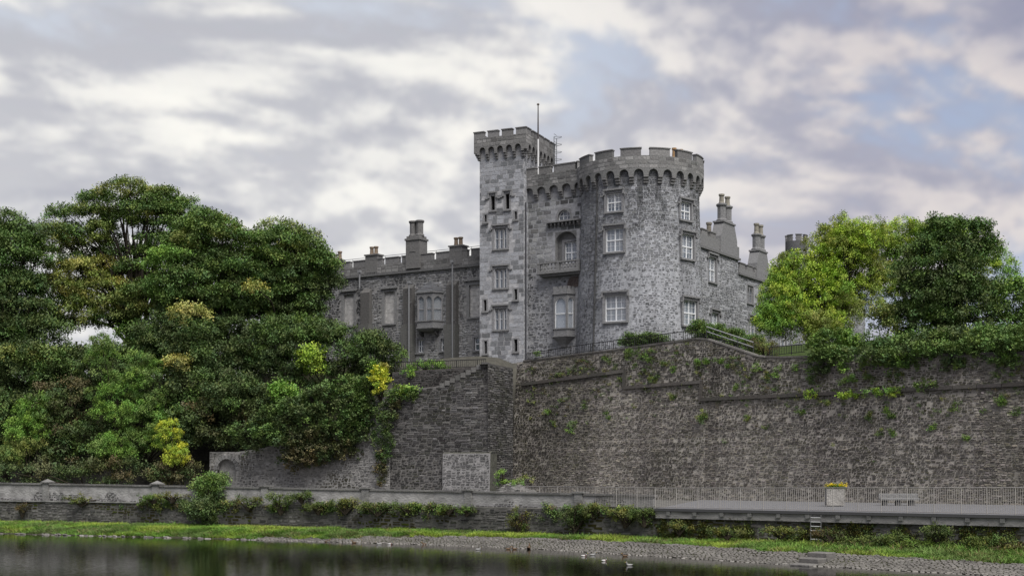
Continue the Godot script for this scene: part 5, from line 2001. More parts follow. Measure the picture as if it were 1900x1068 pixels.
func build_deck() -> void:
	# river terrace: grey slab on a concrete beam
	var a := Vector3(8.75, 0, -78.0)
	var b := Vector3(60, 0, -42.6)
	var ud := (b - a).normalized()
	var s := flat(a, ud)
	var len_ := (b - a).length()
	var deck := thing("river_deck", "flat grey paved river terrace on a concrete edge beam", "terrace", Vector3(25, 2.0, -75))
	var mb := MB.new()
	mb.col = Color(0.17, 0.17, 0.18)
	var y := 2.42
	var back_l := Vector3(14.6, y, -100.4)
	var back_r := Vector3(62, y, -64.0)
	var fl: Vector3 = s.call(0, y, 0.25)
	var fr: Vector3 = s.call(len_, y, 0.25)
	mb.quad(fl, fr, back_r, back_l, Vector3.UP)
	mb.quad(fl - Vector3.UP * 0.14, fr - Vector3.UP * 0.14, back_r - Vector3.UP * 0.14, back_l - Vector3.UP * 0.14, Vector3.DOWN)
	mb.quad(fl, back_l, back_l - Vector3.UP * 0.14, fl - Vector3.UP * 0.14, Vector3.LEFT)
	part("slab", mb, M.deck, deck)
	var em := MB.new()
	em.col = Color(0.1, 0.1, 0.1)
	face_block(em, s, 0, len_, y - 0.13, y + 0.03, 0.251, 0.32)
	part("edge_channel", em, M.steel, deck)
	var cm := MB.new()
	cm.col = Color(0.33, 0.325, 0.31)
	face_block(cm, s, 0, len_, 1.86, y - 0.145, -0.2, 0.2)
	part("edge_beam", cm, M.render, deck)
	for k in 34:
		var bm := MB.new()
		bm.col = Color(0.2, 0.2, 0.195)
		var u := 0.9 + k * 1.75
		face_block(bm, s, u - 0.12, u + 0.12, 2.04, y - 0.145, 0.201, 0.3)
		part("bracket", bm, M.render, deck)
	# its steel fence
	var fence_y := func(u: float) -> float: return lerpf(3.66, 3.86, clampf(u / 21.0, 0, 1.2))
	var fn := thing("deck_fence", "long thin grey steel baluster fence along the river terrace edge", "fence", Vector3(17, y, -72))
	run_fence(fn, s, 0.0, 26.0, 0.2, func(_u): return y + 0.1, fence_y, 0.118, 1.38, 0.012, Color(0.32, 0.305, 0.285))
	# the older run behind the parapet
	var p0 := P(966, 0, 84.5) * Vector3(1, 0, 1)
	var p1 := a + Vector3(0, 0, 0.1)
	var ps := flat(p0, (p1 - p0).normalized())
	var f2 := thing("walk_fence", "thin steel baluster fence behind the rendered parapet", "fence", Vector3(4, y, -81))
	run_fence(f2, ps, 0.0, (p1 - p0).length() - 0.1, 0.0, func(_u): return 2.5, func(_u): return 3.68, 0.12, 1.5, 0.012, Color(0.32, 0.305, 0.285))

	# planter with yellow flowers
	var pp := P(1549, 0, 83.0)
	var pl := thing("planter", "pale square planter box with yellow flowers on the river terrace", "planter", Vector3(pp.x, y, pp.z))
	var tf := Transform3D(Basis(Vector3.UP, -0.12), Vector3(pp.x, y, pp.z))
	var pm := MB.new()
	pm.col = Color(0.4, 0.385, 0.36)
	for k in 4:
		var tq := tf * Transform3D(Basis(Vector3.UP, k * PI / 2.0), Vector3.ZERO)
		pm.box(tq, Vector3(-0.56, 0.06, 0.46), Vector3(0.455, 1.12, 0.56))
	part("box", pm, M.render, pl)
	var ft := MB.new()
	ft.col = Color(0.1, 0.1, 0.1)
	ft.box(tf, Vector3(-0.45, 0.0, -0.45), Vector3(0.45, 0.1, 0.45))
	part("foot", ft, M.paint, pl)
	var so := MB.new()
	so.col = Color(0.04, 0.03, 0.02)
	so.box(tf, Vector3(-0.455, 0.9, -0.455), Vector3(0.455, 1.02, 0.455))
	part("soil", so, M.soil, pl)
	leaf_cloud(pl, "leaves", [[tf * Vector3(0.1, 1.15, 0), Vector3(0.6, 0.2, 0.45), Color(0.06, 0.12, 0.03), 60]], 0.2)
	leaf_cloud(pl, "flowers", [[tf * Vector3(-0.05, 1.3, 0), Vector3(0.5, 0.16, 0.4), Color(0.62, 0.48, 0.02), 36], [tf * Vector3(0.55, 1.36, 0), Vector3(0.25, 0.1, 0.3), Color(0.62, 0.48, 0.02), 10]], 0.13)
	# stone bench
	var bp := P(1667, 0, 84.5)
	var be := thing("stone_bench", "long pale stone bench with backrest in front of the tall wall", "bench", Vector3(bp.x, y, bp.z))
	var bt := Transform3D(Basis(Vector3.UP, -0.1), Vector3(bp.x, y, bp.z))
	for k in [["seat", Vector3(-1.2, 0.36, -0.35), Vector3(1.3, 0.5, 0.4)], ["backrest", Vector3(-1.2, 0.5, -0.35), Vector3(1.3, 0.78, -0.2)], ["leg", Vector3(-1.0, 0, -0.3), Vector3(-0.7, 0.36, 0.3)], ["leg", Vector3(0.7, 0, -0.3), Vector3(1.0, 0.36, 0.3)], ["leg", Vector3(-0.15, 0, -0.3), Vector3(0.15, 0.36, 0.3)]]:
		var bm := MB.new()
		var g := 0.24 if k[0] != "leg" else 0.12
		bm.col = Color(g, g, g * 1.0)
		bm.block(bt, k[1], k[2], 0.03)
		part(k[0], bm, M.stone, be)
	# steel ladder on the wall under the terrace
	var hit := flat_u(a, b, 1519.5)
	var ld := thing("wall_ladder", "short steel ladder on the mossy wall below the river terrace", "ladder", s.call(hit.x, 0.6, 0.4))
	for sx in [-0.3, 0.3]:
		var lm := MB.new()
		lm.col = Color(0.18, 0.18, 0.18)
		lm.tube(s.call(hit.x + sx, 0.75, 0.42), s.call(hit.x + sx, 2.25, 0.42), 0.03, 0.03, 6)
		part("stile", lm, M.steel, ld)
	for k in 6:
		var lm := MB.new()
		lm.col = Color(0.55, 0.55, 0.55)
		lm.tube(s.call(hit.x - 0.3, 0.9 + k * 0.24, 0.42), s.call(hit.x + 0.3, 0.9 + k * 0.24, 0.42), 0.03, 0.03, 6)
		part("rung", lm, M.steel, ld)
	stage("deck")


func run_fence(f: Node3D, s: Callable, u0: float, u1: float, h: float, low: Callable, high: Callable, pitch: float, post: float, r: float, col: Color) -> void:
	var mb := MB.new()
	mb.col = col
	var k := u0
	while k < u1 - 0.01:
		var e := minf(k + 2.0, u1)
		mb.tube(s.call(k, high.call(k), h), s.call(e, high.call(e), h), r * 2.0, r * 2.0, 6)
		k = e
	part("top_rail", mb, M.steel, f)
	mb = MB.new()
	mb.col = col
	k = u0
	while k < u1 - 0.01:
		var e := minf(k + 2.0, u1)
		mb.tube(s.call(k, low.call(k), h), s.call(e, low.call(e), h), r * 1.6, r * 1.6, 6)
		k = e
	part("bottom_rail", mb, M.steel, f)
	k = u0
	var i := 0
	while k <= u1:
		var is_post := fmod(k - u0, post) < pitch
		var bm := MB.new()
		var key := "bal%.3f_%s_%.2f" % [r, is_post, col.r]
		if not mesh_store.has(key):
			bm.col = col
			bm.tube(Vector3.ZERO, Vector3(0, 1, 0), r * (2.2 if is_post else 1.0), r * (2.2 if is_post else 1.0), 6)
			mesh_store[key] = bm.mesh()
		var y0: float = low.call(k) - (0.12 if is_post else 0.0)
		var tf := frame_at(s, k, y0, h)
		tf.basis = tf.basis * Basis.from_scale(Vector3(1, high.call(k) - y0, 1))
		put("post" if is_post else "baluster", mesh_store[key], M.iron, f, tf)
		k += pitch
		i += 1


# black railings on the terrace edge
func build_railings() -> void:
	var a := Vector3(0, 0, -112.0)
	var b := Vector3(34.04, 0, -86.0)
	var ud := (b - a).normalized()
	var nn := Vector3(-ud.z, 0, ud.x)
	var s := flat(a - nn * 1.55, ud)
	var at := func(px: float) -> Vector2: return flat_u(a - nn * 1.3, b - nn * 1.3, px)
	var pts := []
	for q in [[975, 668, 655], [1070, 655, 640], [1165, 644, 627], [1230, 636, 619], [1292, 628, 611]]:
		var h: Vector2 = at.call(q[0])
		pts.append([h.x, Hy(q[1], h.y), Hy(q[2], h.y)])
	var lo := pts.map(func(q): return [q[0], q[1] + 0.1])
	var hi := pts.map(func(q): return [q[0], q[2]])
	var r := thing("terrace_railing", "black iron railing climbing along the top of the tall wall before the round tower", "railing", Vector3(7, 14.5, -108))
	run_fence(r, s, pts[0][0], pts[4][0], 0.0, func(u): return tab(lo, u), func(u): return tab(hi, u), 0.19, 2.2, 0.017, Color(0.025, 0.025, 0.027))
	# stair railing with pale handrails going down beside the clipped hedge
	var sp := []
	for q in [[1296, 632, 607], [1396, 661, 640]]:
		var h: Vector2 = at.call(q[0])
		sp.append([h.x, Hy(q[1], h.y), Hy(q[2], h.y)])
	var sr := thing("stair_railing", "black stair railing with two pale handrails beside the clipped hedge", "railing", Vector3(16, 14, -101))
	run_fence(sr, s, sp[0][0], sp[1][0], 0.0, func(u): return tab(sp.map(func(q): return [q[0], q[1] + 0.1]), u), func(u): return tab(sp.map(func(q): return [q[0], q[1] + 0.62]), u), 0.2, 2.0, 0.017, Color(0.025, 0.025, 0.027))
	for k in [[0.72, -0.02], [1.1, 0.02]]:
		var mb := MB.new()
		mb.col = Color(0.36, 0.36, 0.37)
		mb.tube(s.call(sp[0][0] + 0.6, sp[0][1] + k[0], k[1]), s.call(sp[1][0], sp[1][1] + k[0], k[1]), 0.04, 0.04, 7)
		part("handrail", mb, M.steel, sr)
	for k in 4:
		var mb := MB.new()
		mb.col = Color(0.08, 0.08, 0.08)
		var u := lerpf(sp[0][0] + 0.6, sp[1][0], k / 3.0)
		var y: float = tab(sp.map(func(q): return [q[0], q[1]]), u)
		mb.tube(s.call(u, y, 0), s.call(u, y + 1.12, 0), 0.03, 0.03, 6)
		part("handrail_post", mb, M.steel, sr)
	# run beyond the brown shrub
	var tp := []
	for q in [[1426, 661, 643], [1492, 654, 638]]:
		var h: Vector2 = at.call(q[0])
		tp.append([h.x, Hy(q[1], h.y), Hy(q[2], h.y)])
	var tr := thing("lower_railing", "short black iron railing between the brown shrub and the yellow-green tree", "railing", Vector3(20, 13.3, -98))
	run_fence(tr, s, tp[0][0], tp[1][0], 0.0, func(u): return tab(tp.map(func(q): return [q[0], q[1] + 0.1]), u), func(u): return tab(tp.map(func(q): return [q[0], q[2]]), u), 0.2, 1.6, 0.017, Color(0.03, 0.03, 0.032))
	# under the long wing
	var ia := P(728, 0, 115.7) * Vector3(1, 0, 1)
	var ib := P(900, 0, 112.3) * Vector3(1, 0, 1)
	var is_ := flat(ia, (ib - ia).normalized())
	var wr := thing("wing_railing", "dark iron railing on the low wall under the long wing", "railing", Vector3(-7, 13.5, -114))
	run_fence(wr, is_, 0.2, (ib - ia).length(), -0.2, func(_u): return 13.75, func(_u): return 14.35, 0.2, 2.0, 0.017, Color(0.03, 0.03, 0.032))
	stage("railings")


# ---------------------------------------------------------------- foliage
func leaf_mesh(kind: String) -> ArrayMesh:
	if mesh_store.has(kind):
		return mesh_store[kind]
	var mb := MB.new()
	mb.col = Color(1, 1, 1)
	var count := 34
	var long := 0.42
	var wide := 0.32
	if kind == "fine": count = 46; long = 0.4; wide = 0.17
	elif kind == "broad": count = 24; long = 0.52; wide = 0.44
	elif kind == "grass": count = 16; long = 1.0; wide = 0.09
	for k in count:
		var p := Vector3(rng.randfn(0, 0.42), rng.randfn(0, 0.34), rng.randfn(0, 0.42)).limit_length(1.0)
		var d := Vector3(rnd(-1, 1), rnd(-0.75, 0.35), rnd(-1, 1)).normalized()
		if kind == "grass":
			p = Vector3(rnd(-0.6, 0.6), 0, rnd(-0.6, 0.6))
			d = Vector3(rnd(-0.55, 0.55), 1.0, rnd(-0.55, 0.55)).normalized()
		var side := d.cross(Vector3.UP if absf(d.y) < 0.9 else Vector3.RIGHT).normalized()
		side = side.rotated(d, rnd(-0.7, 0.7))
		var up := side.cross(d).normalized()
		if up.y < 0.0: up = -up
		var l := long * rnd(0.7, 1.25)
		var w := wide * rnd(0.75, 1.2)
		var g := rnd(0.88, 1.12)
		mb.col = Color(g, g, g)
		var a := p - d * l * (0.5 if kind != "grass" else 0.0)
		var b := a + d * l + (Vector3.DOWN * 0.12 if kind != "grass" else Vector3(d.x, 0, d.z) * 0.5)
		var m := a + d * l * 0.45 + up * 0.06
		# one blade: stem end and the two corners of its broad end, slightly twisted
		var i := mb.vert(a if kind != "grass" else b, up, mb.col)
		if kind == "grass":
			mb.vert(a + side * w * 0.5, up, mb.col); mb.vert(a - side * w * 0.5, up, mb.col)
		else:
			mb.vert(m.lerp(b, 0.35) + side * w * 0.55, up, mb.col); mb.vert(b - side * w * 0.3, up, mb.col)
		mb.face(i, i + 1, i + 2)
	mesh_store[kind] = mb.mesh()
	mesh_store[kind + "_raw"] = mb
	return mesh_store[kind]


# sprays of leaves through ellipsoids: [centre, radii, colour, how many]
func leaf_cloud(parent: Node3D, called: String, list: Array, size: float, kind := "plain", shell := 0.5, vary := 0.2, lift := 0.2) -> MeshInstance3D:
	leaf_mesh(kind)
	var src: MB = mesh_store[kind + "_raw"]
	var nv := src.v.size()
	var ni := src.ix.size()
	var out := MB.new()
	var back := parent.global_position
	for e in list:
		for k in e[3]:
			var d := Vector3(rng.randfn(), rng.randfn() * (1.0 - lift * 0.6) + lift, rng.randfn()).normalized()
			var t := lerpf(shell, 1.0, pow(rng.randf(), 0.6))
			var p: Vector3 = e[0] + d * e[1] * t
			var sz := size * rnd(0.7, 1.3)
			var bs := Basis.from_euler(Vector3(rnd(-0.5, 0.5), rnd(0, TAU), rnd(-0.5, 0.5)))
			var base := out.v.size()
			out.v.append_array(Transform3D(bs.scaled(Vector3.ONE * sz), p - back) * src.v)
			out.n.append_array(Transform3D(bs, Vector3.ZERO) * src.n)
			var g := 1.0 + rnd(-vary, vary)
			var c: Color = e[2]
			c = Color(c.r * g * rnd(0.85, 1.15), c.g * g, c.b * g * rnd(0.8, 1.2))
			for z in nv:
				out.c.append(c * src.c[z])
			for z in ni:
				out.ix.append(base + src.ix[z])
	var o := MeshInstance3D.new()
	o.name = called
	o.mesh = out.mesh()
	o.material_override = M.leaf
	parent.add_child(o, true)
	return o


func multi(parent: Node3D, called: String, mesh: Mesh, xf: Array, cols: Array) -> MultiMeshInstance3D:
	var mm := MultiMesh.new()
	mm.transform_format = MultiMesh.TRANSFORM_3D
	mm.use_colors = true
	mm.mesh = mesh
	mm.instance_count = xf.size()
	var off := parent.global_position
	for k in xf.size():
		var t: Transform3D = xf[k]
		t.origin -= off
		mm.set_instance_transform(k, t)
		mm.set_instance_color(k, cols[k])
	var o := MultiMeshInstance3D.new()
	o.name = called
	o.multimesh = mm
	o.material_override = M.leaf
	parent.add_child(o, true)
	return o


# lobes spread through a crown ellipsoid; returns leaf_cloud entries
func lobes(c: Vector3, r: Vector3, count: int, lr: Vector2, per_m2: float, cols: Array, squash := 0.62) -> Array:
	var out := []
	var placed := []
	for k in count:
		var best := Vector3.ZERO
		var best_d := -1.0
		for attempt in 6:
			var d := Vector3(rng.randfn(), rng.randfn() + 0.25, rng.randfn()).normalized()
			var t := pow(rng.randf(), 0.33)
			var p := c + d * r * lerpf(0.3, 0.88, t)
			var near := 1e9
			for q in placed:
				near = minf(near, p.distance_to(q))
			if near > best_d:
				best_d = near
				best = p
		placed.append(best)
		var q := rnd(lr.x, lr.y)
		var rad := Vector3(q * rnd(0.9, 1.25), q * squash * rnd(0.85, 1.2), q * rnd(0.9, 1.25))
		var area := 4.0 * PI * q * q * 0.75
		var tint: Color = cols[rng.randi() % cols.size()]
		out.append([best, rad, tint.lerp(cols[rng.randi() % cols.size()], rnd(0.0, 0.6)), int(area * per_m2)])
	return out


# tapered trunk with limbs bent up to the lobes
func trunk(parent: Node3D, foot: Vector3, fork: Vector3, r: float, ends: Array, col := Color(0.05, 0.042, 0.033)) -> void:
	var mb := MB.new()
	mb.col = col
	var mid := foot.lerp(fork, 0.5) + Vector3(rnd(-0.3, 0.3), 0, rnd(-0.3, 0.3))
	mb.path_tube([foot - Vector3.UP * 0.5, foot + Vector3.UP * 0.6, mid, fork], [r * 1.5, r * 1.1, r * 0.85, r * 0.7], 9)
	for e in ends:
		var p: Vector3 = e
		var from := mid.lerp(fork, rnd(0.2, 1.0))
		var knee := from.lerp(p, 0.5) + Vector3(rnd(-0.5, 0.5), 0.12 * from.distance_to(p), rnd(-0.5, 0.5))
		var k1 := from.lerp(knee, 0.5) + Vector3(rnd(-0.2, 0.2), rnd(0, 0.4), rnd(-0.2, 0.2))
		mb.path_tube([from, k1, knee, p], [r * 0.4, r * 0.28, r * 0.19, 0.03], 6)
	part("trunk", mb, M.bark, parent)


func px_r(px: float, d: float) -> float:
	return px * d / F


# a tree from crown ellipses measured on the photograph: [px, py, rx, ry, depth shift, lobes, colours]
func tree(called: String, label: String, group: String, d: float, foot_px: float, fork_py: float, crowns: Array, o: Dictionary) -> void:
	var fp := P(foot_px, 0, d)
	var foot := Vector3(fp.x, o.get("foot", hill_y(fp.x, d)), -d)
	var t := thing(called, label, o.get("category", "tree"), foot, group)
	var list := []
	for c in crowns:
		var dd: float = d + c[4]
		var cen := P(c[0], c[1], dd)
		var rr := Vector3(px_r(c[2], dd), px_r(c[3], dd), (px_r(c[2], dd) + px_r(c[3], dd)) * 0.5 * o.get("deep", 0.75))
		list.append_array(lobes(cen, rr, c[5], o.get("lobe", Vector2(1.1, 2.0)), o.get("dense", 2.2), c[6], o.get("squash", 0.62)))
	var ends := []
	for e in list:
		if rng.randf() < o.get("limbs", 0.6):
			ends.append(e[0])
	trunk(t, foot, Vector3(foot.x, Hy(fork_py, d), -d), o.get("r", 0.4), ends)
	leaf_cloud(t, "crown", list, o.get("leaf", 0.5), o.get("kind", "plain"), o.get("shell", 0.6), 0.2, o.get("lift", 0.75))


# a bush without a visible trunk
func bush(called: String, label: String, category: String, group: String, foot: Vector3, crowns: Array, o: Dictionary) -> void:
	var t := thing(called, label, category, foot, group)
	var list := []
	for c in crowns:
		list.append_array(lobes(c[0], c[1], c[2], o.get("lobe", Vector2(0.6, 1.2)), o.get("dense", 3.0), c[3], o.get("squash", 0.75)))
	var mb := MB.new()
	mb.col = Color(0.05, 0.042, 0.03)
	for k in mini(list.size(), 7):
		var e: Vector3 = list[k][0]
		mb.path_tube([foot - Vector3.UP * 0.3, foot.lerp(e, 0.5) + Vector3(rnd(-0.1, 0.1), 0, 0), e], [0.09, 0.06, 0.02], 5)
	part("stems", mb, M.bark, t)
	leaf_cloud(t, "foliage", list, o.get("leaf", 0.42), o.get("kind", "plain"), o.get("shell", 0.5), 0.2, o.get("lift", 0.45))


const G_DARK := Color(0.095, 0.13, 0.055)
const G_DEEP := Color(0.115, 0.18, 0.06)
const G_MID := Color(0.14, 0.21, 0.065)
const G_FRESH := Color(0.175, 0.30, 0.065)
const G_LIME := Color(0.34, 0.46, 0.075)
const G_OLIVE := Color(0.23, 0.265, 0.08)
const G_YELLOW := Color(0.35, 0.345, 0.11)
const G_GOLD := Color(0.5, 0.53, 0.07)
const G_BROWN := Color(0.135, 0.12, 0.065)


# distance of the tall wall's upper face along a bearing
func wall_d(px: float) -> float:
	return 112.0 / (1.0 + 0.7638 * (px - 950.0) / F) + 1.1


func build_trees() -> void:
	var bank := "broadleaf trees on the slope beside the castle"
	tree("broadleaf_tree", "tall dark green tree standing before the sparse sycamore", bank, 124, 10, 600, [[10, 465, 74, 74, 0, 40, [G_DEEP, G_DARK, G_MID, G_DEEP]], [-60, 560, 60, 90, -2, 16, [G_DARK, G_DEEP]], [25, 570, 70, 70, 0, 36, [G_DARK, G_DEEP]]], {"leaf": 0.46, "dense": 1.9, "squash": 0.5, "lobe": Vector2(1.1, 1.9), "lift": 0.5})
	tree("sycamore_tree", "tallest tree, loose sycamore crown with yellowing patches and sky gaps", bank, 129, 245, 560, [[240, 380, 95, 48, 0, 34, [G_DEEP, G_MID, G_DEEP, G_OLIVE]], [150, 435, 80, 62, 0, 28, [G_OLIVE, G_MID, G_DEEP]], [315, 425, 66, 68, 0, 26, [G_DEEP, G_MID]], [150, 515, 85, 42, -1, 22, [G_OLIVE, G_MID, G_YELLOW, G_OLIVE]], [255, 490, 62, 50, 1, 16, [G_OLIVE, G_MID, G_DEEP]], [150, 580, 85, 36, -1, 20, [G_OLIVE, G_DEEP, G_YELLOW, G_MID]], [260, 560, 60, 36, -2, 12, [G_OLIVE, G_DEEP, G_DEEP]]], {"r": 0.5, "limbs": 0.55, "leaf": 0.44, "dense": 2.0, "lobe": Vector2(0.9, 1.7), "squash": 0.45, "lift": 0.55})
	tree("broadleaf_tree", "rounded green tree in the gap between sycamore and domed tree", bank, 125, 390, 590, [[385, 445, 72, 52, 0, 30, [G_OLIVE, G_MID, G_DEEP, G_MID]], [335, 510, 58, 60, -1, 26, [G_FRESH, G_MID, G_DEEP]], [415, 535, 90, 80, 0, 48, [G_DEEP, G_DARK, G_MID]], [347, 583, 12, 4, -7, 1, [G_YELLOW]], [330, 605, 80, 50, 0, 30, [G_DARK, G_DEEP]]], {"leaf": 0.45, "dense": 1.9, "squash": 0.5, "lobe": Vector2(1.0, 1.8), "lift": 0.55})
	tree("broadleaf_tree", "domed green tree overlapping the end of the long wing", bank, 127, 525, 590, [[515, 465, 82, 52, 0, 38, [G_DEEP, G_MID, G_DEEP, G_OLIVE]], [550, 540, 64, 62, 0, 32, [G_DARK, G_DEEP, G_MID]], [470, 545, 75, 62, -1, 34, [G_DEEP, G_DARK]], [468, 533, 10, 3, -8, 1, [G_YELLOW]], [585, 495, 34, 40, 0, 12, [G_DEEP, G_MID]]], {"leaf": 0.45, "dense": 1.9, "squash": 0.5, "lobe": Vector2(1.0, 1.8), "lift": 0.55})
	# the big clipped-looking evergreen mass in front of the wing
	bush("laurel_bush", "huge dense dark evergreen mound in front of the long wing", "bush", "", Vector3(-16, hill_y(-16, 120), -120), [[P(600, 660, 120), Vector3(7.4, 3.3, 3.4), 64, [G_DARK, G_DEEP, G_DARK]], [P(530, 640, 121), Vector3(5.2, 2.8, 2.8), 34, [G_DEEP, G_DARK]], [P(690, 655, 119), Vector3(2.6, 2.2, 2.4), 22, [G_DARK, G_DARK, G_DEEP]], [P(560, 620, 121), Vector3(4.5, 1.6, 2.5), 16, [G_MID, G_DEEP]]], {"lobe": Vector2(0.6, 1.15), "dense": 2.6, "leaf": 0.4})
	# thicket below the trees
	var under := "shrubs filling the slope under the trees"
	bush("thicket_shrub", "dark leafy shrub mass with yellowing top under the tall dark tree", "shrub", under, Vector3(-46, 8, -121), [[P(50, 690, 121), Vector3(5.0, 3.6, 3), 26, [G_DARK, G_DEEP, G_DARK]], [P(55, 662, 119.5), Vector3(2.6, 0.8, 1), 6, [G_OLIVE, G_MID, G_OLIVE]], [P(-30, 720, 121), Vector3(4, 4, 3), 16, [G_DARK]], [P(60, 625, 122.5), Vector3(4.5, 2.0, 1.5), 22, [G_DARK, G_DEEP]]], {"lobe": Vector2(0.8, 1.4), "dense": 2.0, "leaf": 0.48})
	bush("thicket_shrub", "brownish autumn shrub between two feathery green saplings", "shrub", under, Vector3(-41, 6, -119), [[P(115, 745, 119), Vector3(3.3, 2.6, 2.4), 20, [G_BROWN, G_DARK, G_BROWN]], [P(130, 800, 118.5), Vector3(3.0, 2.2, 2), 16, [G_BROWN, G_DARK]]], {"lobe": Vector2(0.6, 1.1), "dense": 2.4, "leaf": 0.4})
	bush("feathery_sapling", "tall feathery fresh green sapling clump above the river walk", "sapling", under, Vector3(-35, 4.6, -117.5), [[P(190, 660, 117.5), Vector3(1.3, 1.6, 1.2), 7, [G_FRESH, G_MID]], [P(265, 680, 117.5), Vector3(1.4, 1.6, 1.2), 8, [G_FRESH, G_MID]], [P(230, 740, 117.5), Vector3(3.4, 2.8, 2.2), 30, [G_FRESH, G_FRESH, G_MID]], [P(265, 790, 117), Vector3(2.4, 2.2, 2), 16, [G_MID, G_FRESH, G_FRESH]], [P(215, 825, 116.5), Vector3(2.2, 1.3, 1.5), 10, [G_FRESH, G_MID]]], {"lobe": Vector2(0.6, 1.05), "dense": 2.6, "leaf": 0.42, "kind": "fine", "squash": 0.9})
	bush("feathery_sapling", "lower bright green feathery sapling at the foot of the slope", "sapling", under, Vector3(-44, 4.0, -117.5), [[P(45, 815, 117.5), Vector3(2.8, 2.0, 1.8), 18, [G_FRESH, G_MID, G_OLIVE]], [P(65, 765, 118), Vector3(1.8, 1.5, 1.5), 10, [G_MID, G_FRESH]], [P(5, 850, 117), Vector3(2.5, 1.2, 1.5), 10, [G_MID, G_OLIVE]]], {"lobe": Vector2(0.6, 1.05), "dense": 2.6, "leaf": 0.42, "kind": "fine", "squash": 0.9})
	bush("lime_sapling", "slender lime green sapling hanging over the dark bank", "sapling", under, Vector3(-30.5, 4.2, -116), [[P(315, 800, 115.2), Vector3(1.1, 1.3, 0.9), 10, [G_LIME, G_GOLD]], [P(330, 845, 114.8), Vector3(1.0, 1.1, 0.9), 10, [G_GOLD, G_LIME]], [P(295, 825, 116), Vector3(0.8, 0.6, 0.6), 4, [G_FRESH, G_LIME]]], {"lobe": Vector2(0.35, 0.65), "dense": 3.6, "leaf": 0.32, "kind": "fine", "squash": 0.8})
	bush("thicket_shrub", "dark shrub mass under the rounded green tree with a yellow spray", "shrub", under, Vector3(-28, 8, -121), [[P(390, 700, 121), Vector3(5.0, 4.0, 3), 34, [G_DARK, G_DEEP, G_DARK]], [P(335, 672, 118), Vector3(0.5, 0.3, 0.3), 1, [G_YELLOW]], [P(320, 640, 122), Vector3(4, 2.5, 2.0), 20, [G_DARK, G_DEEP]], [P(420, 640, 123), Vector3(4.6, 3.0, 2.0), 30, [G_DARK, G_DEEP, G_DARK]], [P(400, 790, 118.5), Vector3(4.2, 2.4, 2), 24, [G_DARK, G_BROWN, G_DARK]]], {"lobe": Vector2(0.8, 1.4), "dense": 2.0, "leaf": 0.46})
	bush("thicket_shrub", "deep green shrub bank below the evergreen mound", "shrub", under, Vector3(-20, 7, -117), [[P(480, 740, 118), Vector3(5.5, 2.6, 2.6), 30, [G_DARK, G_DEEP, G_DARK]], [P(575, 665, 117), Vector3(1.1, 1.1, 0.8), 5, [G_LIME, G_FRESH]], [P(525, 738, 115.5), Vector3(0.6, 0.9, 0.5), 4, [G_FRESH]]], {"lobe": Vector2(0.7, 1.3), "dense": 2.2, "leaf": 0.45})
	bush("thicket_shrub", "low dark undergrowth along the foot of the slope", "undergrowth", under, Vector3(-38, 3.2, -115), [[P(60, 880, 116), Vector3(5.5, 1.3, 1.5), 20, [G_DARK, G_BROWN, G_DARK]], [P(210, 875, 115.5), Vector3(5.0, 1.5, 1.5), 22, [G_DARK, G_DARK, G_BROWN]], [P(320, 878, 116), Vector3(2.4, 1.4, 1.3), 14, [G_DARK, G_BROWN]]], {"lobe": Vector2(0.5, 0.9), "dense": 2.4, "leaf": 0.4})
	bush("thicket_shrub", "dark shrubs closing the gap under the sycamore crown", "shrub", under, Vector3(-36, 9, -123), [[P(170, 690, 123), Vector3(6.5, 2.6, 2.5), 34, [G_DARK, G_DEEP, G_DARK]], [P(270, 650, 124), Vector3(4.0, 2.2, 2.0), 18, [G_DARK, G_DEEP]], [P(70, 745, 122), Vector3(4.5, 2.6, 2.0), 20, [G_DARK]]], {"lobe": Vector2(0.9, 1.5), "dense": 1.8, "leaf": 0.5})
	bush("thicket_shrub", "dark green shrubs under the feathery saplings", "shrub", under, Vector3(-34, 5, -118.5), [[P(340, 770, 119), Vector3(3.6, 3.2, 2.0), 26, [G_DARK, G_DEEP, G_DARK]], [P(170, 830, 118.8), Vector3(5.5, 2.4, 1.6), 30, [G_DARK, G_DARK, G_DEEP]], [P(20, 800, 120), Vector3(4.5, 4, 1.6), 26, [G_DARK, G_DEEP]]], {"lobe": Vector2(0.8, 1.4), "dense": 1.9, "leaf": 0.48})
	bush("park_thicket", "distant dark thicket seen through gaps behind the sycamore", "thicket", "", Vector3(-45, 12.5, -142), [[P(20, 690, 142), Vector3(6.5, 3.2, 2), 20, [G_DARK, G_DEEP]], [P(160, 695, 142), Vector3(6.5, 2.8, 2), 20, [G_DARK, G_DEEP]], [P(300, 690, 142), Vector3(6.5, 3.4, 2), 22, [G_DARK, G_DEEP]], [P(430, 680, 142), Vector3(6.0, 3.6, 2), 20, [G_DARK]]], {"lobe": Vector2(1.2, 2.0), "dense": 1.0, "leaf": 0.7})
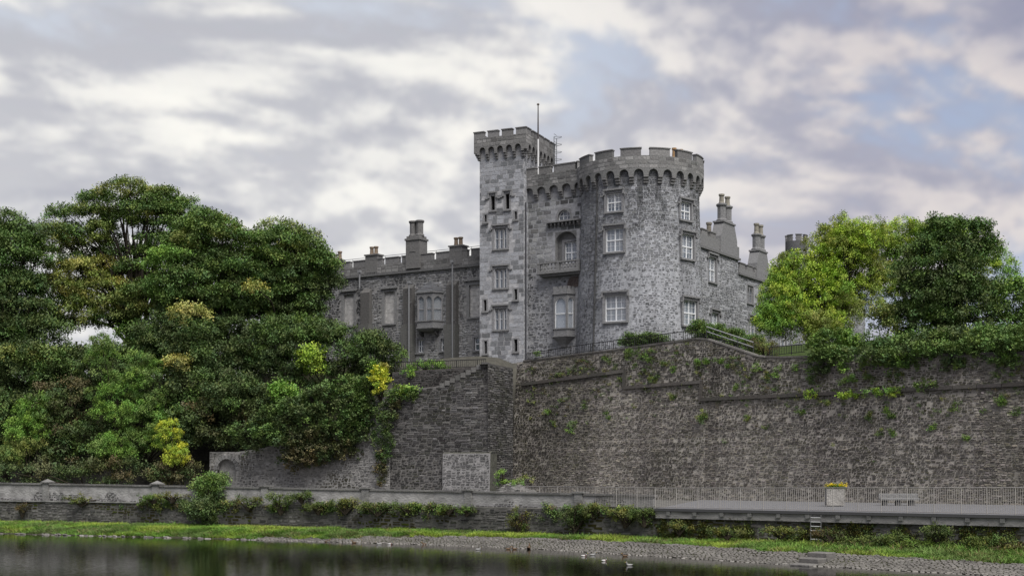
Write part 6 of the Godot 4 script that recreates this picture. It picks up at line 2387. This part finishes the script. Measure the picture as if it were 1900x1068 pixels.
	# ivy drape over the garden wall
	bush("ivy", "thick ivy curtain draped over the garden wall", "ivy", "ivy on the walls", Vector3(-15.5, 9.3, -113.2), [[P(665, 790, 111.4), Vector3(2.0, 2.0, 0.5), 24, [G_DARK, G_DEEP]], [P(570, 850, 113.0), Vector3(3.0, 0.9, 0.4), 18, [G_DARK, G_BROWN]], [P(620, 760, 111.6), Vector3(4.4, 2.2, 1.0), 34, [G_DARK, G_DEEP, G_DARK]], [P(540, 790, 113), Vector3(4.2, 2.2, 1.0), 34, [G_DARK, G_DEEP]], [P(600, 825, 112.0), Vector3(4.3, 1.5, 0.7), 24, [G_DARK, G_BROWN, G_DARK]], [P(470, 810, 114), Vector3(2.4, 1.4, 0.8), 14, [G_DEEP, G_DARK]], [P(660, 720, 112), Vector3(3, 1.2, 1.0), 16, [G_DEEP, G_MID]]], {"lobe": Vector2(0.5, 0.9), "dense": 3.2, "leaf": 0.34, "kind": "broad"})
	bush("ivy", "long ivy rope hanging down the bastion from the lime shrub", "ivy", "ivy on the walls", Vector3(-10.4, 11.2, -110.9), [[P(722, 760, 110.1), Vector3(1.1, 1.5, 0.35), 16, [G_DEEP, G_DARK, G_BROWN]], [P(712, 810, 110.0), Vector3(0.75, 2.4, 0.3), 18, [G_DARK, G_DEEP]], [P(708, 870, 110.0), Vector3(0.4, 1.8, 0.25), 12, [G_DARK, G_BROWN]], [P(745, 735, 110.0), Vector3(1.5, 0.6, 0.35), 10, [G_DEEP, G_MID]], [P(758, 724, 109.9), Vector3(1.1, 0.18, 0.25), 6, [G_LIME, G_FRESH]]], {"lobe": Vector2(0.3, 0.5), "dense": 5.0, "leaf": 0.26, "kind": "broad"})
	bush("lime_shrub", "bright yellow-green shrub growing on the bastion top beside the evergreen mound", "shrub", "", P(706, 740, 111), [[P(705, 708, 110.3), Vector3(0.75, 1.25, 0.6), 15, [G_GOLD, G_GOLD, G_LIME]], [P(710, 683, 111), Vector3(0.4, 0.35, 0.4), 3, [G_YELLOW]], [P(694, 685, 111), Vector3(0.4, 0.5, 0.4), 3, [G_FRESH]]], {"lobe": Vector2(0.3, 0.5), "dense": 5.0, "leaf": 0.28, "kind": "broad"})
	bush("fern_patch", "bright green fern patch on the low wall under the long wing", "fern", "", P(795, 690, 116), [[P(795, 681, 116), Vector3(2.1, 0.5, 0.8), 14, [G_FRESH, G_FRESH, G_MID]], [P(765, 693, 115), Vector3(0.8, 0.4, 0.5), 5, [G_FRESH]]], {"lobe": Vector2(0.3, 0.5), "dense": 4.5, "leaf": 0.34, "kind": "fine"})
	# castle-side trees beyond the terrace
	var park := "trees on the castle terrace"
	tree("robinia_tree", "airy yellow-green tree with drooping sprays in front of the stepped wing", park, 112, 1562, 560, [[1470, 518, 42, 40, 0, 26, [G_LIME, G_OLIVE, G_FRESH]], [1558, 468, 58, 46, 0, 40, [G_LIME, G_LIME, G_OLIVE]], [1452, 570, 36, 50, -1, 28, [G_LIME, G_FRESH, G_OLIVE]], [1525, 545, 62, 55, 0, 34, [G_LIME, G_FRESH, G_LIME]], [1432, 597, 20, 16, -2, 7, [G_FRESH, G_LIME]], [1600, 520, 48, 60, 1, 24, [G_OLIVE, G_LIME]], [1525, 608, 50, 24, -2, 20, [G_LIME, G_OLIVE]], [1595, 440, 48, 22, 0, 15, [G_LIME, G_OLIVE]], [1565, 575, 30, 40, -1, 8, [G_OLIVE]]], {"r": 0.24, "limbs": 0.5, "leaf": 0.42, "dense": 2.3, "lobe": Vector2(0.7, 1.3), "kind": "fine", "squash": 1.15, "lift": 0.3})
	tree("robinia_tree", "sparser yellow-green tree rising behind the dark bushy tree", park, 121, 1690, 590, [[1680, 452, 66, 38, 0, 30, [G_LIME, G_OLIVE, G_FRESH]], [1760, 455, 52, 42, 0, 22, [G_FRESH, G_LIME]], [1650, 520, 35, 45, 0, 12, [G_OLIVE, G_FRESH]], [1845, 510, 26, 42, 0, 9, [G_LIME, G_FRESH]]], {"r": 0.24, "limbs": 0.5, "leaf": 0.45, "dense": 2.1, "lobe": Vector2(0.7, 1.4), "kind": "fine", "squash": 0.7})
	tree("bushy_tree", "dark bushy tree with spiky upright shoots on the terrace edge", park, 103, 1745, 600, [[1745, 505, 92, 74, 0, 84, [G_DARK, G_DEEP, G_DARK]], [1745, 560, 80, 60, -1, 34, [G_DARK, G_DARK, G_DEEP]], [1715, 600, 85, 45, 0, 44, [G_DARK, G_DARK, G_DEEP]], [1805, 580, 62, 70, 0, 46, [G_DARK, G_DEEP]], [1740, 430, 6, 26, 0, 6, [G_DEEP]], [1815, 438, 9, 30, 0, 8, [G_DEEP]], [1842, 458, 9, 26, 0, 7, [G_DEEP]], [1770, 425, 8, 16, 0, 5, [G_MID, G_DEEP]], [1645, 600, 18, 36, 0, 9, [G_DARK, G_OLIVE]]], {"r": 0.25, "limbs": 0.2, "leaf": 0.42, "dense": 2.1, "lobe": Vector2(0.5, 1.05), "squash": 0.8})
	tree("hedgerow_tree", "mid green rounded tree next to the dark bushy tree", park, 104, 1915, 640, [[1890, 575, 48, 70, 0, 40, [G_MID, G_DEEP, G_FRESH]], [1960, 560, 60, 90, 1, 26, [G_MID, G_DEEP]]], {"r": 0.2, "limbs": 0.3, "leaf": 0.42, "dense": 2.0, "lobe": Vector2(0.6, 1.1)})
	stage("trees")
	bush("boundary_hedge", "loose dark hedge along the terrace edge behind the ivy fringe", "hedge", "", Vector3(33, 13, -93), [[P(1680, 640, wall_d(1680) + 2.6), Vector3(3.0, 0.7, 0.8), 20, [G_DARK, G_DEEP]], [P(1780, 636, wall_d(1780) + 2.6), Vector3(3.0, 0.8, 0.8), 22, [G_DARK, G_DEEP, G_MID]], [P(1880, 628, wall_d(1880) + 2.6), Vector3(3.0, 0.9, 0.8), 24, [G_DEEP, G_MID]], [P(1980, 620, wall_d(1980) + 2.6), Vector3(3, 1.3, 0.8), 14, [G_DEEP]]], {"lobe": Vector2(0.35, 1.2), "dense": 2.4, "leaf": 0.36})
	# ivy and creepers along the tall wall's top
	var ivyg := "ivy on the walls"
	bush("ivy", "ivy mound spilling over the tall wall under the yellow-green tree", "ivy", ivyg, P(1560, 665, 98.5), [[P(1550, 636, wall_d(1550) + 0.9), Vector3(2.4, 0.8, 1.0), 24, [G_FRESH, G_MID, G_MID]], [P(1560, 660, wall_d(1560) + 0.1), Vector3(2.9, 0.5, 0.5), 24, [G_DARK, G_DEEP, G_MID]], [P(1660, 662, wall_d(1660) + 0.1), Vector3(2.6, 0.5, 0.5), 24, [G_DEEP, G_DARK]]], {"lobe": Vector2(0.4, 0.65), "dense": 4.2, "leaf": 0.3, "kind": "broad"})
	bush("ivy", "ivy fringe on the tall wall under the dark bushy tree", "ivy", ivyg, P(1790, 655, 91.5), [[P(1735, 650, wall_d(1735) + 0.1), Vector3(2.4, 0.5, 0.5), 22, [G_DEEP, G_MID, G_DARK]], [P(1810, 643, wall_d(1810) + 0.1), Vector3(2.4, 0.5, 0.5), 22, [G_DEEP, G_MID]], [P(1885, 638, wall_d(1885) + 0.1), Vector3(2.4, 0.5, 0.5), 22, [G_MID, G_DEEP]], [P(1960, 634, wall_d(1960) + 0.1), Vector3(2.4, 1.0, 0.7), 18, [G_DEEP]]], {"lobe": Vector2(0.4, 0.65), "dense": 4.2, "leaf": 0.3, "kind": "broad"})
	var tongues := []
	for k in 26:
		var px := rnd(1505, 1895)
		var dd := wall_d(px)
		tongues.append([P(px, 668 - (px - 1505) * 0.025 + rnd(2, 20), dd - 0.2), Vector3(rnd(0.3, 0.7), rnd(0.25, 0.85), 0.12), 3, [[G_DEEP, G_MID], [G_DARK, G_DEEP], [G_MID, G_FRESH]][k % 3]])
	bush("ivy", "ragged ivy tongues hanging below the ivy fringe of the tall wall", "ivy", ivyg, P(1700, 660, 94.6), tongues, {"lobe": Vector2(0.22, 0.4), "dense": 6.0, "leaf": 0.26, "kind": "broad", "shell": 0.1})
	bush("creeper", "bright creeper trailing along the string course of the tall wall", "creeper", "", P(1590, 728, 95.3), [[P(1580, 733, wall_d(1580) - 0.55), Vector3(1.6, 0.2, 0.2), 9, [G_LIME, G_FRESH]], [P(1650, 727, wall_d(1650) - 0.55), Vector3(2.1, 0.28, 0.25), 16, [G_LIME, G_FRESH, G_FRESH]], [P(1715, 717, wall_d(1715) - 0.55), Vector3(0.9, 0.35, 0.25), 7, [G_MID, G_DEEP]], [P(1505, 733, wall_d(1505) - 0.55), Vector3(0.7, 0.2, 0.2), 4, [G_LIME, G_FRESH]]], {"lobe": Vector2(0.18, 0.3), "dense": 9.0, "leaf": 0.22, "kind": "broad"})
	# clipped hedges
	for q in [["clipped hedge running down beside the stair railing", [[1300, 613], [1330, 618], [1360, 627], [1400, 640]], 0.75, [G_DEEP, G_MID]], ["short clipped hedge behind the terrace railing", [[1172, 633], [1195, 631], [1218, 633]], 0.55, [G_DARK, G_DEEP]]]:
		var cr := []
		for p in q[1]:
			var dd: float = 105.5 - (p[0] - 1290) * 0.026
			cr.append([P(p[0], p[1], dd), Vector3(0.95, q[2], 0.8), 18, q[3]])
		var f0: Vector3 = cr[1][0]
		bush("clipped_hedge", q[0], "hedge", "", Vector3(f0.x, hill_y(f0.x, -f0.z), f0.z), cr, {"lobe": Vector2(0.35, 0.5), "dense": 7.0, "leaf": 0.24})
	bush("brown_shrub", "thin brownish shrub at the foot of the stair railing", "shrub", "", P(1420, 664, 101), [[P(1420, 645, 101), Vector3(1.2, 0.85, 0.8), 16, [G_BROWN, G_BROWN, G_OLIVE]]], {"lobe": Vector2(0.3, 0.55), "dense": 4.0, "leaf": 0.22, "kind": "fine"})
	# tufts growing out of the masonry
	var a := Vector3(0, 0, -112.0)
	var b := Vector3(34.04, 0, -86.0)
	var s := flat(a, (b - a).normalized(), 0.09)
	for q in [[1165, 662, 16, 22], [1150, 652, 8, 8], [1190, 662, 9, 9], [1203, 702, 9, 8], [1225, 668, 9, 8], [1236, 685, 6, 7], [1283, 672, 9, 7], [1300, 668, 8, 7], [1326, 666, 11, 8], [1340, 676, 8, 7], [1300, 775, 13, 18], [1237, 736, 9, 8], [1007, 760, 12, 8], [1074, 752, 9, 10], [1058, 790, 12, 10], [1018, 785, 6, 9], [1400, 680, 12, 8], [1437, 685, 12, 12], [1465, 682, 8, 8], [1415, 694, 7, 6], [1500, 700, 9, 8], [1355, 715, 12, 7], [1560, 705, 16, 10], [1580, 700, 10, 8], [1608, 698, 8, 8], [1665, 700, 10, 12], [1840, 694, 9, 7], [1607, 770, 10, 9], [1650, 768, 11, 9], [1725, 790, 6, 9], [1627, 802, 6, 7], [1652, 800, 7, 7], [1768, 752, 14, 10], [1815, 760, 16, 7], [1855, 748, 14, 14], [1880, 762, 18, 8], [1480, 765, 7, 7], [1380, 775, 7, 7], [1120, 770, 6, 8], [1640, 760, 8, 6], [1790, 806, 8, 8], [1530, 745, 9, 5], [985, 655, 7, 5], [1110, 662, 8, 6]]:
		var h := flat_u(a, b, q[0])
		var v := Hy(q[1], h.y + 0.7)
		var c: Vector3 = s.call(h.x, v, 0.1)
		var rx := px_r(q[2], h.y)
		var ry := px_r(q[3], h.y)
		var cols: Array = [[G_MID, G_FRESH], [G_FRESH, G_MID], [G_DEEP, G_MID], [G_OLIVE, G_DEEP]][int(q[0] * 7 + q[1]) % 4]
		var tf := thing("wall_plant", "small green tuft rooted in the joints of the tall wall", "wall plant", s.call(h.x, v - ry * 0.6, 0.0), "tufts growing on the tall wall")
		var list := []
		for k in 4:
			list.append([c + Vector3(rnd(-1.0, 1.0) * rx, rnd(-0.9, 0.5) * ry, rnd(-0.02, 0.06)), Vector3(rx * 0.75, ry * 0.6, 0.1), cols[k % 2], int(4 + rx * ry * 16.0)])
		leaf_cloud(tf, "leaves", list, 0.16, "plain", 0.1)
	# thin growth seated in joints over the upper wall: nobody could count it
	var fuzz := []
	for k in 1500:
		var u := rnd(0.5, 44.0)
		var depth := absf(rng.randfn()) * 2.2
		var y := tab([[0.0, 13.9], [10.0, 14.7], [18.6, 15.2], [23.0, 13.4], [44.0, 12.6]], u) - 0.3 - depth
		if noise_a.get_noise_2d(u * 12.0, y * 14.0) < 0.02:
			continue
		fuzz.append([s.call(u, y, 0.05), Vector3(0.28, 0.1, 0.04), [G_DEEP, G_DARK, G_OLIVE, G_BROWN, G_MID][rng.randi() % 5], 2])
	var fo := leaf_cloud(self, "joint_growth", fuzz, 0.15, "plain", 0.0)
	tag(fo, "thin moss and small weeds in the upper joints of the tall wall", "moss", "", "stuff")
	stage("wall plants")


func build_bank_plants() -> void:
	# grass on the bank
	var xf := []
	var cols := []
	var n := 0
	while n < 26000:
		var x := rnd(-50, 44) if n % 3 else rnd(-30, 15)
		n += 1
		var w := tab(WATER_EDGE, x)
		var l := tab(RIVER_WALL, x)
		var lowt := 0.5
		if x > -18.0:
			lowt = minf(cobble_width(x) - 0.3, l - w - 0.3)
		var d := rnd(w + lowt, l - 0.05)
		# tongues of bare cobble run up through the grass
		var patch := noise_b.get_noise_2d(x * 14.0, d * 10.0)
		if x > -12.0 and x < 13.0 and patch > 0.28:
			continue
		var near_wall := (d - w) / (l - w)
		var size := rnd(0.18, 0.36) * (1.0 + 0.9 * noise_b.get_noise_2d(x * 22.0, d * 22.0)) * (1.0 + 0.5 * smoothstep(12.0, 17.0, x) * smoothstep(0.35, 0.8, near_wall))
		xf.append(Transform3D(Basis.from_euler(Vector3(rnd(-0.15, 0.15), rnd(0, TAU), rnd(-0.15, 0.15))).scaled(Vector3(size * 1.3, size * rnd(0.3, 0.75), size * 1.3)), Vector3(x, bank_y(x, d) - 0.02, -d)))
		var g := noise_a.get_noise_2d(x * 5.0, d * 7.0)
		var c := Color(0.14, 0.27, 0.05).lerp(Color(0.29, 0.38, 0.07), smoothstep(-0.1, 0.35, g))
		c = c.lerp(G_MID, smoothstep(0.05, 0.4, -g))
		if x > 12.0:
			c = c.lerp(G_MID, 0.6 * rng.randf())
		if rng.randf() < 0.12:
			c = Color(0.2, 0.16, 0.08)
		var k := rnd(0.7, 1.3)
		cols.append(Color(c.r * k, c.g * k, c.b * k))
	var gr := multi(self, "bank_grass", leaf_mesh("grass"), xf, cols)
	tag(gr, "bright green grass covering the river bank", "grass", "", "stuff")
	# trailing weeds along the ledge, moss and ferns on the wall under the terrace
	var weeds := []
	for k in 420:
		var x := rnd(-30, 8.3)
		var m := noise_a.get_noise_2d(x * 7.0, 61.0) + rnd(-0.15, 0.15)
		if m < -0.05:
			continue
		var y := 2.3 - absf(rng.randfn()) * 0.35 + rnd(0.0, 0.25)
		weeds.append([Vector3(x, y, -(tab(RIVER_WALL, x) - 0.25)), Vector3(0.35, 0.16, 0.12), [G_DEEP, G_OLIVE, G_MID, G_BROWN, G_DARK][rng.randi() % 5], 3])
	var wo := leaf_cloud(self, "ledge_weeds", weeds, 0.24, "plain", 0.1)
	tag(wo, "straggling weeds trailing over the ledge of the river wall", "weeds", "", "stuff")
	var moss := []
	for k in 2600:
		var x := rnd(8.8, 40.0)
		var y := rnd(0.55, 2.05)
		if noise_a.get_noise_2d(x * 26.0, y * 7.0) * 0.9 + noise_b.get_noise_2d(x * 9.0, 3.0) * 0.5 + (1.55 - y) * 0.35 < 0.02:
			continue
		moss.append([Vector3(x, y, -(tab(RIVER_WALL, x) - 0.2)), Vector3(0.14, 0.14, 0.03), [Color(0.09, 0.085, 0.025), Color(0.07, 0.07, 0.025), G_DARK, Color(0.1, 0.12, 0.03)][rng.randi() % 4], 2])
	var mo := leaf_cloud(self, "wall_moss", moss, 0.15, "plain", 0.0)
	tag(mo, "dark brown-green moss hanging on the wall under the river terrace", "moss", "", "stuff")
	# the large bush against the parapet
	bush("elder_bush", "large rounded green bush leaning on the parapet wall, rooted on the bank", "bush", "", P(385, 970, 95.5) , [[P(388, 908, 95.5), Vector3(1.3, 1.1, 1.0), 22, [G_MID, G_DEEP, G_MID]], [P(382, 945, 95), Vector3(1.5, 1.1, 1.1), 30, [G_DARK, G_DEEP, G_DARK]], [P(400, 890, 95.8), Vector3(0.9, 0.5, 0.7), 8, [G_MID, G_FRESH]]], {"lobe": Vector2(0.35, 0.6), "dense": 5.0, "leaf": 0.28, "lift": 0.1})
	# small shrubs on the ledge and wall
	var wg := "shrubs growing along the river wall"
	var list := [[520, 930, 20, 18, [G_MID, G_FRESH], "bushy bright green shrub growing on the river wall ledge"], [560, 918, 16, 14, [G_MID, G_DEEP], "rounded green shrub reaching over the parapet coping"], [590, 940, 22, 12, [G_DEEP, G_OLIVE], "dull green shrub hugging the river wall below the parapet"], [640, 935, 26, 10, [G_OLIVE, G_DEEP], "low olive trailing growth on the ledge under the ivy-hung garden wall"], [700, 940, 30, 9, [G_OLIVE, G_MID], "low olive trailing growth on the ledge under the hanging ivy rope"], [755, 940, 20, 8, [G_FRESH, G_MID], "fresh green trailing growth on the ledge next to the parapet pier with flat cap"], [832, 942, 18, 7, [G_FRESH, G_MID], "fresh green cushion on the ledge below the pale bastion plinth"], [865, 945, 14, 7, [G_FRESH, G_MID], "small fresh green tuft on the ledge beside a parapet pier"], [963, 962, 20, 24, [G_OLIVE, G_MID, G_BROWN], "autumn tinted shrub climbing the river wall beside the grey thicket"], [1065, 960, 26, 24, [G_DARK, G_DEEP], "dark round thicket growing on the river wall"], [1100, 945, 20, 10, [G_DEEP, G_OLIVE], "low dark growth along the wall top beside the thicket"], [1160, 955, 22, 16, [G_MID, G_OLIVE], "leafy shrub on the river wall near the terrace corner"], [1195, 955, 18, 18, [G_DEEP, G_MID], "rounded green shrub under the terrace corner"], [150, 926, 26, 6, [G_OLIVE, G_DEEP], "flat olive cushion on the river wall ledge"], [285, 922, 20, 10, [G_FRESH, G_DEEP], "green cushion at the foot of a pier on the ledge"], [320, 920, 22, 8, [G_OLIVE, G_BROWN], "brownish trailing growth beside the large bush"], [40, 945, 8, 9, [G_BROWN, G_OLIVE], "rusty sprig growing on the river wall"], [460, 930, 22, 12, [G_DEEP, G_OLIVE], "dull green growth beside the large bush"], [1540, 990, 30, 14, [G_DEEP, G_BROWN], "dark tangled growth beside the wall ladder"], [1450, 985, 30, 12, [G_DEEP, G_OLIVE], "dark tangled growth at the mossy wall foot close to the wall ladder"], [1640, 1000, 30, 14, [G_DEEP, G_MID], "green tangle at the mossy wall foot below the stone bench"], [1740, 985, 18, 18, [G_DARK, G_DEEP], "dark ivy clump on the mossy wall"], [1720, 1010, 40, 14, [G_MID, G_FRESH], "fresh green tangle on the bank below the ivy clump"], [1840, 1005, 36, 18, [G_DEEP, G_MID, G_OLIVE], "weedy tangle at the mossy wall foot above the reddish dock plants"], [1870, 1020, 18, 14, [G_BROWN, G_OLIVE], "reddish brown dock plants on the bank"], [1590, 1005, 26, 12, [G_MID, G_DEEP], "green tangle at the mossy wall foot below the planter"], [1350, 985, 26, 9, [G_DEEP, G_OLIVE], "dark tangled growth at the mossy wall foot below the deck brackets"], [1260, 975, 20, 9, [G_DEEP, G_OLIVE], "dark tangled growth at the mossy wall foot next to the deck corner"]]
	var la := Vector3(-41, 0, -104)
	var lb := Vector3(-5.5, 0, -88)
	var lc := Vector3(8.1, 0, -78.6)
	var le := Vector3(26.1, 0, -66.2)
	for q in list:
		var px: float = q[0]
		var d := 0.0
		if px < 800: d = flat_u(la, lb, px).y
		elif px < 1200: d = flat_u(lb, lc, px).y
		else: d = flat_u(lc, le, px).y
		d -= 0.55 if q[1] < 985 else 1.6
		var c := P(px, q[1], d)
		var r := Vector3(px_r(q[2], d) * rnd(1.2, 1.9), px_r(q[3], d) * rnd(0.5, 1.1) * (0.6 if q[1] > 980 else 1.0), 0.4)
		bush("wall_shrub", q[5], "shrub", wg, Vector3(c.x, maxf(bank_y(c.x, d), c.y - r.y), -d), [[c, r, int(6 + q[2] * q[3] * 0.035), q[4].map(func(z): return Color(z.r * 0.75, z.g * 0.68, z.b * 0.7))]], {"lobe": Vector2(0.12, 0.4), "dense": 6.0, "leaf": 0.2, "shell": 0.0, "lift": 0.1})
	# moss and weeds on the rubble heap
	bush("heap_weeds", "bright weeds on the pale rubble heap", "weeds", "", P(935, 890, 104), [[P(930, 885, 104), Vector3(0.4, 0.8, 0.4), 5, [G_FRESH]], [P(955, 897, 103.5), Vector3(1.1, 0.2, 0.5), 6, [G_MID, G_FRESH]], [P(975, 890, 105), Vector3(0.8, 0.3, 0.5), 4, [G_MID, G_OLIVE]]], {"lobe": Vector2(0.2, 0.4), "dense": 5.0, "leaf": 0.22})
	stage("bank plants")


# ---------------------------------------------------------------- water birds
func duck_mesh(kind: int) -> ArrayMesh:
	var key := "duck%d" % kind
	if mesh_store.has(key):
		return mesh_store[key]
	# rings along a spine from tail through breast, neck and head to the bill: [x, y, half width, half height]
	var ring := [[-0.30, 0.13, 0.01, 0.01], [-0.24, 0.11, 0.05, 0.03], [-0.14, 0.08, 0.10, 0.08], [0.0, 0.07, 0.125, 0.10], [0.12, 0.08, 0.11, 0.10], [0.19, 0.13, 0.07, 0.075], [0.205, 0.2, 0.042, 0.045], [0.21, 0.26, 0.04, 0.042], [0.225, 0.30, 0.05, 0.048], [0.265, 0.305, 0.044, 0.04], [0.30, 0.295, 0.022, 0.016], [0.355, 0.285, 0.018, 0.007], [0.365, 0.283, 0.002, 0.002]]
	var dir := [0.0, 0.1, 0.15, 0.0, 0.3, 0.9, 1.4, 1.5, 0.9, 0.1, -0.15, -0.15, -0.15]
	var cols := []
	for k in ring.size():
		var c := Color(0.3, 0.3, 0.3)
		if kind == 0: c = [Color(0.03, 0.03, 0.03), Color(0.5, 0.5, 0.48), Color(0.42, 0.41, 0.4), Color(0.45, 0.44, 0.43), Color(0.12, 0.07, 0.05), Color(0.1, 0.05, 0.04), Color(0.5, 0.5, 0.48), Color(0.02, 0.06, 0.03)][mini(k, 7)]
		elif kind == 1: c = [Color(0.1, 0.07, 0.045), Color(0.12, 0.08, 0.05)][k % 2]
		else: c = Color(0.24, 0.24, 0.235)
		if k >= 10: c = Color(0.45, 0.3, 0.05)
		cols.append(c)
	var mb := MB.new()
	var sg := 10
	for k in ring.size():
		var q: Array = ring[k]
		var f := Vector3(cos(dir[k]), sin(dir[k]), 0)
		var up := Vector3(-f.y, f.x, 0)
		for i in sg:
			var th := TAU * i / sg
			var o: Vector3 = up * sin(th) * q[3] + Vector3(0, 0, 1) * cos(th) * q[2]
			mb.vert(Vector3(q[0], q[1], 0) + o, up * sin(th) + Vector3(0, 0, 1) * cos(th), cols[k])
	for k in ring.size() - 1:
		for i in sg:
			var j := (i + 1) % sg
			mb.face(k * sg + i, k * sg + j, (k + 1) * sg + j)
			mb.face(k * sg + i, (k + 1) * sg + j, (k + 1) * sg + i)
	mesh_store[key] = mb.mesh()
	return mesh_store[key]


func build_birds() -> void:
	for q in [[607, 1003, 1, 0.2], [657, 1005, 1, 3.0], [665, 1004, 0, 0.1], [703, 1008, 2, 3.3], [724, 1008, 0, 0.0], [787, 1008, 1, 2.9], [887, 1018, 2, 0.3], [943, 1017, 1, 0.2], [955, 1017, 1, 3.0], [1084, 1030, 0, 0.1], [1100, 1028, 2, 0.2], [1121, 1039, 0, 0.5], [1168, 1047, 2, 3.2], [1160, 1030, 1, 3.1]]:
		var d: float = EYE * F / (q[1] + 2.0 - HZ)
		var p := P(q[0], 0, d)
		var o := MeshInstance3D.new()
		o.name = numbered("duck")
		o.mesh = duck_mesh(q[2])
		o.material_override = M.feather
		add_child(o)
		o.transform = Transform3D(Basis(Vector3.UP, q[3]).scaled(Vector3.ONE * 0.62), Vector3(p.x, -0.01, -d))
		tag(o, ["grey duck with dark head floating near the cobbled edge", "small brown duck floating near the bank", "pale white waterbird floating off the cobbles"][q[2]], "duck", "ducks on the river")
	var d := 77.6
	var p := P(981, 0, d)
	var st := MeshInstance3D.new()
	st.name = numbered("duck")
	st.mesh = duck_mesh(1)
	st.material_override = M.feather
	add_child(st)
	st.transform = Transform3D(Basis(Vector3.UP, 1.4).scaled(Vector3.ONE * 1.0), Vector3(p.x, 0.0, -d))
	tag(st, "dark bird resting at the foot of the cobbled slope", "duck", "ducks on the river")
	stage("birds")


# ---------------------------------------------------------------- sky
func make_sky() -> ImageTexture:
	var w := 2560
	var h := 1280
	var cl := FastNoiseLite.new()
	cl.seed = 77
	cl.noise_type = FastNoiseLite.TYPE_SIMPLEX_SMOOTH
	cl.frequency = 1.0
	cl.fractal_octaves = 8
	cl.fractal_gain = 0.6
	var big := FastNoiseLite.new()
	big.seed = 12
	big.noise_type = FastNoiseLite.TYPE_SIMPLEX_SMOOTH
	big.frequency = 1.0
	big.fractal_octaves = 3
	var bytes := PackedByteArray()
	bytes.resize(w * h * 3)
	var glow := Vector3(-0.26, 0.24, -1.0).normalized()
	for j in h:
		var el := PI * 0.5 - PI * (j + 0.5) / h
		var sy := sin(el)
		for i in w:
			var o := (j * w + i) * 3
			if el < -0.12:
				bytes[o] = 60; bytes[o + 1] = 62; bytes[o + 2] = 58
				continue
			var az := TAU * (i + 0.5) / w
			var ce := cos(el)
			var d := Vector3(sin(az) * ce, sy, -cos(az) * ce)
			# clouds lie in a sheet overhead, drawn out towards the horizon
			var k := 1.0 / (maxf(sy, 0.0) + 0.27)
			var q := Vector2(d.x * k, d.z * k)
			var wx := big.get_noise_2d(q.x * 0.8 + 9.0, q.y * 0.8)
			var s := Vector2(q.x * 1.9 + wx * 0.3, q.y * 2.3 + q.x * 0.7 + wx * 0.25)
			var a := cl.get_noise_2dv(s)
			var a2 := cl.get_noise_2d(s.x + 0.07, s.y - 0.13)
			var b := big.get_noise_2d(q.x * 0.45 + 40.0, q.y * 0.6 - 7.0)
			var near_glow := smoothstep(0.86, 1.0, d.dot(glow))
			var cover := smoothstep(-0.5, 0.0, a * 1.1 + b * 0.45 + near_glow * 0.25)
			var lit := smoothstep(-0.26, 0.32, a - a2)
			var thick := smoothstep(-0.1, 0.6, a + b * 0.5)
			var blue := Color(0.60, 0.655, 0.765).lerp(Color(0.76, 0.79, 0.845), pow(1.0 - clampf(sy, 0, 1), 5.0))
			blue = blue.lerp(Color(0.85, 0.865, 0.885), near_glow * 0.7)
			var shade := Color(0.585, 0.59, 0.665).lerp(Color(0.69, 0.695, 0.73), near_glow)
			var bright := Color(0.865, 0.83, 0.815).lerp(Color(0.975, 0.965, 0.935), near_glow)
			var cloud := shade.lerp(bright, clampf(lit * 0.85 + (1.0 - thick) * 0.3 - 0.04 - 0.16 * smoothstep(0.16, 0.34, sy), 0, 1))
			var c := blue.lerp(cloud, cover * 0.92)
			var low := pow(1.0 - clampf(sy / 0.3, 0, 1), 2.0)
			c = c.lerp(Color(0.83, 0.835, 0.855), low * 0.55)
			bytes[o] = int(clampf(c.r, 0, 1) * 255.0)
			bytes[o + 1] = int(clampf(c.g, 0, 1) * 255.0)
			bytes[o + 2] = int(clampf(c.b, 0, 1) * 255.0)
	return ImageTexture.create_from_image(Image.create_from_data(w, h, false, Image.FORMAT_RGB8, bytes))


func _ready() -> void:
	clock = Time.get_ticks_msec()
	rng.seed = 20240611
	for q in [[noise_a, 5, 0.03, 4], [noise_b, 17, 0.03, 3], [noise_c, 29, 0.03, 2]]:
		q[0].seed = q[1]
		q[0].noise_type = FastNoiseLite.TYPE_SIMPLEX_SMOOTH
		q[0].frequency = q[2]
		q[0].fractal_octaves = q[3]
	# camera: level, with the lens shifted up so that the walls stay upright
	var cam := Camera3D.new()
	cam.name = "camera"
	cam.position = Vector3(0, EYE, 0)
	cam.set_frustum(1068.0 / F, Vector2(0, (HZ - 534.0) / F), 1.0, 6000.0)
	add_child(cam)
	cam.current = true
	# sky, soft daylight, exposure
	var env := Environment.new()
	env.background_mode = Environment.BG_SKY
	var sm := PanoramaSkyMaterial.new()
	sm.panorama = make_sky()
	var sky := Sky.new()
	sky.sky_material = sm
	env.sky = sky
	env.background_energy_multiplier = 1.0
	env.tonemap_mode = Environment.TONE_MAPPER_LINEAR
	env.tonemap_exposure = 1.08
	env.sdfgi_enabled = true
	env.ssao_enabled = true
	env.ssil_enabled = true
	var we := WorldEnvironment.new()
	we.name = "world"
	we.environment = env
	add_child(we)
	var sun := DirectionalLight3D.new()
	sun.name = "sun"
	sun.light_energy = 1.5
	sun.light_angular_distance = 40.0
	sun.light_color = Color(1.0, 0.985, 0.965)
	sun.shadow_enabled = true
	sun.rotation_degrees = Vector3(-56, 26, 0)
	add_child(sun)
	stage("sky")
	make_materials()
	build_ground()
	build_castle()
	build_terrace_walls()
	build_riverside()
	build_deck()
	build_railings()
	build_trees()
	build_bank_plants()
	build_birds()
